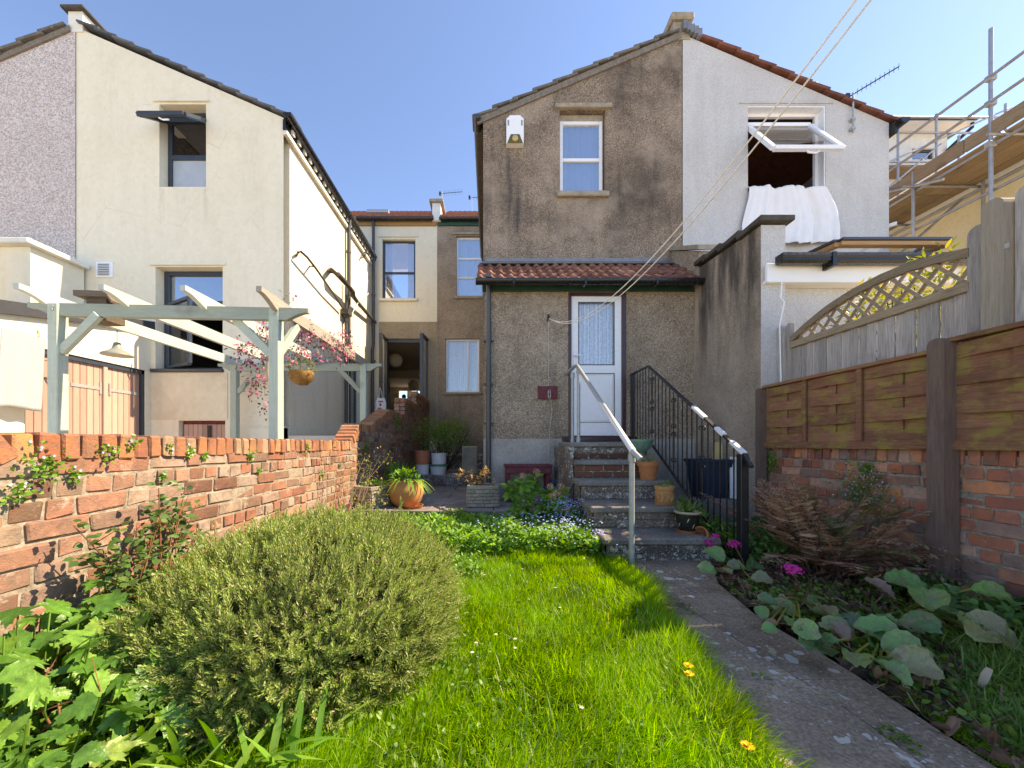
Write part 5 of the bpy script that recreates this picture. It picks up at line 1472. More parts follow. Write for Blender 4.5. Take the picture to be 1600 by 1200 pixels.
# ---------------------------------------------------------------- steps to the back door
st_ = thing('garden_steps', 'stone garden steps with lichened risers leading up to the white door', 'steps', (1.5, 4.4, 0))
SX0, SX1 = 1.0, 2.0
steps = [(3.33, .19), (3.74, .397), (4.25, .603), (4.58, .817), (4.86, 1.03)]
for i, (ys_, zs_) in enumerate(steps):
    yb_ = steps[i + 1][0] + .05 if i < 4 else YD - .03
    zprev = steps[i - 1][1] if i else -.03
    m = MB(); n = 1 if i < 4 else 2
    m.cbox(SX0 - .02 + (.0 if i < 3 else .03), SX1, ys_ - .03, yb_, zs_ - .058, zs_, .012)
    for k in range(len(m.v)):
        v = m.v[k]; m.v[k] = (v[0], v[1] + rng.uniform(-.005, .005), v[2] + rng.uniform(-.003, .003))
    m.build('tread', M['step_stone'], st_)
    # riser: course of bricks or stone with mortar behind
    m = MB(); m.box(SX0 + .015, SX1 - .005, ys_ + .012, YD - .03, zprev - .04, zs_ - .06); m.build('riser_core', M['riser'], st_)
    zz = zprev + .004; rh = (zs_ - .06 - zprev)
    nr = 2; hh = rh / nr
    for r in range(nr):
        x = SX0 + .01 - (0.11 if r % 2 else 0)
        while x < SX1 - .03:
            L = .222 if i in (0, 2, 3) else .24
            xa, xb = max(x, SX0 + .01), min(x + L, SX1 - .008)
            if xb - xa > .04:
                m = MB(); yo = rng.uniform(-.004, .004)
                m.cbox(xa + .005, xb - .005, ys_ + .0 + yo, ys_ + .06, zz + r * hh + .004, zz + (r + 1) * hh - .005, .006)
                m.build('brick', M['step_brick'] if (i == 3 or (i == 4 and r == 0)) else M['riser'], st_)
            x += L + .01
m = MB(); m.box(SX0 - .05, SX0 + .008, 4.62, YD - .03, -.05, .98); m.build('side_render', M['riser'], st_)

# ---------------------------------------------------------------- pergola in the neighbour's yard
pg = thing('pergola', 'sage green painted timber pergola with curved rafter ends behind the brick wall', 'pergola', (-3.1, 4.9, .3))
PX0, PX1, PY0, PY1 = -4.07, -2.0, 3.60, 6.12
ZP = 2.30
for x, y in ((PX0 + .08, 3.50), (PX1 - .045, 3.63), (PX0 - .02, PY1), (PX1 - .02, PY1 - .0)):
    m = MB(); m.cbox(x - .048, x + .048, y, y + .1, .28, ZP - .005, .006); m.build('post', M['pergola'], pg)
def shaped(p, q, w, h, mat, name, curve=.22, ends=(1, 1)):
    """beam whose ends are cut in a curve underneath"""
    p = Vector(p); q = Vector(q); L = (q - p).length; d = (q - p).normalized(); s = d.cross(Vector((0, 0, 1))).normalized()
    top = [(0, h), (L, h)]
    bot = []
    n = 8
    if ends[1]: bot += [(L, h * .62)] + [(L - .03 - (curve - .03) * i / n, h * .62 - h * .62 * (1 - math.cos(math.pi * i / n / 2)) ** .8) for i in range(n + 1)]
    else: bot += [(L, 0)]
    if ends[0]: bot += [(.03 + (curve - .03) * (n - i) / n, h * .62 - h * .62 * (1 - math.cos(math.pi * (n - i) / n / 2)) ** .8) for i in range(n + 1)] + [(0, h * .62)]
    else: bot += [(0, 0)]
    poly = top + bot
    m = MB(); m.prism(poly, lambda u, v, k: p + d * u + s * k + Vector((0, 0, v)), -w / 2, w / 2)
    return m.build(name, mat, pg)
shaped((-4.22, 3.50 + .03, ZP - .115), (PX1 + .27, 3.68, ZP - .115), .055, .115, M['pergola_x'], 'beam', .2)
shaped((-4.35, PY1 + .05, ZP - .115), (PX1 + .27, PY1 + .05, ZP - .115), .055, .115, M['pergola_x'], 'beam', .18)
for i, (xr, mt) in enumerate(((-4.07, 'pergola_y'), (-3.36, 'pergola_y'), (-2.67, 'pergola_y'), (-2.02, 'pergola_bare'))):
    shaped((xr - .0, 3.30 + .02 * i, ZP - .035), (xr - .02, 6.32, ZP - .035), .048, .125, M[mt], 'rafter', .26)
for (a, b) in (((PX0 + .12, 3.545, 1.86), (PX0 + .46, 3.545, 2.2)), ((PX1 - .09, 3.68, 1.86), (PX1 - .43, 3.68, 2.2)), ((PX0 + .02, PY1 + .05, 1.84), (PX0 + .36, PY1 + .05, 2.2)), ((PX1 - .06, PY1 + .05, 1.84), (PX1 - .4, PY1 + .05, 2.2)), ((PX1 - .045, 3.74, 1.9), (PX1 - .03, 4.05, 2.25))):
    m = MB(); m.beam(a, b, .05, .075, c=.004); m.build('brace', M['pergola_x'], pg)
for x, y in ((PX0 + .08, 3.495), (PX1 - .045, 3.625)):
    m = MB(); m.tube([(x + .005, y, 2.235), (x + .005, y - .008, 2.235)], .012, 8); m.tube([(x + .015, y, 2.26), (x + .015, y - .008, 2.26)], .008, 8); m.build('bolt', M['galv'], pg)
# ---------------------------------------------------------------- rails at the steps
hr = thing('handrail', 'galvanised tube handrail on the left of the steps', 'handrail', (1.16, 3.2, 0))
RX = 1.17
topz = 2.06
m = MB(); m.tube([(RX + .03, 3.05, .885), (RX, 3.10, .93), (RX, 5.13, topz), (RX - .02, 5.2, topz), (RX - .04, YD - .005, topz - .015)], .024, 10); m.build('rail', M['galv'], hr, True)
m = MB(); m.tube([(RX, 3.16, -.05), (RX, 3.16, .95)], .023, 10); m.tube([(RX, 3.16, .86), (RX, 3.16, .92)], .031, 10); m.build('post', M['galv'], hr, True)
for yy in (5.05, 5.42):
    m = MB(); zt_ = topz - .02; m.tube([(RX, yy, 1.02), (RX, yy, zt_ - .02)], .022, 10); m.tube([(RX, yy, 1.03), (RX, yy, 1.09)], .03, 10); m.tube([(RX, yy, zt_ - .1), (RX, yy, zt_ - .03)], .03, 10); m.build('post', M['galv'], hr, True)
m = MB(); m.tube([(RX, 3.13, .945), (RX, 4.02, 1.437)], .0265, 10); m.build('tape', M['white_tape'], hr, True)

ir = thing('iron_railing', 'black wrought iron railing with scrolls on the right of the steps', 'railing', (2.08, 4.2, 0))
IX = 2.08
def rail_z(y): return 2.03 if y > 5.03 else 2.03 + (y - 5.03) * (2.03 - .94) / (5.03 - 3.16)
def base_z(y): return 1.05 if y > 5.0 else 1.05 + (y - 5.0) * (1.05 - .02) / (5.0 - 3.25)
m = MB(); m.beam((IX, YD - .01, 2.03), (IX, 5.03, 2.03), .035, .02); m.beam((IX, 5.035, 2.03), (IX, 3.13, rail_z(3.13)), .035, .02); m.beam((IX, 3.13, rail_z(3.13)), (IX, 3.05, rail_z(3.13) - .1), .035, .02); m.build('handrail', M['iron'], ir)
m = MB(); m.beam((IX, 5.58, 1.05), (IX, 5.0, 1.05), .03, .012); m.beam((IX, 5.0, 1.05), (IX, 3.2, base_z(3.2)), .03, .012); m.build('bottom_rail', M['iron'], ir)
m = MB(); m.cbox(IX - .032, IX + .032, 3.125, 3.19, -.06, rail_z(3.15) - .01, .004); m.build('post', M['iron'], ir)
m = MB(); m.cbox(IX - .02, IX + .02, 5.57, 5.62, 1.0, 2.02, .004); m.build('post', M['iron'], ir)
ys_b = np.linspace(3.27, 5.5, 24)
scroll_y = [4.92, 4.34, 3.76]
for y in ys_b:
    if min(abs(y - s) for s in scroll_y) < .035: continue
    m = MB(); m.tube([(IX, y, base_z(y)), (IX, y, rail_z(y))], .0065, 5); m.build('baluster', M['iron'], ir)
def scroll(cy, z0, z1):
    m = MB()
    for sg in (-1, 1):
        for (za, zb) in ((z0, (z0 + z1) / 2 - .02), ((z0 + z1) / 2 + .02, z1)):
            pts = []
            zc = (za + zb) / 2
            for i in range(15):                     # curl at top
                t = i / 14 * 1.6 * math.pi; r = .030 * (1 - .55 * i / 14)
                pts.append((cy + sg * (.035 - r * math.cos(t) * .9 + .0), zb - .03 + r * math.sin(t)))
            pts = pts[::-1] + [(cy + sg * .012, zc + .06), (cy + sg * .010, zc - .06)]
            for i in range(15):
                t = i / 14 * 1.6 * math.pi; r = .030 * (1 - .55 * i / 14)
                pts.append((cy + sg * (.035 - r * math.cos(t) * .9), za + .03 - r * math.sin(t)))
            m.tube([(IX, a, b) for a, b in pts], .006, 5)
    m.tube([(IX, cy, base_z(cy)), (IX, cy, rail_z(cy))], .0055, 5)
    m.build('scroll', M['iron'], ir, True)
for cy in scroll_y: scroll(cy, base_z(cy) + .14, rail_z(cy) - .1)
for a, b in ((3.13, 3.30), (3.40, 3.52), (3.70, 3.92)):
    m = MB(); m.beam((IX, a, rail_z(a) + .004), (IX, b, rail_z(b) + .004), .04, .026); m.build('tape', M['white_tape'], ir)

# ---------------------------------------------------------------- washing lines, hook, plaque
hook = P(857, 497, YD - .03)
wl = thing('washing_line', 'pair of pale rope washing lines running from the wall up to the right', 'washing line', tuple(hook))
def rope(E, S, sh, r=.0045):
    """slack rope from the wall hook to the top of the pole at the garden's other end"""
    out = []
    for i in range(61):
        t = i / 60; p_ = hook.lerp(Vector(E), t); p_.z -= S * 4 * t * (1 - t) * (1 + sh * (1 - 2 * t)); out.append(p_)
    m = MB(); m.tube(out, r, 6); return m.build('rope', M['rope'], wl, True)
rope((1.93, -2.5, 4.27), .88, .54)
rope((1.98, -2.5, 4.25), .91, .56)
m = MB(); m.tube([(1.97, -2.5, -.05), (1.97, -2.5, 4.35)], .03, 10); m.build('pole', M['galv'], wl, True)
m = MB(); m.tube([hook + Vector((0, .04, .02)), hook + Vector((0, -.03, .02)), hook + Vector((0, -.04, -.01)), hook + Vector((0, -.015, -.02))], .008, 6); m.box(hook.x - .012, hook.x + .012, hook.y + .01, hook.y + .04, hook.z - .04, hook.z + .06); m.build('hook', M['iron'], wl)
m = MB(); c = P(857, 612, YD - .03); m.tube([hook, c, c + Vector((.03, -.01, -.1)), c + Vector((.05, 0, -.3)), c + Vector((.02, 0, -.55)), P(856, 721, YD - .06)], .0035, 5)
for i in range(3): m.tube([c + Vector((.01 + .02 * math.cos(t), -.02 - .004 * i, -.02 - .05 * math.sin(t) - .02 * i)) for t in np.linspace(0, 2 * math.pi, 12)], .003, 4)
m.build('string', M['cotton_line'], wl)
pq = MB(); pq.cbox(dx(840), dx(870), YD - .045, YD - .002, dz(624), dz(604), .006)
tag(pq.build('wall_plaque', M['maroon_wood']), 'small maroon wooden block fixed to the brown wall left of the door', 'block')

# ---------------------------------------------------------------- alarm box, aerials
al = thing('alarm_box', 'white burglar alarm box with ochre lamp on the brown gable', 'alarm box', (gx(804), YG - .08, gz(231)))
m = MB(); ax0, ax1, az0, az1 = gx(791), gx(817.5), gz(231.5), gz(188)
pr = [(ax0, az0 + .0), (ax1, az0 + .0), (ax1, az1 - .06), (ax1 - .06, az1), (ax0 + .06, az1), (ax0, az1 - .06)]
m.prism(pr, lambda u, v, w: (u, w, v), YG - .10, YG - .001); m.build('case', M['white_pvc'], al)
m = MB(); m.add([(ax0 + .01, YG - .104, az0), (ax1 - .01, YG - .104, az0), (ax1 - .07, YG - .104, az0 + .15), (ax0 + .07, YG - .104, az0 + .15)], [(0, 1, 2, 3)]); m.build('lens_surround', M['moss_lens'], al)
m = MB(); m.lathe([(.001, 0), (.05, .004), (.048, .02), (.02, .035), (.001, .037)], (0, 0, 0), 14); lens = m.build('lens', M['orange_lens'], al, True)
lens.data.transform(Matrix.Translation(((ax0 + ax1) / 2, YG - .103, az0 + .075)) @ Matrix.Rotation(math.pi / 2, 4, 'X'))
for sx in (ax0 + .03, ax1 - .03):
    m = MB(); m.box(sx - .012, sx + .012, YG - .103, YG - .1, az1 - .17, az1 - .08); m.build('grille', M['grey_tub'], al)
def aerial(base, h, ang, L, label, mat, n=9, el=.03, up=0.25, grp=None):
    b = Vector(base)
    t = thing('tv_aerial', label, 'aerial', base, grp)
    m = MB(); m.tube([b, b + Vector((0, 0, h))], .014, 8); m.build('mast', M['galv'], t, True)
    d = Vector((math.cos(ang), math.sin(ang), up)).normalized(); s = Vector((-math.sin(ang), math.cos(ang), 0)) ; top = b + Vector((0, 0, h - .03))
    m = MB(); a0 = top - d * .08; m.tube([a0, top + d * L], .009, 6)
    u_ = s.cross(d).normalized()
    for i in range(n):
        c = top + d * (L * (i + 1) / n)
        for q_ in (.8, -.8): m.tube([c - (s * .8 + u_ * q_ * .5) * el, c + (s * .8 + u_ * q_ * .5) * el], .003, 4)
    m.box(a0.x - .03, a0.x + .03, a0.y - .03, a0.y + .03, a0.z - .06, a0.z + .06)
    m.build('boom', mat, t)
    return t
b = P(1333, 207, YG - .06)
aerial(b, gz(145) - gz(207), math.radians(-35), .55, 'tv aerial on a pole fixed to the grey gable', M['iron'], 10, .055, .3)
m = MB(); m.box(b.x - .03, b.x + .03, b.y - .02, YG - .012, b.z + .05, b.z + .09); m.box(b.x - .03, b.x + .03, b.y - .02, YG - .012, b.z + .2, b.z + .24); o_ = m.build('bracket', M['galv'], bpy.data.objects['tv_aerial'])
aerial(P(691, 338, 13.8), .85, math.radians(8), .72, 'tv aerial above the white chimney of the far roof', M['iron'], 9, .12, .18)
aerial(P(737, 340, 13.8), .75, math.radians(10), .6, 'tv aerial partly hidden by the brown house', M['iron'], 7, .1, .12)

# ---------------------------------------------------------------- cloth: sheet, towel, bag
def cloth(name, fn, nu, nv, mat, parent=None):
    V = np.array([fn(i / nu, j / nv) for j in range(nv + 1) for i in range(nu + 1)])
    i, j = np.meshgrid(np.arange(nu), np.arange(nv)); a = (j * (nu + 1) + i).ravel()
    o = np_mesh(name, V, [np.stack([a, a + 1, a + nu + 2, a + nu + 1], 1)], mat, parent, 'all')
    md = o.modifiers.new('thick', 'SOLIDIFY'); md.thickness = .008
    return o
zs0, zs1 = gz(384), gz(287)
def sheet_fn(u, v):
    z = zs1 - (zs1 - zs0) * v
    xl = gx(1166) - .15 * v ** 1.3; xr = gx(1278) + .03 + .30 * (1 - (1 - v) ** 2.0) - .10 * max(0, v - .72)
    x = xl + (xr - xl) * u + .02 * math.sin(v * 7 + u * 5)
    f = .034 * math.sin(u * 20 + .5 * math.sin(4 * v) + .8 * math.sin(u * 6)) + .022 * math.sin(u * 43 + 1 + .6 * v) + .012 * math.sin(u * 77 + 2 * v) + .006 * math.sin(z * 22 + u * 30)
    y = YG - .085 - .03 * v + f * (.55 + .5 * v)
    if v < .12:
        k = (.12 - v) / .12; y += k * k * .36; z = zs1 - (zs1 - zs0) * .12 + .075 * math.sin(min(1, k) * 1.5) + (.012 * math.sin(u * 13) + .01 * math.sin(u * 29 + 1)) * (1 - .5 * k)
    z += .035 * math.sin(u * 7.3 + .5) * max(0, v - .5) * 2 * .5 + .02 * math.sin(u * 19) * max(0, v - .8) * 3
    return (x, min(y, YG - .022) if v > .15 else y, z)
tag(cloth('white_sheet', sheet_fn, 120, 46, M['sheet']), 'white duvet hung out over the sill of the open grey window', 'duvet')
def towel_fn(u, v):
    x = XS + .14 + .012 * math.sin(u * 14) * v + .06 * (1 - v)
    y = 4.28 + u * .42
    return (x, y, 2.34 - v * .92 + .012 * math.sin(u * 5))
tw_ = thing('towel', 'pale grey towel hanging on a line at the left edge', 'towel', (XS + .15, 4.5, 1.4))
cloth('cloth', towel_fn, 24, 20, M['towel'], tw_)
m = MB(); m.tube([(XS + .2, 3.6, 2.345), (XS + .2, 5.2, 2.335)], .004, 5); m.build('line', M['cotton_line'], tw_)
for yy in (4.62, 4.74): 
    m = MB(); m.cbox(XS + .19, XS + .215, yy, yy + .018, 2.3, 2.38, .003); m.build('peg', M['yellow_wood'], tw_)
# tote bag on the french door handle
hb_ = P(594, 606, 10.58)
tb = thing('tote_bag', 'white cloth bag with red print hanging from the open door handle', 'bag', tuple(hb_ + Vector((0, 0, -.75))))
m = MB()
bx = hb_.x + .02; bz1 = P(594, 622, 10.58).z; bz0 = P(594, 646, 10.58).z
n = 10; vs = []; fs = []
for j in range(n + 1):
    v = j / n; z = bz1 + (bz0 - bz1) * v
    wd = .105 + .045 * min(1, v * 3); dp_ = .012 + .035 * math.sin(math.pi * min(1, v * .9 + .05))
    for k in range(12):
        t = 2 * math.pi * k / 12; vs.append((bx + wd * math.cos(t), 10.56 + dp_ * math.sin(t), z + .01 * math.cos(t * 3)))
for j in range(n):
    for k in range(12): fs.append((j * 12 + k, j * 12 + (k + 1) % 12, (j + 1) * 12 + (k + 1) % 12, (j + 1) * 12 + k))
m.add(vs, fs + [tuple(range(n * 12, n * 12 + 12))]); m.build('body', M['sheet'], tb, True)
m = MB()
for sg in (-1, 1): m.tube([(bx + sg * .05, 10.56, bz1), (bx + sg * .03, 10.56, bz1 + .12), hb_ + Vector((sg * .008, -.02, 0))], .008, 6)
m.build('handles', M['sheet'], tb)
m = MB()
zc = (bz0 + bz1) / 2
for q_, (xa, xb, za, zb2) in enumerate(((-.05, -.02, .09, .13), (-.012, .018, .09, .13), (.026, .05, .092, .13), (.056, .075, .09, .128), (-.02, .03, -.01, .05), (-.06, -.035, -.10, -.06), (-.025, .0, -.1, -.06), (.01, .035, -.1, -.06))):
    m.cbox(bx + xa, bx + xb, 10.510, 10.518, zc + za, zc + zb2, .002)
m.build('print', M['red_ink'], tb)

# ---------------------------------------------------------------- lanterns, person indoors
for (px, py, D, r, lab) in ((618, 563, 13.2, .245, 'large pale paper globe lantern near the french doors'), (646, 602, 17.6, .235, 'darker paper globe lantern further inside the room')):
    c = P(px, py, D)
    t = thing('paper_lantern', lab, 'lantern', tuple(c + Vector((0, 0, -r))))
    n, k = 24, 14; m = MB()
    prof = []
    for i in range(k * 2 + 1):
        a = math.pi * i / (k * 2); rr = r * (1 + (.012 if i % 2 else -.008)); prof.append((max(rr * math.sin(a), .02), -r * math.cos(a)))
    m.lathe(prof, c, n); m.build('shade', M['paper'], t, True)
    m = MB(); m.tube([c + Vector((0, 0, r * .98)), Vector((c.x, c.y, 4.28))], .006, 5); m.build('cord', M['white_pvc'], t)

pc = P(631, 640, 18.0)
fz = 1.72
per = thing('person', 'person with dark tied hair and grey top standing indoors, back turned', 'person', (pc.x, pc.y, fz))
def skinned(name, verts, edges, radii, mat, parent, root=0, sub=2):
    me = bpy.data.meshes.new(name); me.from_pydata(verts, edges, []); me.update()
    o = obj(name, me, mat, parent)
    sk = o.modifiers.new('skin', 'SKIN'); sv = me.skin_vertices[0].data if me.skin_vertices else None
    if sv is None:
        bpy.context.view_layer.objects.active = o
        sv = me.skin_vertices.new().data if hasattr(me.skin_vertices, 'new') else None
    for v, r in zip(sv, radii): v.radius = r if isinstance(r, tuple) else (r, r)
    sv[root].use_root = True
    ss = o.modifiers.new('sub', 'SUBSURF'); ss.levels = sub; ss.render_levels = sub
    for p_ in me.polygons: p_.use_smooth = True
    return o
def pv(dx_, dy_, z): return (pc.x + dx_, pc.y + dy_, fz + z)
vs = [pv(0, 0, .92), pv(0, 0, 1.08), pv(0, .01, 1.28), pv(0, .02, 1.36), pv(0, .02, 1.44), pv(0, .04, 1.52), pv(0, .05, 1.58),
      pv(-.16, .0, 1.31), pv(-.235, .03, 1.08), pv(-.17, .20, .98), pv(-.13, .26, 1.0),
      pv(.16, 0, 1.31), pv(.235, .03, 1.08), pv(.17, .2, .98), pv(.13, .26, 1.0),
      pv(-.09, 0, .84), pv(-.10, .02, .48), pv(-.10, -.02, .08), pv(-.10, .10, .035), pv(.09, 0, .84), pv(.10, .02, .48), pv(.10, -.02, .08), pv(.10, .10, .035)]
es = [(0, 1), (1, 2), (2, 3), (3, 4), (4, 5), (5, 6), (2, 7), (7, 8), (8, 9), (9, 10), (2, 11), (11, 12), (12, 13), (13, 14), (0, 15), (15, 16), (16, 17), (17, 18), (0, 19), (19, 20), (20, 21), (21, 22)]
rd = [(.15, .11), (.125, .095), (.155, .10), (.055, .055), (.052, .055), (.075, .09), (.07, .085), .058, .045, .034, .03, .058, .045, .034, .03, .09, .06, .042, (.045, .035), .09, .06, .042, (.045, .035)]
try:
    skinned('body', vs, es, rd, M['grey_top'], per)
except Exception as e:
    m = MB(); m.lathe([(.05, 0), (.16, .9), (.12, 1.08), (.17, 1.3), (.05, 1.38), (.08, 1.5), (.07, 1.58)], (pc.x, pc.y, fz), 16, 1, .65); m.build('body', M['grey_top'], per, True)
m = MB(); m.sphere(pv(0, .02, 1.54), .105, 16, 10, 1.1); m.tube([pv(0, -.09, 1.56), pv(0, -.14, 1.5), pv(0, -.14, 1.36), pv(0, -.12, 1.24)], [.04, .05, .045, .012], 8); m.sphere(pv(0, -.10, 1.57), .05, 10, 8); m.build('hair', M['hair'], per, True)
m = MB(); m.lathe([(.05, 0.06), (.07, .1), (.08, .45), (.10, .8), (.13, .86), (.165, .98)], pv(0, 0, 0), 16, 1, .8); m.build('trousers', M['dark_trousers'], per, True)

# ---------------------------------------------------------------- pots and tubs
def pot(name, label, cat, c, prof, mat, soil_r=None, soil_z=None, n=28, saucer=None, rim=None):
    t = thing(name, label, cat, tuple(c))
    zb = saucer[1] if saucer else 0
    m = MB(); m.lathe([(r, z + zb) for r, z in prof], c, n); m.build('body', mat, t, True)
    if saucer:
        m = MB(); r, h = saucer[0], saucer[1] + .012; m.lathe([(r * .85, 0), (r, h), (r * .93, h), (r * .8, .006)], c, n); m.build('saucer', mat if len(saucer) < 3 else saucer[2], t, True)
    if soil_r:
        m = MB(); m.lathe([(.001, soil_z + zb + .012), (soil_r * .6, soil_z + zb + .008), (soil_r, soil_z + zb)], c, n); m.build('soil', M['soil'], t, True)
    if rim:
        m = MB(); m.lathe([(a, z + zb) for a, z in rim[0]], c, n); m.build('rim', rim[1], t, True)
    return t
# green pedestal bowl
c = Vector((1.845, 4.70, .817))
pot('pedestal_planter', 'sea green pedestal bowl planter on the upper step', 'planter', c, [(.085, 0), (.09, .015), (.05, .05), (.04, .08), (.06, .10), (.115, .14), (.135, .20), (.138, .215), (.155, .22), (.157, .245), (.148, .25), (.13, .235), (.12, .2)], M['green_glaze'], .13, .225)
for i in range(14):
    a = 2 * math.pi * i / 14
    m = MB(); m.tube([c + Vector((.118 * math.cos(a), .118 * math.sin(a), .14)), c + Vector((.14 * math.cos(a), .14 * math.sin(a), .2))], .006, 5); m.build('rib', M['green_glaze'], bpy.data.objects['pedestal_planter'])
classic = lambda r, h: [(r * .66, 0), (r * .86, h * .72), (r * .87, h * .76), (r * .98, h * .77), (r, h), (r * .93, h), (r * .86, h * .9)]
cp2 = Vector((1.80, 4.36, .603))
pot('plant_pot', 'plain orange terracotta pot on the third step', 'pot', cp2, classic(.122, .205), M['terracotta'], .11, .18)
cp3 = Vector((1.775, 3.90, .397))
p3 = pot('plant_pot', 'embossed ochre terracotta pot with saucer on the second step', 'pot', cp3, [(.078, 0), (.082, .012), (.078, .02), (.086, .13), (.094, .135), (.096, .165), (.088, .168), (.08, .15)], M['terracotta_pale'], .085, .15, 28, (.105, .018))
for i in range(12):
    a = math.pi + math.pi * 2 * i / 12
    m = MB(); m.tube([cp3 + Vector((.084 * math.cos(a + t), .084 * math.sin(a + t), .018 + .055 + z)) for t, z in ((-.15, .03), (0, .045), (.15, .02), (.05, -.01), (-.1, -.03), (.12, -.04))], .006, 5); m.build('relief', M['terracotta_pale'], p3)
cp4 = Vector((1.835, 3.56, .19))
p4 = pot('plant_pot', 'dark olive glazed pot with pale rim and leaf marks on the lowest step', 'pot', cp4, [(.065, 0), (.075, .01), (.098, .1), (.103, .15), (.104, .165)], M['black_glaze'], .095, .165, 28, (.095, .014, M['terracotta']), ([(.104, .16), (.115, .168), (.117, .18), (.105, .185), (.095, .17)], M['pale_rim']))
for i in range(10):
    a = math.radians(200 + i * 36 + 10 * (i % 2)); z = .06 + .05 * (i % 2)
    m = MB(); r_ = .089 + .012 * (z / .1) + .004
    m.add([cp4 + Vector((r_ * math.cos(a + u), r_ * math.sin(a + u), .014 + z + v)) for u, v in ((-.12, -.02), (-.02, -.012), (.12, .02), (.0, .014))], [(0, 1, 2, 3)]); m.build('leaf_mark', M['pale_rim'], p4)
# tilted terracotta pot lying by the railing foot
lp = MB(); lp.lathe([(.06, 0), (.085, .13), (.09, .13), (.1, .15), (.1, .18), (.09, .18), (.075, .05)], (0, 0, 0), 24)
lpo = lp.build('plant_pot', M['terracotta'], None, True); lpo.data.transform(Matrix.Translation((1.99, 3.47, .09)) @ Matrix.Rotation(math.radians(-70), 4, 'Z') @ Matrix.Rotation(math.radians(58), 4, 'X'))
tag(lpo, 'orange terracotta pot tipped over at the foot of the iron railing', 'pot')
# round ochre pot on the patio
cr = Vector((-1.09, 5.02, .203))
pr_ = pot('plant_pot', 'big round ochre pot full of trailing green on the patio', 'pot', cr, [(.13, 0), (.19, .06), (.225, .16), (.222, .24), (.20, .315), (.205, .33), (.19, .335), (.18, .29)], M['terracotta_pale'], .185, .30, 36, None)
m = MB(); m.lathe([(.11, 0), (.13, .035), (.122, .035), (.1, .006)], cr + Vector((.12, -.14, 0)), 24); m.build('saucer', M['terracotta'], pr_, True)
# stone troughs
def trough(label, c, w, d, h, rz):
    t = thing('stone_trough', label, 'planter', tuple(c))
    Mx = Matrix.Translation(c) @ Matrix.Rotation(rz, 4, 'Z')
    m = MB(); m.box(-w / 2 + .012, w / 2 - .012, -d / 2 + .012, d / 2 - .012, 0, h - .05); m.xform(Mx); m.build('core', M['trough_stone'], t)
    m = MB()
    for a in ((-w/2, w/2, -d/2, -d/2 + .035), (-w/2, w/2, d/2 - .035, d/2), (-w/2, -w/2 + .035, -d/2 + .035, d/2 - .035), (w/2 - .035, w/2, -d/2 + .035, d/2 - .035)): m.cbox(a[0], a[1], a[2], a[3], h - .05, h, .006)
    m.xform(Mx); m.build('rim', M['trough_stone'], t)
    nc = 5; hh = (h - .055) / nc
    for r in range(nc):
        for face in range(4):
            L = w if face % 2 == 0 else d
            x = -L / 2 - (.06 if r % 2 else 0)
            while x < L / 2 - .005:
                bl = rng.uniform(.09, .17); xa, xb = max(x, -L / 2 + .003), min(x + bl, L / 2 - .003)
                if xb - xa > .02:
                    m = MB(); o_ = rng.uniform(0, .008)
                    m.cbox(xa + .003, xb - .003, -.012 - o_, .012, r * hh + .003, (r + 1) * hh - .003, .004)
                    F = [Matrix.Translation((0, -d / 2 + .008, 0)), Matrix.Translation((w / 2 - .008, 0, 0)) @ Matrix.Rotation(math.pi / 2, 4, 'Z'), Matrix.Translation((0, d / 2 - .008, 0)) @ Matrix.Rotation(math.pi, 4, 'Z'), Matrix.Translation((-w / 2 + .008, 0, 0)) @ Matrix.Rotation(-math.pi / 2, 4, 'Z')][face]
                    m.xform(Mx @ F); m.build('block', M['trough_stone'], t)
                x += bl
    m = MB(); m.box(-w / 2 + .03, w / 2 - .03, -d / 2 + .03, d / 2 - .03, h - .06, h - .018); m.xform(Mx); m.build('soil', M['soil'], t)
    return t
ct1, ct2 = Vector((-.085, 5.08, .203)), Vector((-1.52, 5.02, .203))
trough('stone effect trough with dry autumn coloured plant in front of the drainpipe', ct1, .41, .36, .275, 0)
trough('stone effect trough set askew beside the left brick wall', ct2, .34, .42, .27, math.radians(-28))
# buckets on the raised step
def bucket(label, px, py0, py1, D, r, mat, z0=None, rim=None, flare=1.15):
    b_ = P(px, py1, D); z0 = b_.z if z0 is None else z0; h = (py1 - py0) / 600 * D
    c = Vector((b_.x, D, z0))
    t = thing('bucket', label, 'bucket', tuple(c))
    m = MB(); m.lathe([(r / flare, 0), (r, h), (r * 1.06, h), (r * 1.06, h - .02), (r * 1.0, h - .025)], c, 24); m.lathe([(r * .93, h - .002), (r / flare * .95, .04), (.001, .035)], c, 24); m.build('body', mat, t, True)
    if rim:
        m = MB(); m.lathe([(r * 1.0, h - .03), (r * 1.09, h - .028), (r * 1.09, h + .006), (r * .98, h + .008)], c, 24); m.build('rim', rim, t, True)
    return t
bucket('white bucket with a wire handle under the orange bucket', 660.5, 727, 742, 7.62, .135, M['white_bucket'], .42)
hz_ = .42 + 15 / 600 * 7.62 + .005
bucket('orange plastic bucket stacked on a white bucket', 660, 706, 727, 7.62, .15, M['orange_bucket'], hz_)
bucket('white bucket with green rim standing on the raised step', 685, 727, 742, 7.58, .165, M['white_bucket'], .42, M['green_plastic'])
bucket('tall white bucket stacked on the green rimmed bucket', 686, 710, 727, 7.58, .145, M['white_bucket'], .42 + 15 / 600 * 7.58 + .012, None, 1.04)
tubm = bucket('grey tub tilted behind the stacked buckets', 668, 692, 708, 8.2, .17, M['grey_tub'], .42 + .22)
m = MB(); m.box(tubm.location.x - .2, tubm.location.x + .2, 8.0, 8.4, .42, .64); tag(m.build('low_crate', M['old_wood']), 'low dark crate hidden behind the buckets', 'crate')
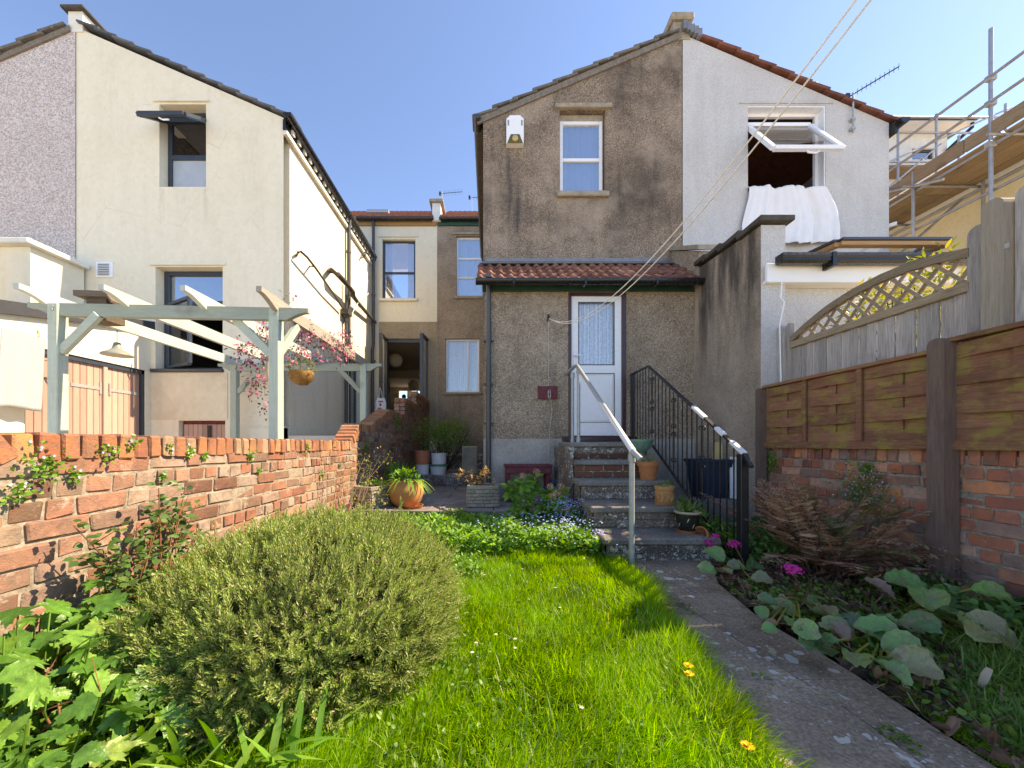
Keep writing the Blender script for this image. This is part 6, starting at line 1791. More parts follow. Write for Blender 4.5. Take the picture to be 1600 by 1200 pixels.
sl = MB(); sl.cbox(P(722, 0, 7.6).x, P(746, 0, 7.6).x, 7.6, 7.72, .42, P(0, 697, 7.6).z, .02)
tag(sl.build('stone_block', M['trough_stone']), 'tan stone block on edge beside the downpipe', 'stone')
# planter of tall strap leaves on the patio by the wall
tp = MB(); tp.lathe([(.15, 0), (.19, .24), (.2, .24), (.2, .27), (.185, .27), (.17, .2)], (-1.43, 5.85, .203), 20)
tp_o = thing('plant_pot', 'dark brown pot of upright strap leaves against the left wall', 'pot', (-1.43, 5.85, .203)); tp.build('body', M['old_wood'], tp_o, True)
m = MB(); m.lathe([(.001, .24), (.18, .235)], (-1.43, 5.85, .203), 20); m.build('soil', M['soil'], tp_o)
# pink plastic pennant-like trowel in the bed
pk = MB(); c = P(541, 806, 4.25)
pk.add([c + Vector(v) for v in ((-.05, 0, .16), (0, -.03, .13), (.055, .0, .155), (.03, -.02, .0), (.008, -.01, -.10), (-.02, 0, -.02), (0, .01, .06))], [(0, 1, 6), (1, 2, 6), (2, 3, 6), (3, 4, 6), (4, 5, 6), (5, 0, 6)])
pko = pk.build('plastic_scoop', M['pink_plastic']); md = pko.modifiers.new('t', 'SOLIDIFY'); md.thickness = .008
tag(pko, 'faded pink plastic scoop stuck in the bed beside the left wall', 'scoop')
# maroon bench under the wall
bn = thing('bench', 'small peeling maroon wooden bench against the plinth', 'bench', (dx(825), 5.4, .2))
y0, y1 = 5.28, 5.58; s_ = 600 / 5.3
bx0, bx1 = (788 - 765) / s_, (863 - 765) / s_; zt_ = 1 - (726 - 695) / s_
m = MB(); m.cbox(bx0, bx1, y0, y1, zt_ - .03, zt_, .005); m.build('seat', M['maroon_wood'], bn)
m = MB(); m.cbox(bx0 + .01, bx1 - .01, y0 + .012, y0 + .035, zt_ - .125, zt_ - .032, .004); m.build('apron', M['maroon_wood'], bn)
for xx in (bx0 + .015, bx1 - .085):
    for yy in (y0 + .04, y1 - .08):
        m = MB(); m.cbox(xx, xx + .07, yy, yy + .05, .2, zt_ - .032, .004); m.build('leg', M['maroon_wood'], bn)
wc = thing('watering_can', 'blue plastic watering can beside the maroon bench', 'watering can', (.98, 5.35, .2))
c = Vector((.93, 5.35, .203))
m = MB(); m.lathe([(.08, 0), (.085, .02), (.08, .2), (.05, .22), (.04, .22)], c, 18); m.build('body', M['blue_plastic'], wc, True)
m = MB(); m.tube([c + Vector((-.07, 0, .04)), c + Vector((-.14, 0, .12)), c + Vector((-.17, 0, .22))], [.018, .014, .012], 8); m.build('spout', M['blue_plastic'], wc, True)
m = MB(); m.tube([c + Vector((.04, 0, .2)), c + Vector((.03, 0, .28)), c + Vector((-.05, 0, .31)), c + Vector((-.08, 0, .26)), c + Vector((-.05, 0, .2))], .012, 8); m.build('handle', M['blue_plastic'], wc, True)
gb = MB(); gb.lathe([(.055, 0), (.06, .01), (.06, .15), (.03, .19), (.025, .22), (.03, .222), (.03, .235)], (.36, 5.30, .203), 16)
tag(gb.build('bottle', M['green_plastic'], None, True), 'green plastic bottle under the maroon bench', 'bottle')
# recycling box and timber behind the railing
rb = thing('recycling_box', 'dark blue recycling box with odds and ends behind the iron railing', 'box', (2.72, 4.75, 0))
m = MB(); X0, X1, Y0, Y1 = 2.52, 2.93, 4.62, 4.95
def frust(m, X0, X1, Y0, Y1, z0, z1, k):
    m.add([(X0 + k, Y0 + k, z0), (X1 - k, Y0 + k, z0), (X1 - k, Y1 - k, z0), (X0 + k, Y1 - k, z0), (X0, Y0, z1), (X1, Y0, z1), (X1, Y1, z1), (X0, Y1, z1)], [(0, 3, 2, 1), (0, 1, 5, 4), (1, 2, 6, 5), (2, 3, 7, 6), (3, 0, 4, 7)])
frust(m, X0, X1, Y0, Y1, .35, .80, .05); m.build('body', M['navy_plastic'], rb)
m = MB()
for a in ((X0 - .015, X1 + .015, Y0 - .015, Y0 + .012), (X0 - .015, X1 + .015, Y1 - .012, Y1 + .015), (X0 - .015, X0 + .012, Y0 + .012, Y1 - .012), (X1 - .012, X1 + .015, Y0 + .012, Y1 - .012)): m.cbox(*a, .785, .825, .005)
m.build('rim', M['navy_plastic'], rb)
m = MB(); m.box(2.2, 2.98, 4.5, YD - .05, -.06, .35); tag(m.build('raised_slab', M['patio']), kind='structure')
for i, (px, yt, yb, lab) in enumerate(((1118, 690, 722, 'pale yellow wooden wedge in the recycling box, near its left side'), (1161, 688, 735, 'pale yellow wooden board leaning behind the railing post'))):
    a = P(px - 6, yb, 4.8); b = P(px + 8, yt, 4.82)
    m = MB(); pr2 = [(a.x, a.z - .3), (b.x, a.z - .3), (b.x + .0, b.z - .05), (b.x - .02, b.z), (a.x + .04, b.z - .01), (a.x + .02, b.z - .12)]
    m.prism(pr2, lambda u, v, w: (u, w, v), 4.78, 4.81)
    tag(m.build('wooden_board', M['yellow_wood']), lab, 'board')
m = MB(); m.beam((2.90, 4.56, .36), (2.96, 4.66, .85), .09, .012, up=(0, 1, 0)); m.beam((2.97, 4.52, .36), (3.0, 4.60, .8), .03, .012, up=(0, 1, 0))
tag(m.build('white_board', M['white_tape']), 'strip of white board leaning against the blue box', 'board')
m = MB(); m.cbox(2.60, 2.95, 3.95, 4.2, .12, .15, .01); m.xform(Matrix.Rotation(0, 4, 'Z')); tag(m.build('flat_stone', M['trough_stone']), 'flat pale stone lying at the foot of the tall wall', 'stone')

# ---------------------------------------------------------------- things in the neighbour's yard
lc = P(183, 548, 4.35)
pl_ = thing('pendant_lamp', 'grey green conical garden lamp hanging under the pergola', 'lamp', tuple(lc))
m = MB(); m.lathe([(.145, -.035), (.142, -.02), (.06, .03), (.045, .05), (.03, .11), (.012, .115)], lc + Vector((0, 0, -.02)), 24); m.build('shade', M['lamp_shade'], pl_, True)
m = MB(); m.tube([lc + Vector((0, 0, .09)), (lc.x, lc.y, 2.30)], .004, 5); m.build('cord', M['iron'], pl_)
bc = P(166, 487, 3.95)
bb = thing('bird_box', 'old wooden bird box behind the pergola beam', 'bird box', tuple(bc + Vector((0, 0, -.15))))
m = MB(); m.box(bc.x - .10, bc.x + .10, 3.85, 4.05, bc.z - .12, bc.z + .1); m.build('body', M['old_wood'], bb)
m = MB(); m.prism([(bc.x - .18, bc.z + .11), (bc.x + .15, bc.z + .10), (bc.x + .19, bc.z + .04), (bc.x + .2, bc.z + .06), (bc.x + .13, bc.z + .155), (bc.x - .18, bc.z + .165)], lambda u, v, w: (u, w, v), 3.8, 4.1); m.build('roof', M['old_wood'], bb)
hc = P(471, 586, 4.75)
hbk = thing('hanging_basket', 'coir lined hanging basket of small flowers under the pergola', 'basket', tuple(hc + Vector((0, 0, -.15))))
m = MB(); m.lathe([(.02, -.12), (.07, -.105), (.12, -.05), (.142, .025), (.13, .045), (.05, .05)], hc, 20)
for k in range(len(m.v)):
    v = m.v[k]; m.v[k] = (v[0] + rng.uniform(-.01, .01), v[1] + rng.uniform(-.01, .01), v[2] + rng.uniform(-.012, .012))
m.build('liner', M['coir'], hbk, True)
m = MB()
for k in range(3):
    a = k * 2.1; m.tube([hc + Vector((.16 * math.cos(a), .16 * math.sin(a), .04)), hc + Vector((0, 0, .5))], .003, 4)
m.tube([hc + Vector((0, 0, .5)), (hc.x, hc.y, 2.32)], .004, 5); m.build('chain', M['iron'], hbk)
# ---------------------------------------------------------------- plants
UP = np.array([0, 0, 1.0])
def vnoise(x, y, s=1.0, seed=0):
    """cheap smooth noise in -1..1 for clumping"""
    return (np.sin(x * 2.1 * s + seed) * np.cos(y * 1.7 * s - seed * 1.3) + np.sin(x * 4.7 * s + y * 3.1 * s + seed * 2.1) * .6 + np.sin(x * 9.3 * s - y * 8.1 * s + seed * .7) * .35) / 1.95
def in_poly(x, y, poly):
    ins = np.zeros(len(x), bool); n = len(poly)
    for i in range(n):
        x0, y0 = poly[i]; x1, y1 = poly[(i + 1) % n]
        c = ((y0 > y) != (y1 > y)) & (x < (x1 - x0) * (y - y0) / (y1 - y0 + 1e-12) + x0)
        ins ^= c
    return ins
def plant(name, label, cat, loc, group=None): return thing(name, label, cat, tuple(loc), group)

# --- lawn grass
lawn_poly = [(-1.05, .6), (.84, .6), (.85, 1.2), (.91, 1.64), (1.0, 2.26), (1.1, 2.8), (1.13, 3.28), (.75, 3.5), (.2, 3.62), (-.5, 3.45), (-.9, 3.1), (-1.1, 2.4)]
def grass_field(n, poly, hmin, hmax, mat, name, z=-.02, lean=.5, parent=None, wmin=.0025, wmax=.0048, seed=0, tip=T_BLADE):
    xs = [p[0] for p in poly]; ys = [p[1] for p in poly]
    x = nrng.uniform(min(xs), max(xs), n); y = min(ys) + (max(ys) - min(ys)) * nrng.uniform(0, 1, n) ** 1.35
    k = in_poly(x, y, poly); x, y = x[k], y[k]; n = len(x)
    # tufts
    tx, ty = nrng.uniform(min(xs), max(xs), 1400), nrng.uniform(min(ys), max(ys), 1400)
    j = nrng.integers(0, 1400, n); pull = nrng.uniform(0, 1, n) < .35
    x2 = tx[j] + nrng.normal(0, .018, n); y2 = ty[j] + nrng.normal(0, .018, n)
    ok = pull & in_poly(x2, y2, poly); x = np.where(ok, x2, x); y = np.where(ok, y2, y)
    nz = vnoise(x, y, 2.2, seed)
    L = nrng.uniform(hmin, hmax, n) * (1 + .35 * nz)
    a = vnoise(x, y, .9, seed + 3) * 3.0 + nrng.normal(0, 1.1, n)
    ln = np.clip(nrng.normal(lean, .28, n), .05, 1.3)
    d = np.stack([np.cos(a) * ln, np.sin(a) * ln, np.ones(n)], 1)
    nr = np.stack([np.cos(a), np.sin(a), -ln], 1) + nrng.normal(0, .35, (n, 3))
    lv = Leaves(); lv.scatter(tip, np.stack([x, y, np.full(n, z)], 1), d, -nr, L, nrng.uniform(wmin, wmax, n), nrng.uniform(-.1, .75, n) * -1 * -1)
    return lv.build(name, mat, parent)
g1 = grass_field(150000, lawn_poly, .045, .115, M['grass'], 'grass')
tag(g1, 'long bright green lawn grass', 'grass', None, 'stuff')
# shaggy fringe over the path edge
fr = [(.72, .6), (.86, .6), (.87, 1.2), (.93, 1.64), (1.02, 2.26), (1.13, 2.8), (1.15, 3.25), (1.0, 3.25), (.88, 2.2), (.74, 1.3)]
g2 = grass_field(26000, fr, .08, .16, M['grass'], 'grass', lean=.75, seed=5)
tag(g2, 'longer grass fringe hanging over the path edge', 'grass', None, 'stuff')

g4 = grass_field(9000, lawn_poly, .05, .13, M['grass_long'], 'grass', lean=.7, seed=11, wmin=.005, wmax=.0085)
tag(g4, 'broader darker grass blades among the lawn', 'grass', None, 'stuff')
# daisies and dandelions
def flower_head(name, label, cat, c, r, n, pm, cm=None, group=None, lift=.3):
    t = plant(name, label, cat, (c[0], c[1], -.02), group)
    a = np.arange(n) * 2 * np.pi / n + nrng.uniform(0, .2, n)
    d = np.stack([np.cos(a), np.sin(a), np.full(n, lift)], 1)
    lv = Leaves(); lv.scatter(T_NEEDLE, np.tile(c, (n, 1)), d, np.tile(UP, (n, 1)), r * nrng.uniform(.8, 1.1, n), r * .35, .1)
    lv.build('petals', pm, t)
    m = MB(); m.sphere(c, r * .35, 8, 5, .5); m.build('centre', cm or pm, t, True)
    m = MB(); m.tube([(c[0], c[1], -.02), c], .0018, 5); m.build('stem', M['leaf_mid'], t)
    return t
yel_c = simple('daisy_eye', (.6, .42, .03), .8, .2)
dpx = [(716, 895), (721, 917), (709, 930), (757, 898), (816, 889), (711, 965), (868, 918), (775, 991), (805, 1012), (805, 998), (744, 1004), (738, 1019), (875, 949), (909, 1105)]
for (px, py) in dpx:
    D = 600 / (py - 695) * .93; p_ = P(px, py, D)
    flower_head('daisy', 'small white daisy flower standing in the lawn grass', 'daisy', (p_.x, p_.y, .07), .0105, 12, M['petal_white'], yel_c, 'white daisies scattered over the lawn', .15)
for (px, py, lab) in ((1076, 1041, 'yellow dandelion at the path edge, the farther of a close pair'), (1077, 1054, 'yellow dandelion at the path edge, the nearer of a close pair'), (1168, 1167, 'large yellow dandelion nearest the bottom edge beside the path')):
    D = 600 / (py - 695) * .9; p_ = P(px, py, D)
    t = flower_head('dandelion', lab, 'dandelion', (p_.x, p_.y, p_.z), .021, 30, M['petal_yellow'], M['petal_yellow'], 'dandelions beside the path', .35)
    c = np.array((p_.x, p_.y, p_.z + .003)); n = 24; a = nrng.uniform(0, 2 * np.pi, n)
    lv = Leaves(); lv.scatter(T_NEEDLE, np.tile(c, (n, 1)), np.stack([np.cos(a), np.sin(a), np.full(n, .9)], 1), np.tile(UP, (n, 1)), .014, .006, .1); lv.build('petals', M['petal_yellow'], t)

# --- rosemary
M['inner'] = simple('shaded_inner_twigs', (.05, .055, .022), .95, .1, 0, .5, 60, 1.0, 90)  # for the solid filler core; shade inside the bush put into its colour
RC = np.array([-.885, 2.02, .13]); RR = np.array([.675, .76, .455])
rose_m = plant('rosemary_bush', 'big rounded grey green rosemary bush on the lawn edge', 'bush', (RC[0], RC[1], 0))
def ros_surface(n, zlo=-.42):
    d = rand_dirs(n, zlo, 1.0)
    # squarer than an ellipsoid
    p = 2.35
    r = (np.abs(d[:, 0]) ** p + np.abs(d[:, 1]) ** p + np.abs(d[:, 2]) ** p) ** (-1 / p)
    bump = 1 + .045 * vnoise(d[:, 0] * 4, d[:, 1] * 4 + d[:, 2] * 3, 1.4, 2) + .03 * vnoise(d[:, 0] * 9 + d[:, 2] * 5, d[:, 1] * 9, 1.3, 5)
    pos = RC + d * (r * bump)[:, None] * RR
    nr = unit(np.sign(d) * np.abs(d * r[:, None]) ** (p - 1) / RR)
    return d, pos, nr
n = 8200
d, pos, nr = ros_surface(n)
k = (pos[:, 0] > XW + .02) & (pos[:, 2] > .03); pos, nr = pos[k], nr[k]; n = len(pos)
sd = unit(nr * .8 + UP * .5 + nrng.normal(0, .36, (n, 3)))
SL = nrng.uniform(.05, .115, n) * np.where(nrng.uniform(0, 1, n) < .025, 1.5, 1.0)
pos = pos - sd * (SL * .75)[:, None] + nr * nrng.normal(-.008, .034, (n, 1))
lv = Leaves(); NW, NP = 7, 4
e1 = unit(np.cross(sd, np.array([.3, .5, .8]))); e2 = np.cross(sd, e1)
for w in range(NW):
    t = (w + .6) / NW
    for q in range(NP):
        a = 2 * np.pi * q / NP + w * .8 + nrng.uniform(-.3, .3, n)
        out = e1 * np.cos(a)[:, None] + e2 * np.sin(a)[:, None]
        nd = unit(out * (1.0 - .55 * t) + sd * (.55 + .6 * t))
        lv.scatter(T_NEEDLE, pos + sd * (SL * t)[:, None], nd, out + sd * -.4, nrng.uniform(.018, .030, n) * (1.05 - .3 * t), .0046, .1)
lv.build('foliage', M['rosemary'], rose_m)
stl = Leaves(); stl.scatter(T_BLADE2, pos, sd, e1, SL * 1.0, .0028); stl.scatter(T_BLADE2, pos, sd, e2, SL * 1.0, .0028); stl.build('sprigs', M['twig'], rose_m)
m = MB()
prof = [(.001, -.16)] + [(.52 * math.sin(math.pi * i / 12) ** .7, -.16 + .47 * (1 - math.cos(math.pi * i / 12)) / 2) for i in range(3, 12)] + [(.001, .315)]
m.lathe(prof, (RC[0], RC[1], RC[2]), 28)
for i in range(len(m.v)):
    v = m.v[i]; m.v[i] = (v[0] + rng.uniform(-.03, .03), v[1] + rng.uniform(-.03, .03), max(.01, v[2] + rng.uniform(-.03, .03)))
m.build('dark_core', M['inner'], rose_m, True)
m = MB()
for i in range(46):
    a = rng.uniform(math.pi * 1.05, math.pi * 1.95); b0 = Vector((RC[0] + .25 * math.cos(a), RC[1] + .25 * math.sin(a), .0)); b1 = Vector((RC[0] + .62 * math.cos(a), RC[1] + .62 * math.sin(a), rng.uniform(.02, .14))); b2 = Vector((RC[0] + .70 * math.cos(a + rng.uniform(-.2, .2)), RC[1] + .80 * math.sin(a), rng.uniform(.03, .22)))
    m.tube([b0, b1, b2], [.008, .005, .002], 5)
m.build('stems', M['twig'], rose_m)

# --- generic helpers for bushy things
def leafy_ball(lv, c, r, n, L, W, tmpl=T_LEAF, zlo=-.3, updir=.35, jitter=.5, shell=.35):
    d = rand_dirs(n, zlo, 1.0)
    rad = 1 - shell * nrng.uniform(0, 1, n) ** 1.5
    pos = np.asarray(c) + d * rad[:, None] * np.asarray(r)
    dd = unit(d + UP * updir + nrng.normal(0, jitter, (n, 3)))
    lv.scatter(tmpl, pos, dd, unit(d * .5 + UP + nrng.normal(0, .4, (n, 3))), L * nrng.uniform(.65, 1.25, n), W * nrng.uniform(.7, 1.2, n), nrng.uniform(0, .35, n))
def twigs(parent, c, tips, r=.004, mat='twig', name='stems', bow=.12):
    m = MB(); c = Vector(c)
    for tp in tips:
        tp = Vector(tp); mid = (c + tp) / 2 + Vector((rng.uniform(-bow, bow), rng.uniform(-bow, bow), rng.uniform(0, bow))) * (tp - c).length
        m.tube([c + Vector((rng.uniform(-.02, .02), rng.uniform(-.02, .02), 0)), mid, tp], [r, r * .75, r * .35], 5)
    return m.build(name, M[mat], parent, True)

# --- big lobed leaves bottom left
an = plant('leafy_plant', 'clump of big toothed bright green leaves in the bottom left corner', 'plant', (-1.4, 1.3, 0))
lv = Leaves(); n = 210
T1, T2, T3 = t_lobed(1, 5, 4, .42), t_lobed(2, 3, 5, .35), t_lobed(3, 5, 4, .5)
px = nrng.uniform(-1.72, -1.02, n); py = nrng.uniform(.92, 1.72, n)
pz = np.clip(.315 - .25 * np.maximum(0, px + 1.5) - .25 * np.maximum(0, 1.25 - py) + nrng.normal(0, .05, n), .06, .5)
a = nrng.uniform(0, 2 * np.pi, n); dr = np.stack([np.cos(a) * .9 + .25, np.sin(a) * .9 - .35, nrng.uniform(-.35, .15, n)], 1)
nn = unit(np.stack([nrng.normal(.25, .3, n), nrng.normal(-.35, .3, n), np.ones(n)], 1))
for T, sl_ in ((T1, slice(0, 60)), (T2, slice(60, 120)), (T3, slice(120, n))):
    k = px[sl_].shape[0]
    lv.scatter(T, np.stack([px, py, pz], 1)[sl_], dr[sl_], nn[sl_], nrng.uniform(.06, .135, k), nrng.uniform(.065, .135, k), nrng.uniform(0, .45, k))
lv.build('leaves', M['leaf_lobed'], an)
m = MB()
for i in range(n): m.tube([(px[i] * .8 - .28, 1.25 + (py[i] - 1.25) * .5, .0), ((px[i] * .9 - .13), py[i] * .9 + .1, pz[i] * .7), (px[i], py[i], pz[i])], .0028, 5)
m.build('stalks', M['leaf_mid'], an)
m = MB()
for i in range(6):
    x0 = rng.uniform(-1.45, -1.2); m.tube([(x0, 1.12, .02), (x0 + rng.uniform(-.05, .05), 1.12, .1), (x0 + rng.uniform(-.12, .1), 1.13, .18), (x0 + rng.uniform(-.16, .14), 1.17, .25), (x0 + rng.uniform(-.2, .18), 1.22, rng.uniform(.26, .34))], [.004, .004, .0035, .0025, .0012], 5)
m.build('old_stems', M['twig_red'], an)
# dense low cover behind and below it
lc_ = Leaves()
x = nrng.uniform(-1.73, -1.0, 900); y = nrng.uniform(.75, 1.5, 900)
lc_.scatter(t_lobed(5, 3, 3, .4), np.stack([x, y, nrng.uniform(.0, .14, 900)], 1), rand_dirs(900, -.1, .5), np.tile(UP, (900, 1)) + nrng.normal(0, .4, (900, 3)), nrng.uniform(.03, .07, 900), nrng.uniform(.03, .07, 900))
tag(lc_.build('ground_cover', M['leaf_mid']), 'low leafy ground cover in the bottom left bed', 'ground cover', None, 'stuff')

def strap_clump(name, label, cat, c, n, L, W, spread, mat, lean=.6, bend=.5, group=None, face=None):
    t = plant(name, label, cat, c, group)
    lv = Leaves(); a = nrng.uniform(0, 2 * np.pi, n)
    if face is not None: a = face + nrng.normal(0, .7, n)
    ln = nrng.uniform(.15, lean, n)
    d = np.stack([np.cos(a) * ln, np.sin(a) * ln, np.ones(n)], 1); nr = np.stack([-np.cos(a), -np.sin(a), ln], 1)
    base = np.asarray(c) + np.stack([nrng.normal(0, spread, n), nrng.normal(0, spread, n), np.zeros(n)], 1)
    lv.scatter(T_STRAP, base, d, nr, L * nrng.uniform(.65, 1.2, n), W * nrng.uniform(.7, 1.2, n), nrng.uniform(.1, bend, n))
    lv.build('leaves', M[mat], t); return t
for i, (x, y, lab) in enumerate(((-1.02, 1.22, 'clump of strap leaves between the toothed leaves and the rosemary'), (-.80, 1.14, 'arching strap leaves in front of the rosemary'), (-.62, 1.18, 'strap leaf tuft at the front right foot of the rosemary'))):
    strap_clump('bulb_leaves', lab, 'plant', (x, y, -.02), 16, .26, .022, .05, 'leaf_bright', .8, .8)

# --- rose against the left wall
ro = plant('rose_bush', 'thin stemmed rose bush with small leaves against the left wall', 'bush', (-1.6, 1.75, 0))
m = MB(); tips = []
for i in range(16):
    y1 = rng.uniform(1.5, 2.15); z1 = rng.uniform(.38, .80); x1 = rng.uniform(-1.70, -1.5)
    p0 = Vector((-1.6, 1.75 + rng.uniform(-.06, .06), 0)); p1 = Vector((-1.62 + rng.uniform(-.05, .1), (1.75 + y1) / 2 + rng.uniform(-.08, .08), z1 * .55)); p2 = Vector((x1, y1, z1))
    m.tube([p0, p1, p2], [.006, .0045, .002], 5); tips += [(p1 + (p2 - p1) * t, p2 - p1) for t in (0, .25, .5, .75, 1)]
    for t in (.4, .7):
        q = p1 + (p2 - p1) * t; e = q + Vector((rng.uniform(-.02, .1), rng.uniform(-.14, .14), rng.uniform(.02, .12))); m.tube([q, e], [.0025, .0012], 4); tips += [(e, e - q), ((e + q) / 2, e - q)]
m.build('stems', M['twig_red'], ro, True)
lv = Leaves()
for q, dr_ in tips:
    k = rng.randint(3, 6); dd = rand_dirs(k, -.4, .7)
    lv.scatter(T_LEAF, np.tile(np.array(q), (k, 1)) + dd * .02, dd, np.tile(UP + np.array([.5, -.4, 0]), (k, 1)) + nrng.normal(0, .4, (k, 3)), nrng.uniform(.022, .046, k), nrng.uniform(.018, .034, k), .2)
lv.build('leaves', M['leaf_rose'], ro)

# --- tufts in the joints of the walls
def wall_tuft(px, py, r, label, group, X=XW, sgn=1, flowers=True, mat='leaf_bright', dens=1.0, drop=1.0):
    s = (px - 765) / X; D = 600 / s; z = 1 + (695 - py) / s
    t = plant('wall_plant', label, 'plant', (X, D, z), group)
    n = int(50 * dens * (r / .05) ** 1.6) + 12
    off = nrng.normal(0, r * .5, (n, 3)); off[:, 0] = np.abs(off[:, 0]) * .45 * sgn + sgn * .004; off[:, 2] *= drop
    pos = np.array([X, D, z]) + off
    dd = unit(off * 2 + np.array([sgn * .6, 0, .1]) + nrng.normal(0, .3, (n, 3)))
    lv = Leaves(); lv.scatter(T_LEAF, pos, dd, np.tile(np.array([sgn * .8, -.2, .6]), (n, 1)) + nrng.normal(0, .3, (n, 3)), nrng.uniform(.011, .022, n), nrng.uniform(.011, .02, n), .1); lv.build('leaves', M[mat], t)
    if flowers:
        k = max(3, n // 9); j = nrng.integers(0, n, k); fl = Leaves()
        for q in range(5):
            a = q * 1.2566
            fl.scatter(T_NEEDLE, pos[j] + np.array([sgn * .012, 0, .004]), np.tile(np.array([sgn * .3, math.cos(a), math.sin(a)]), (k, 1)), np.tile(np.array([sgn, 0, 0.0]), (k, 1)), .008, .005)
        tag(fl.build('flowers', M['petal_lilac'], t), kind='stuff')
    return t
WG = 'little bellflower tufts in the joints of the sunny wall'
for (px, py, r, lab) in ((62, 728, .075, 'largest bellflower tuft on the sunny wall, near its left end'), (20, 772, .05, 'bellflower tuft at the left picture edge, below the largest one'), (165, 706, .05, 'flowering tuft under the wall coping, right of the largest one'), (202, 692, .035, 'narrow tuft rising in a coping joint of the sunny wall'), (112, 745, .03, 'small tuft low beside the largest bellflower tuft'), (250, 742, .025, 'small tuft two courses below the coping, left half of the wall'), (262, 700, .02, 'tiny tuft under the coping, left of the wall middle'), (292, 706, .035, 'flowering tuft under the coping near the middle of the sunny wall'), (318, 712, .022, 'tiny tuft just right of the one at the wall middle'), (388, 712, .04, 'bellflower tuft with flowers below the pergola corner post'), (402, 735, .03, 'small tuft one course below the pergola corner post tuft'), (478, 700, .045, 'tuft under the coping towards the far end of the sunny wall'), (500, 742, .03, 'small low tuft towards the far end of the sunny wall'), (530, 726, .03, 'last small tuft before the wall steps up')):
    wall_tuft(px, py, r, lab, WG)
wall_tuft(570, 700, .10, 'green tuft in the shaded far end of the left wall, lower one', None, XW, 1, False, 'leaf_mid'); wall_tuft(618, 660, .14, 'green tuft in the shaded far end of the left wall, upper one', None, XW, 1, False, 'leaf_mid')
wall_tuft(1364, 768, .20, 'large dark ivy-like tuft with tiny flowers on the right brick wall', None, XF, -1, True, 'leaf_dark', 1.7, 1.1)
wall_tuft(1360, 735, .06, 'small tuft climbing above the large one on the right wall', None, XF, -1, False, 'leaf_dark')
wall_tuft(1210, 722, .09, 'bright green tuft beside the far fence post', None, XF, -1, False, 'leaf_bright', 1.6, 1.4)
wall_tuft(1278, 703, .03, 'tiny tuft under the fence on the right wall', None, XF, -1, False, 'leaf_bright')

# --- twiggy yellowing shrub at the far end of the sunny wall
ys_ = plant('shrub', 'sparse yellow green shrub at the far end of the sunny wall', 'shrub', (-1.55, 4.3, 0))
tp_ = [(-1.55 + rng.uniform(-.2, .35), 4.3 + rng.uniform(-.4, .35), rng.uniform(.35, .9)) for i in range(26)]
twigs(ys_, (-1.58, 4.3, 0), tp_, .004, 'twig_pale')
lv = Leaves()
for q in tp_:
    k = 16; dd = rand_dirs(k); lv.scatter(T_LEAF, np.array(q) + dd * nrng.uniform(.02, .13, (k, 1)), dd, np.tile(UP, (k, 1)), nrng.uniform(.018, .034, k), nrng.uniform(.012, .02, k))
lv.build('leaves', M['leaf_yellow'], ys_)

# --- border in front of the patio
def mass(name, label, pts_fn, n, tmpl, L, W, mat, zr, kind='stuff', upd=.6, jit=.6, cat='ground cover', bend=.25):
    x, y = pts_fn(n); n = len(x)
    z = nrng.uniform(zr[0], 1, n) ** .7 * zr[1] * (1 + .35 * vnoise(x, y, 3.0, 1)) if zr[0] >= 0 else nrng.uniform(0, zr[1], n)
    d = unit(rand_dirs(n, -.2, .6) + UP * upd)
    lv = Leaves(); lv.scatter(tmpl, np.stack([x, y, z - .02], 1), d, np.tile(UP, (n, 1)) * .8 + np.array([0.2, -.5, 0]) + nrng.normal(0, jit, (n, 3)), L * nrng.uniform(.6, 1.3, n), W * nrng.uniform(.6, 1.3, n), nrng.uniform(0, bend * 2, n))
    o = lv.build(name, M[mat]); tag(o, label, cat, None, kind); return x, y, z
def rect(x0, x1, y0, y1):
    return lambda n: (nrng.uniform(x0, x1, n), nrng.uniform(y0, y1, n))
mass('ground_cover', 'fine dark green feathery foliage in front of the patio', rect(-1.05, .45, 4.0, 4.66), 5200, T_LEAF, .035, .022, 'leaf_mid', (.2, .20))
mass('ground_cover', 'mixed bright leaves in the border behind the lawn', rect(-1.25, .98, 3.35, 4.3), 6500, T_LEAF, .065, .03, 'leaf_bright', (.0, .22))
mass('ground_cover', 'small weeds at the rosemary edge', rect(-.75, -.05, 2.75, 3.5), 1500, T_LEAF, .035, .022, 'leaf_bright', (.0, .10))
mass('ground_cover', 'low leaves in the shaded bed between rosemary and wall', rect(-1.7, -.9, 2.7, 4.5), 2500, T_LEAF, .05, .028, 'leaf_mid', (.0, .15))
bi = 0
for i, (x, y) in enumerate([(-.55, 3.52), (-.3, 3.75), (-.05, 3.55), (.15, 3.62), (.38, 3.5), (.55, 3.72), (.72, 3.55), (.02, 3.95), (-.75, 3.75), (.45, 4.0)]):
    strap_clump('bluebell_leaves', 'clump of arching bulb leaves in the border behind the lawn', 'plant', (x, y, -.02), 15, .24, .02, .045, 'leaf_bright', 1.0, .9, 'bulb leaf clumps in the border')
mass('clover', 'clover and broad leaved weeds in the lawn beside the rosemary', lambda n: (nrng.normal(-.32, .16, n), nrng.normal(1.75, .45, n)), 1100, T_LEAF, .02, .016, 'leaf_mid', (.0, .075), cat='clover')
mass('clover', 'scattered clover leaves all over the lawn', lambda n: (nrng.uniform(-.5, .85, n), nrng.uniform(1.1, 3.3, n)), 700, T_LEAF, .018, .014, 'leaf_dark', (.0, .07), cat='clover')
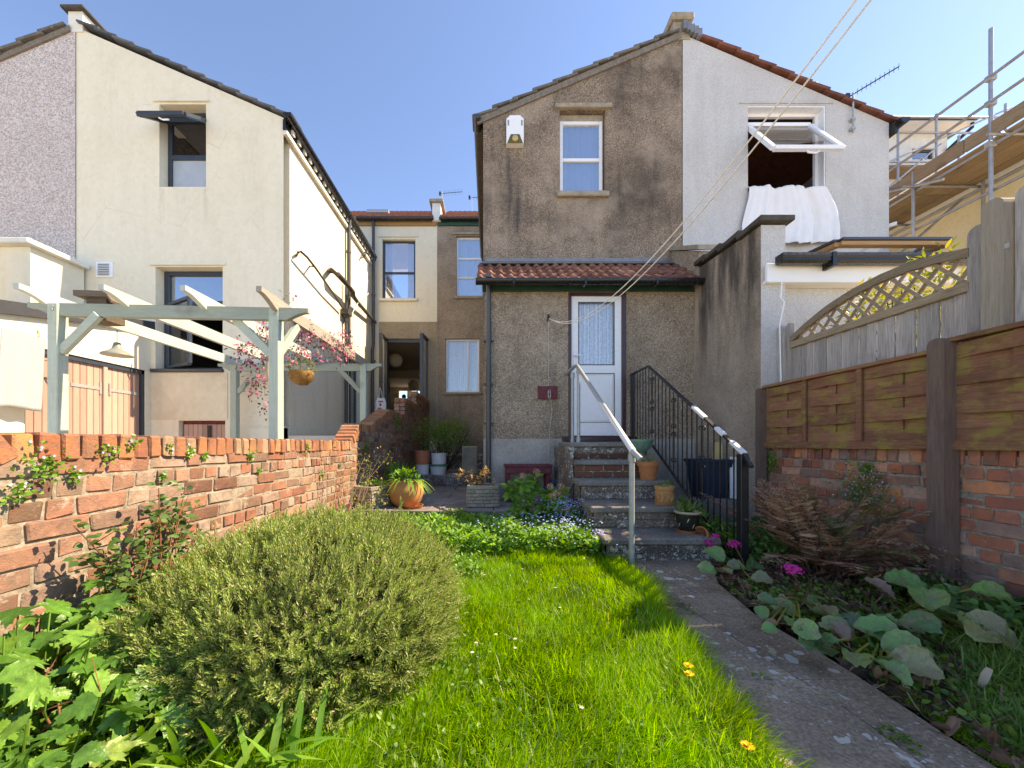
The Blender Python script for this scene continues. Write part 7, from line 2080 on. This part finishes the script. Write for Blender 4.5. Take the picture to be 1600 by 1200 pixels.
# forget-me-nots
def forget(cx, cy, r, h, n, label):
    t = plant('forget_me_nots', label, 'flowers', (cx, cy, -.02))
    x = cx + nrng.normal(0, r * .5, n); y = cy + nrng.normal(0, r * .5, n); y = np.minimum(y, 4.64); x = np.minimum(x, 1.02)
    z = h * nrng.uniform(.55, 1.1, n)
    p0 = np.stack([x, y, z], 1); fl = Leaves()
    for q in range(5):
        a = q * 1.2566; fl.scatter(T_NEEDLE, p0, np.tile(np.array([math.cos(a), math.sin(a) * .8, .35 + .3 * math.sin(a)]), (n, 1)), np.tile(np.array([0, -.5, 1.0]), (n, 1)), .0095, .008)
    tag(fl.build('flowers', M['petal_blue'], t), kind='stuff')
    st = Leaves(); k = n // 2; st.scatter(T_BLADE2, np.stack([x[:k], y[:k], np.full(k, -.02)], 1), np.tile(UP, (k, 1)) + nrng.normal(0, .12, (k, 3)), rand_dirs(k, -.2, .2), z[:k], .003); 
    k2 = n * 2; st.scatter(T_LEAF, np.stack([cx + nrng.normal(0, r * .5, k2), np.minimum(cy + nrng.normal(0, r * .5, k2), 4.64), nrng.uniform(0, h * .85, k2)], 1), rand_dirs(k2, -.1, .8), np.tile(UP, (k2, 1)) + nrng.normal(0, .4, (k2, 3)), .045, .017, .2)
    st.build('leaves', M['leaf_mid'], t)
forget(.84, 4.2, .24, .38, 380, 'dense blue forget-me-nots against the side of the steps')
forget(.72, 3.72, .38, .28, 280, 'forget-me-nots mixed with leaves near the handrail foot')
forget(.30, 3.85, .40, .26, 170, 'paler forget-me-nots in the middle of the border')
forget(1.02, 3.50, .12, .2, 90, 'small patch of forget-me-nots beside the lowest step')

# hydrangea
hy = plant('hydrangea', 'hydrangea bush with fresh leaves and dry brown flower heads below the bench', 'bush', (.55, 4.5, 0))
heads = [P(815, 752, 4.4), P(858, 768, 4.38), P(874, 768, 4.45), P(868, 779, 4.3), P(862, 782, 4.25), P(882, 803, 4.2), P(836, 745, 4.5), P(800, 757, 4.45)]
twigs(hy, (.5, 4.52, 0), [tuple(h) for h in heads] + [tuple(P(805 + i * 9, 765 + 4 * (i % 3), 4.45)) for i in range(8)], .006, 'twig_pale', 'stems', .08)
lv = Leaves()
for h in heads + [P(800, 765, 4.4), P(820, 775, 4.35), P(835, 760, 4.45), P(850, 790, 4.3), P(815, 790, 4.35), P(880, 785, 4.3), P(895, 800, 4.25), P(805, 800, 4.3), P(830, 805, 4.25), P(870, 800, 4.2)]:
    k = 34; dd = unit(rand_dirs(k, -.7, .8)); lv.scatter(T_LEAF, np.array(h) + dd * nrng.uniform(.01, .07, (k, 1)) - UP * .03, dd, np.tile(UP + np.array([0, -.4, 0]), (k, 1)) + nrng.normal(0, .25, (k, 3)), nrng.uniform(.055, .11, k), nrng.uniform(.04, .07, k), .25)
lv.build('leaves', M['leaf_bright'], hy)
for h in heads[:7]:
    k = 90; dd = rand_dirs(k); fl = Leaves(); fl.scatter(T_NEEDLE, np.array(h) + dd * np.array([.05, .05, .04]) * nrng.uniform(.6, 1, (k, 1)) + np.array([0, -.10, .07]), unit(np.cross(dd, rand_dirs(k))), dd, .018, .013); fl.build('flower_head', M['dry_head'], hy)

# --- right hand bed
def frond(lv, rach, base, dirv, L, droop, npair=22, pl=.135):
    base = Vector(base); d = Vector(dirv).normalized()
    pts = []
    for i in range(npair + 1):
        t = i / npair; pts.append(base + d * (L * t) - Vector((0, 0, 1)) * (droop * L * t * t))
    rach.tube(pts, [.0045 * (1 - .8 * i / npair) + .0006 for i in range(npair + 1)], 4)
    pos = []; dirs = []; lens = []; nrm = []
    for i in range(4, npair + 1):
        t = i / npair; tan = (pts[i] - pts[i - 1]).normalized(); side = tan.cross(Vector((0, 0, 1))).normalized(); nn_ = side.cross(tan)
        w = pl * math.sin(math.pi * (t * .86 + .12)) ** .8
        for sg in (-1, 1):
            pd = (side * sg + tan * .45 - nn_ * rng.uniform(-.1, .3)).normalized()
            pos.append(pts[i]); dirs.append(pd); lens.append(w); nrm.append(nn_)
            for u in (.3, .55, .8):
                for s2 in (-1, 1):
                    pos.append(pts[i] + pd * (w * u)); dirs.append(tan * s2 * .9 + pd * .8); lens.append(.028 * (1 - .5 * u) * w / pl); nrm.append(nn_)
    lv.scatter(T_NEEDLE, np.array(pos), np.array(dirs), np.array(nrm) + nrng.normal(0, .3, (len(nrm), 3)), np.array(lens), np.maximum(.014, np.array(lens) * .2))
fe = plant('dead_fern', 'large fern of dry brown fronds against the right brick wall', 'fern', (2.62, 3.05, 0))
lv1 = Leaves(); lv2 = Leaves(); rach = MB()
for i in range(24):
    a = rng.uniform(0, 2 * math.pi); el = rng.uniform(.75, 1.4)
    L = rng.uniform(.7, 1.1); d = Vector((math.cos(a) * math.cos(el), math.sin(a) * math.cos(el) * 1.0, math.sin(el)))
    if d.x > .35: d.x *= .35; d.y -= .3
    frond(lv1 if i % 2 else lv2, rach, (2.60 + rng.uniform(-.18, .18), 3.0 + rng.uniform(-.25, .25), .03), d, L, rng.uniform(.25, .6))
for a, el, L, dr_ in ((3.3, .75, .95, .25), (2.7, .95, .95, .2), (3.6, .5, .95, .3), (4.2, .55, .85, .3), (-.9, .7, .95, .4), (-1.2, .5, .9, .35), (-.75, .55, 1.0, .4), (-1.6, .4, .8, .25), (-1.35, .25, .8, .15), (1.9, 1.1, .9, .2), (-1.0, .9, 1.0, .5), (3.9, .85, .9, .3)):
    frond(lv1, rach, (2.58, 2.95, .04), (math.cos(a) * math.cos(el), math.sin(a) * math.cos(el), math.sin(el)), L, dr_)
for i in range(14):
    a = rng.uniform(1.7, 6.0); el = rng.uniform(.95, 1.4); frond(lv1, rach, (2.62 + rng.uniform(-.2, .12), 3.05 + rng.uniform(-.2, .2), .03), (math.cos(a) * math.cos(el), math.sin(a) * math.cos(el), math.sin(el)), rng.uniform(.9, 1.2), rng.uniform(.3, .5))
lv1.build('fronds', M['fern_dead'], fe); lv2.build('olive_fronds', M['fern_olive'], fe); rach.build('stalks', M['twig_red'], fe)

def more(n, x0, x1, y0, y1, D0, D1, L0, L1):
    return [(rng.uniform(x0, x1), rng.uniform(y0, y1), rng.uniform(D0, D1), rng.uniform(L0, L1), rng.uniform(-3.1, 3.1), rng.uniform(-.2, .8)) for _ in range(n)]
TP = [t_paddle(i, 26, .45) for i in range(6)]
def bergenia(c, leaves, label):
    t = plant('bergenia', label, 'plant', (c[0], c[1], 0))
    lv = Leaves(); m = MB()
    for i, (px, py, D, L, ang, tilt) in enumerate(leaves):
        p_ = P(px, py, D)
        if p_.z < .06: p_ = P(px, py, 600 * (1 - rng.uniform(.07, .16)) / (py - 695))
        d = Vector((math.cos(ang), math.sin(ang), tilt))
        lv.scatter(TP[i % 6], [tuple(p_ - d.normalized() * L * .5)], [tuple(d)], [(rng.uniform(-.5, .35), -.45 + rng.uniform(-.45, .4), 1.0)], L, L * rng.uniform(.9, 1.1), rng.uniform(-.05, .3))
        b_ = p_ - d.normalized() * L * .5; m.tube([(c[0] + rng.uniform(-.05, .05), c[1] + rng.uniform(-.05, .05), 0), ((b_.x + c[0]) / 2, (b_.y + c[1]) / 2, b_.z * .6 + .01), b_], .005, 5)
    lv.build('leaves', M['bergenia'], t, 'all'); m.build('stalks', M['leaf_yellow'], t)
    return t
bergenia((2.45, 2.25), [(1420, 918, 2.28, .21, 2.6, .25), (1450, 905, 2.45, .2, .9, .5), (1490, 945, 2.15, .23, -.3, .05), (1530, 950, 2.15, .25, 0.0, .0), (1545, 985, 2.05, .2, -.7, -.1), (1480, 960, 2.1, .2, -1.8, .1), (1380, 965, 2.1, .16, -2.2, .3), (1435, 975, 2.05, .15, -1.3, .3), (1500, 925, 2.3, .2, .6, .2), (1560, 935, 2.2, .2, .3, .1)] + more(14, 1370, 1590, 915, 1000, 2.05, 2.35, .09, .18), 'bergenia with the largest dark green leaves near the right wall')
bergenia((2.0, 1.95), [(1375, 990, 1.95, .17, 2.3, .35), (1415, 1015, 1.85, .17, -.2, .15), (1430, 1037, 1.75, .15, -.5, .0), (1340, 1030, 1.82, .11, -2.2, .0), (1275, 1005, 1.98, .17, -2.7, .15), (1310, 985, 2.05, .14, 2.5, .4), (1390, 1045, 1.74, .12, -1.4, -.1), (1330, 970, 2.15, .12, 1.9, .4)] + more(9, 1280, 1450, 975, 1045, 1.8, 2.05, .07, .13), 'bergenia with red edged leaves spilling onto the path')
bergenia((2.0, 2.5), [(1245, 975, 2.2, .11, -2.5, .2), (1260, 985, 2.12, .1, -.6, .1), (1290, 950, 2.3, .12, 1.2, .4), (1225, 950, 2.4, .12, 2.6, .3), (1200, 940, 2.45, .1, 2.9, .2)] + more(8, 1190, 1330, 935, 990, 2.2, 2.5, .06, .10), 'small bergenia beside the path under the magenta flower')
bergenia((2.0, 3.1), [(1118, 865, 3.05, .15, 2.2, .8), (1105, 890, 2.9, .12, 3.0, .2), (1130, 893, 2.85, .12, -1.0, .1), (1150, 885, 2.95, .13, -.3, .3), (1178, 885, 2.95, .14, .4, .3), (1190, 905, 2.75, .12, -.5, .1)], 'greyish bergenia at the foot of the black railing post')
def bergflower(px, py, D, base, r, label):
    c = P(px, py, D); t = plant('bergenia_flower', label, 'flower', base)
    m = MB(); m.tube([base, ((base[0] + c.x) / 2 + .01, (base[1] + c.y) / 2, (base[2] + c.z) / 2), c], [.006, .005, .004], 6); m.build('stem', M['twig_red'], t)
    k = 60; dd = rand_dirs(k, -.35, 1); cc = np.array(c) + dd * np.array([r, r, r * .75]) * nrng.uniform(.5, 1, (k, 1)); fl = Leaves()
    for q in range(5):
        a = q * 1.2566; e1_ = unit(np.cross(dd, rand_dirs(k))); e2_ = np.cross(dd, e1_)
        fl.scatter(T_LEAF, cc, e1_ * math.cos(a) + e2_ * math.sin(a) + dd * .5, dd, .011, .010, .1)
    fl.build('blossom', M['petal_magenta'], t)
bergflower(1238, 890, 2.42, (1.99, 2.45, .0), .058, 'magenta bergenia flower head on a stalk beside the path')
bergflower(1147, 851, 3.0, (2.0, 2.98, .0), .05, 'magenta bergenia flower head in front of the railing post, right one')
bergflower(1108, 849, 3.15, (1.88, 3.12, .02), .045, 'magenta bergenia flower head at the lowest step, left one')
bergflower(1118, 838, 3.2, (1.92, 3.15, .02), .032, 'small magenta flower head behind the railing foot')
# litter and weeds
def scatter_on(n, x0, x1, y0, y1): return nrng.uniform(x0, x1, n), nrng.uniform(y0, y1, n)
n = 5000; x, y = scatter_on(n, 1.55, 3.0, 1.1, 3.9); k = x > pr_x(y) + nrng.uniform(-.02, .06, n); x, y = x[k], y[k]; n = len(x)
lv = Leaves(); h_ = n // 14
for T_, a_, b_, l0, l1, w0, w1 in ((t_paddle(9, 9, 1.4), 0, h_, .025, .07, .015, .04), (T_LEAF, h_, 5 * h_, .02, .06, .008, .026), (T_STRAP, 5 * h_, n, .02, .11, .002, .009)):
    q = b_ - a_; lv.scatter(T_, np.stack([x, y, nrng.uniform(-.01, .05, n)], 1)[a_:b_], rand_dirs(q, -.25, .4), np.tile(UP, (q, 1)) + nrng.normal(0, .7, (q, 3)), nrng.uniform(l0, l1, q), nrng.uniform(w0, w1, q), nrng.uniform(-1.0, 1.2, q))
tag(lv.build('leaf_litter', M['leaf_dead']), 'dead brown leaves covering the right bed', 'leaf litter', None, 'stuff')
mass('weeds', 'small green weeds among the dead leaves', lambda n: scatter_on(n, 1.64, 2.9, 1.2, 2.7), 3200, T_LEAF, .03, .022, 'leaf_mid', (.0, .07), cat='weeds')
mass('weeds', 'green weeds under the fern and by the tall wall', lambda n: scatter_on(n, 2.12, 3.0, 3.1, 4.3), 2600, T_LEAF, .045, .028, 'leaf_dark', (.0, .20), cat='weeds')
mass('weeds', 'leafy weeds along the foot of the right wall', lambda n: scatter_on(n, 2.55, 3.02, 1.2, 2.7), 1800, T_LEAF, .05, .028, 'leaf_dark', (.0, .16), cat='weeds')
for (px, py, r, lab) in ((1290, 1010, .06, 'low clover-like weed clump at the edge of the path'), (1375, 1035, .09, 'leafy weed clump spreading over the path edge'), (1215, 950, .06, 'fresh green weed between the dead leaves'), (1500, 1010, .08, 'pale green weed clump in front of the large bergenia'), (1180, 925, .04, 'tiny weed at the bend of the path')):
    D = 600 / (py - 695); p_ = P(px, py, D); t = plant('weed_clump', lab, 'weed', (p_.x, p_.y, 0)); lv = Leaves(); k = int(2200 * r); leafy_ball(lv, (p_.x, p_.y, .0), (r, r, r * .9), k, .028, .022, T_LEAF, 0, .3); lv.build('leaves', M['leaf_mid'], t)
tg = [(1.66, .85), (2.75, .85), (2.8, 1.75), (2.45, 1.95), (2.1, 1.75), (1.78, 1.45), (1.64, 1.2)]
g3 = grass_field(16000, tg, .06, .18, M['grass_long'], 'grass', z=-.02, lean=.8, seed=9, wmin=.003, wmax=.006)
tag(g3, 'long shaded grass in the bottom right corner', 'grass', None, 'stuff')
strap_clump('grass_tuft', 'tall arching grass tuft in front of the right wall', 'grass', (2.3, 1.70, -.02), 110, .22, .0065, .10, 'grass_long', .9, .9)
strap_clump('grass_tuft', 'second arching grass tuft nearer the right edge', 'grass', (2.55, 1.62, -.02), 100, .22, .0065, .10, 'grass_long', .9, .9)
mo = grass_field(7000, [(1.585, .7), (1.75, .7), (1.75, 1.6), (1.62, 1.62)], .012, .03, M['grass'], 'moss', z=-.02, lean=.7)
tag(mo, 'mossy fringe along the path', 'moss', None, 'stuff')
for (px, py, k, lab) in ((1395, 1150, 40, 'largest green weed in the long joint of the near path slabs'), (1420, 1165, 26, 'smaller weed right of the largest one in the near path joint'), (1070, 950, 18, 'tiny weed in the far path joint, the farther of two'), (1080, 962, 14, 'tiny weed in the far path joint, the nearer of two'), (1190, 1062, 16, 'tiny weed in the cross joint in the middle of the path')):
    D = 600 / (py - 695); p_ = P(px, py, D); t = plant('joint_weed', lab, 'weed', (p_.x, p_.y, 0), 'weeds in the path joints'); lv = Leaves(); leafy_ball(lv, (p_.x, p_.y, .0), (.035, .035, .02), k, .016, .012, T_LEAF, 0, .2); lv.build('leaves', M['leaf_mid'], t)

# --- pots
def pot_plant(label, c, n, r, L, W, mat, tmpl=T_LEAF, flat=.7, zlo=0, name='potted_plant'):
    t = plant(name, label, 'plant', c); lv = Leaves(); leafy_ball(lv, c, (r, r, r * flat), n, L, W, tmpl, zlo, .3); lv.build('leaves', M[mat], t); return t
t = pot_plant('lush green plant trailing over the big round ochre pot', (-1.09, 5.02, .53), 150, .19, .075, .032, 'leaf_bright', T_LEAF, .75, -.2)
lv = Leaves(); k = 26; a = nrng.uniform(0, 6.28, k); lv.scatter(T_STRAP, np.stack([-1.09 + .15 * np.cos(a), 5.02 + .15 * np.sin(a), np.full(k, .55)], 1), np.stack([np.cos(a), np.sin(a), np.full(k, .3)], 1), np.tile(UP, (k, 1)), .22, .016, 1.1); lv.build('trailing_leaves', M['leaf_bright'], t)
strap_clump('bulb_leaves', 'upright strap leaves in the dark pot by the left wall', 'plant', (-1.43, 5.85, .43), 60, .34, .016, .07, 'leaf_bright', .35, .15)
strap_clump('bulb_leaves', 'broad green leaves between the dark pot and the round pot', 'plant', (-1.42, 5.45, .2), 34, .36, .03, .07, 'leaf_mid', .8, .5)
pot_plant('low grey green plant in the trough beside the left wall', (-1.52, 5.02, .47), 240, .15, .03, .012, 'leaf_mid', T_LEAF, .4)
M['leaf_rust'] = leafmat('rust_leaf', [(0, (.40, .22, .08)), (.5, (.58, .40, .15)), (1, (.66, .52, .24))], .7, .3)
au = plant('dry_plant', 'dry plant with yellow and rust leaves in the front trough', 'plant', (-.085, 5.08, .46))
tp_ = [tuple(P(px_, py_, 5.05)) for px_, py_ in ((715, 743), (722, 738), (730, 748), (738, 752), (745, 750), (752, 744), (757, 738), (760, 734), (764, 742), (770, 755), (735, 740), (748, 757))]
twigs(au, (-.1, 5.08, .44), tp_, .004, 'twig_red')
lv = Leaves()
for q in tp_:
    k = 26; dd = rand_dirs(k); lv.scatter(T_LEAF, np.array(q) + dd * nrng.uniform(.01, .05, (k, 1)), dd, np.tile(UP, (k, 1)), nrng.uniform(.022, .04, k), nrng.uniform(.016, .028, k))
lv.build('leaves', M['leaf_rust'], au)
pot_plant('sparse seedlings in the sea green planter', (1.845, 4.70, 1.05), 18, .07, .04, .014, 'leaf_yellow', T_LEAF, 1.0)
strap_clump('potted_plant', 'few pale stems and green shoots in the third step pot', 'plant', (1.80, 4.36, .79), 16, .12, .008, .05, 'leaf_yellow', .6, .4)
pot_plant('small leafy plant in the embossed ochre pot', (1.80, 3.90, .575), 40, .075, .032, .02, 'leaf_mid')
strap_clump('potted_plant', 'spiky green leaves in the dark glazed pot', 'plant', (1.835, 3.56, .36), 30, .2, .016, .03, 'leaf_mid', 1.0, .4)
mass('weeds', 'small plants between the steps and the iron railing', lambda n: scatter_on(n, 2.0, 2.14, 3.2, 4.4), 500, T_LEAF, .06, .022, 'leaf_mid', (.0, .35), cat='weeds')
# shrubs at the back of the yard
sh_ = plant('shrub', 'grey green shrub with bare lower twigs behind the stacked buckets', 'shrub', (-1.0, 8.2, .42))
lv = Leaves()
for c, r in (((-1.25, 7.95, 1.25), .42), ((-.85, 7.9, 1.2), .4), ((-1.25, 8.3, 1.2), .42), ((-.95, 8.2, 1.15), .42), ((-.7, 8.1, 1.05), .34), ((-1.1, 8.0, .95), .35), ((-.75, 8.6, 1.4), .3)): leafy_ball(lv, c, (r, r, r * .8), 420, .055, .018, T_LEAF, -.6, .5, .7, .6)
lv.build('leaves', M['leaf_mid'], sh_); twigs(sh_, (-.95, 8.2, .42), [(-.95 + rng.uniform(-.6, .55), 8.2 + rng.uniform(-.4, .4), rng.uniform(.7, 1.5)) for i in range(60)], .008, 'twig')
fs_ = plant('shrub', 'sunlit yellow green shrub showing through the fence lattice', 'shrub', (4.1, 3.5, 0))
lv = Leaves()
for i in range(18):
    c = (3.55 + rng.uniform(0, .5), rng.uniform(3.0, 4.0), rng.uniform(2.0, 2.46)); leafy_ball(lv, c, (.2, .2, .18), 60, .08, .024, T_LEAF, -.8, .4, .6, .8)
lv.build('leaves', M['leaf_yellow'], fs_); twigs(fs_, (4.1, 3.5, 0), [(3.55 + rng.uniform(0, .5), rng.uniform(3.0, 4.0), rng.uniform(1.9, 2.4)) for i in range(30)], .012, 'twig')

# --- flowering climber on the pergola
cl = plant('climber', 'pink blossomed climber with bronze leaves on the pergola post and rafter', 'climber', (-2.0, 3.8, .3))
m = MB()
main = [(-2.06, 3.95, .3), P(440, 690, 3.9), P(428, 640, 3.92), P(420, 600, 3.95), P(419, 565, 3.98), P(415, 540, 4.0), P(400, 510, 4.1)]
m.tube(main, [.012, .012, .011, .010, .008, .006, .004], 6); m.tube([(-2.03, 4.0, .3), P(421, 680, 3.95), P(425, 640, 3.95)], .004, 5)
cls = []
for (px_, py_, D, w) in ((378, 545, 4.0, 1), (388, 565, 4.0, 1.2), (400, 540, 4.05, .8), (412, 560, 4.0, 1), (405, 590, 4.0, 1), (398, 600, 4.0, .8), (418, 525, 4.05, .8), (412, 505, 4.05, .6), (425, 620, 3.95, .5), (412, 635, 3.95, .5), (395, 612, 3.95, .4), (470, 515, 4.3, 1), (480, 530, 4.3, 1.2), (466, 545, 4.25, 1), (492, 520, 4.6, 1.2), (505, 535, 4.7, 1.3), (515, 525, 4.9, 1.2), (520, 545, 4.9, 1.2), (530, 540, 5.1, 1.1), (540, 550, 5.3, 1.0), (528, 560, 5.0, 1), (545, 540, 5.3, .8), (480, 555, 4.3, .8), (466, 500, 4.2, .5), (455, 490, 4.2, .4), (458, 468, 4.1, .4), (450, 560, 4.1, .6), (535, 525, 5.1, .8), (500, 560, 4.6, .6), (550, 558, 5.4, .6)):
    c = P(px_, py_, D); cls.append((c, w)); b_ = P(419 + (0 if px_ < 430 else min(px_ - 425, 90)), 540 - (0 if px_ < 430 else 25) + (30 if px_ > 480 else 0), D); m.tube([b_, (b_ + c) / 2 + Vector((0, 0, .04)), c], [.004, .003, .0015], 4)
tag(m.build('stems', M['twig_pale'], cl, True), kind='stuff')
strn = Leaves(); k = 500; dd = rand_dirs(k, -1, .2); strn.scatter(T_NEEDLE, np.array(hc) + dd * np.array([.135, .135, .11]) , unit(np.cross(dd, rand_dirs(k)) + dd * .5), dd, .05, .003, .3); tag(strn.build('coir_strands', M['coir'], hbk), kind='stuff')
lv = Leaves(); fl = Leaves()
for c, w in cls:
    k = int(46 * w); dd = rand_dirs(k); lv.scatter(T_LEAF, np.array(c) + dd * nrng.uniform(.01, .13, (k, 1)), unit(dd + np.array([0, 0, -.3])), np.tile(UP, (k, 1)) + nrng.normal(0, .5, (k, 3)), nrng.uniform(.02, .045, k), nrng.uniform(.012, .022, k), .2)
    k = int(13 * w); cc = np.array(c) + rand_dirs(k) * nrng.uniform(.0, .11, (k, 1)); dd = rand_dirs(k, -.5, .5)
    e1_ = unit(np.cross(dd, rand_dirs(k))); e2_ = np.cross(dd, e1_)
    for q in range(5):
        a = q * 1.2566; fl.scatter(T_LEAF, cc, e1_ * math.cos(a) + e2_ * math.sin(a) + dd * .35, dd, .019, .016, .1)
lv.build('leaves', M['leaf_bronze'], cl); fl.build('blossom', M['petal_pink'], cl)
bp_ = plant('basket_plant', 'yellow green plant spilling from the hanging basket', 'plant', tuple(hc + Vector((0, 0, .05))))
lv = Leaves(); leafy_ball(lv, tuple(hc + Vector((0, 0, .05))), (.17, .17, .15), 150, .035, .02, T_LEAF, -.1, .4); lv.build('leaves', M['leaf_yellow'], bp_)
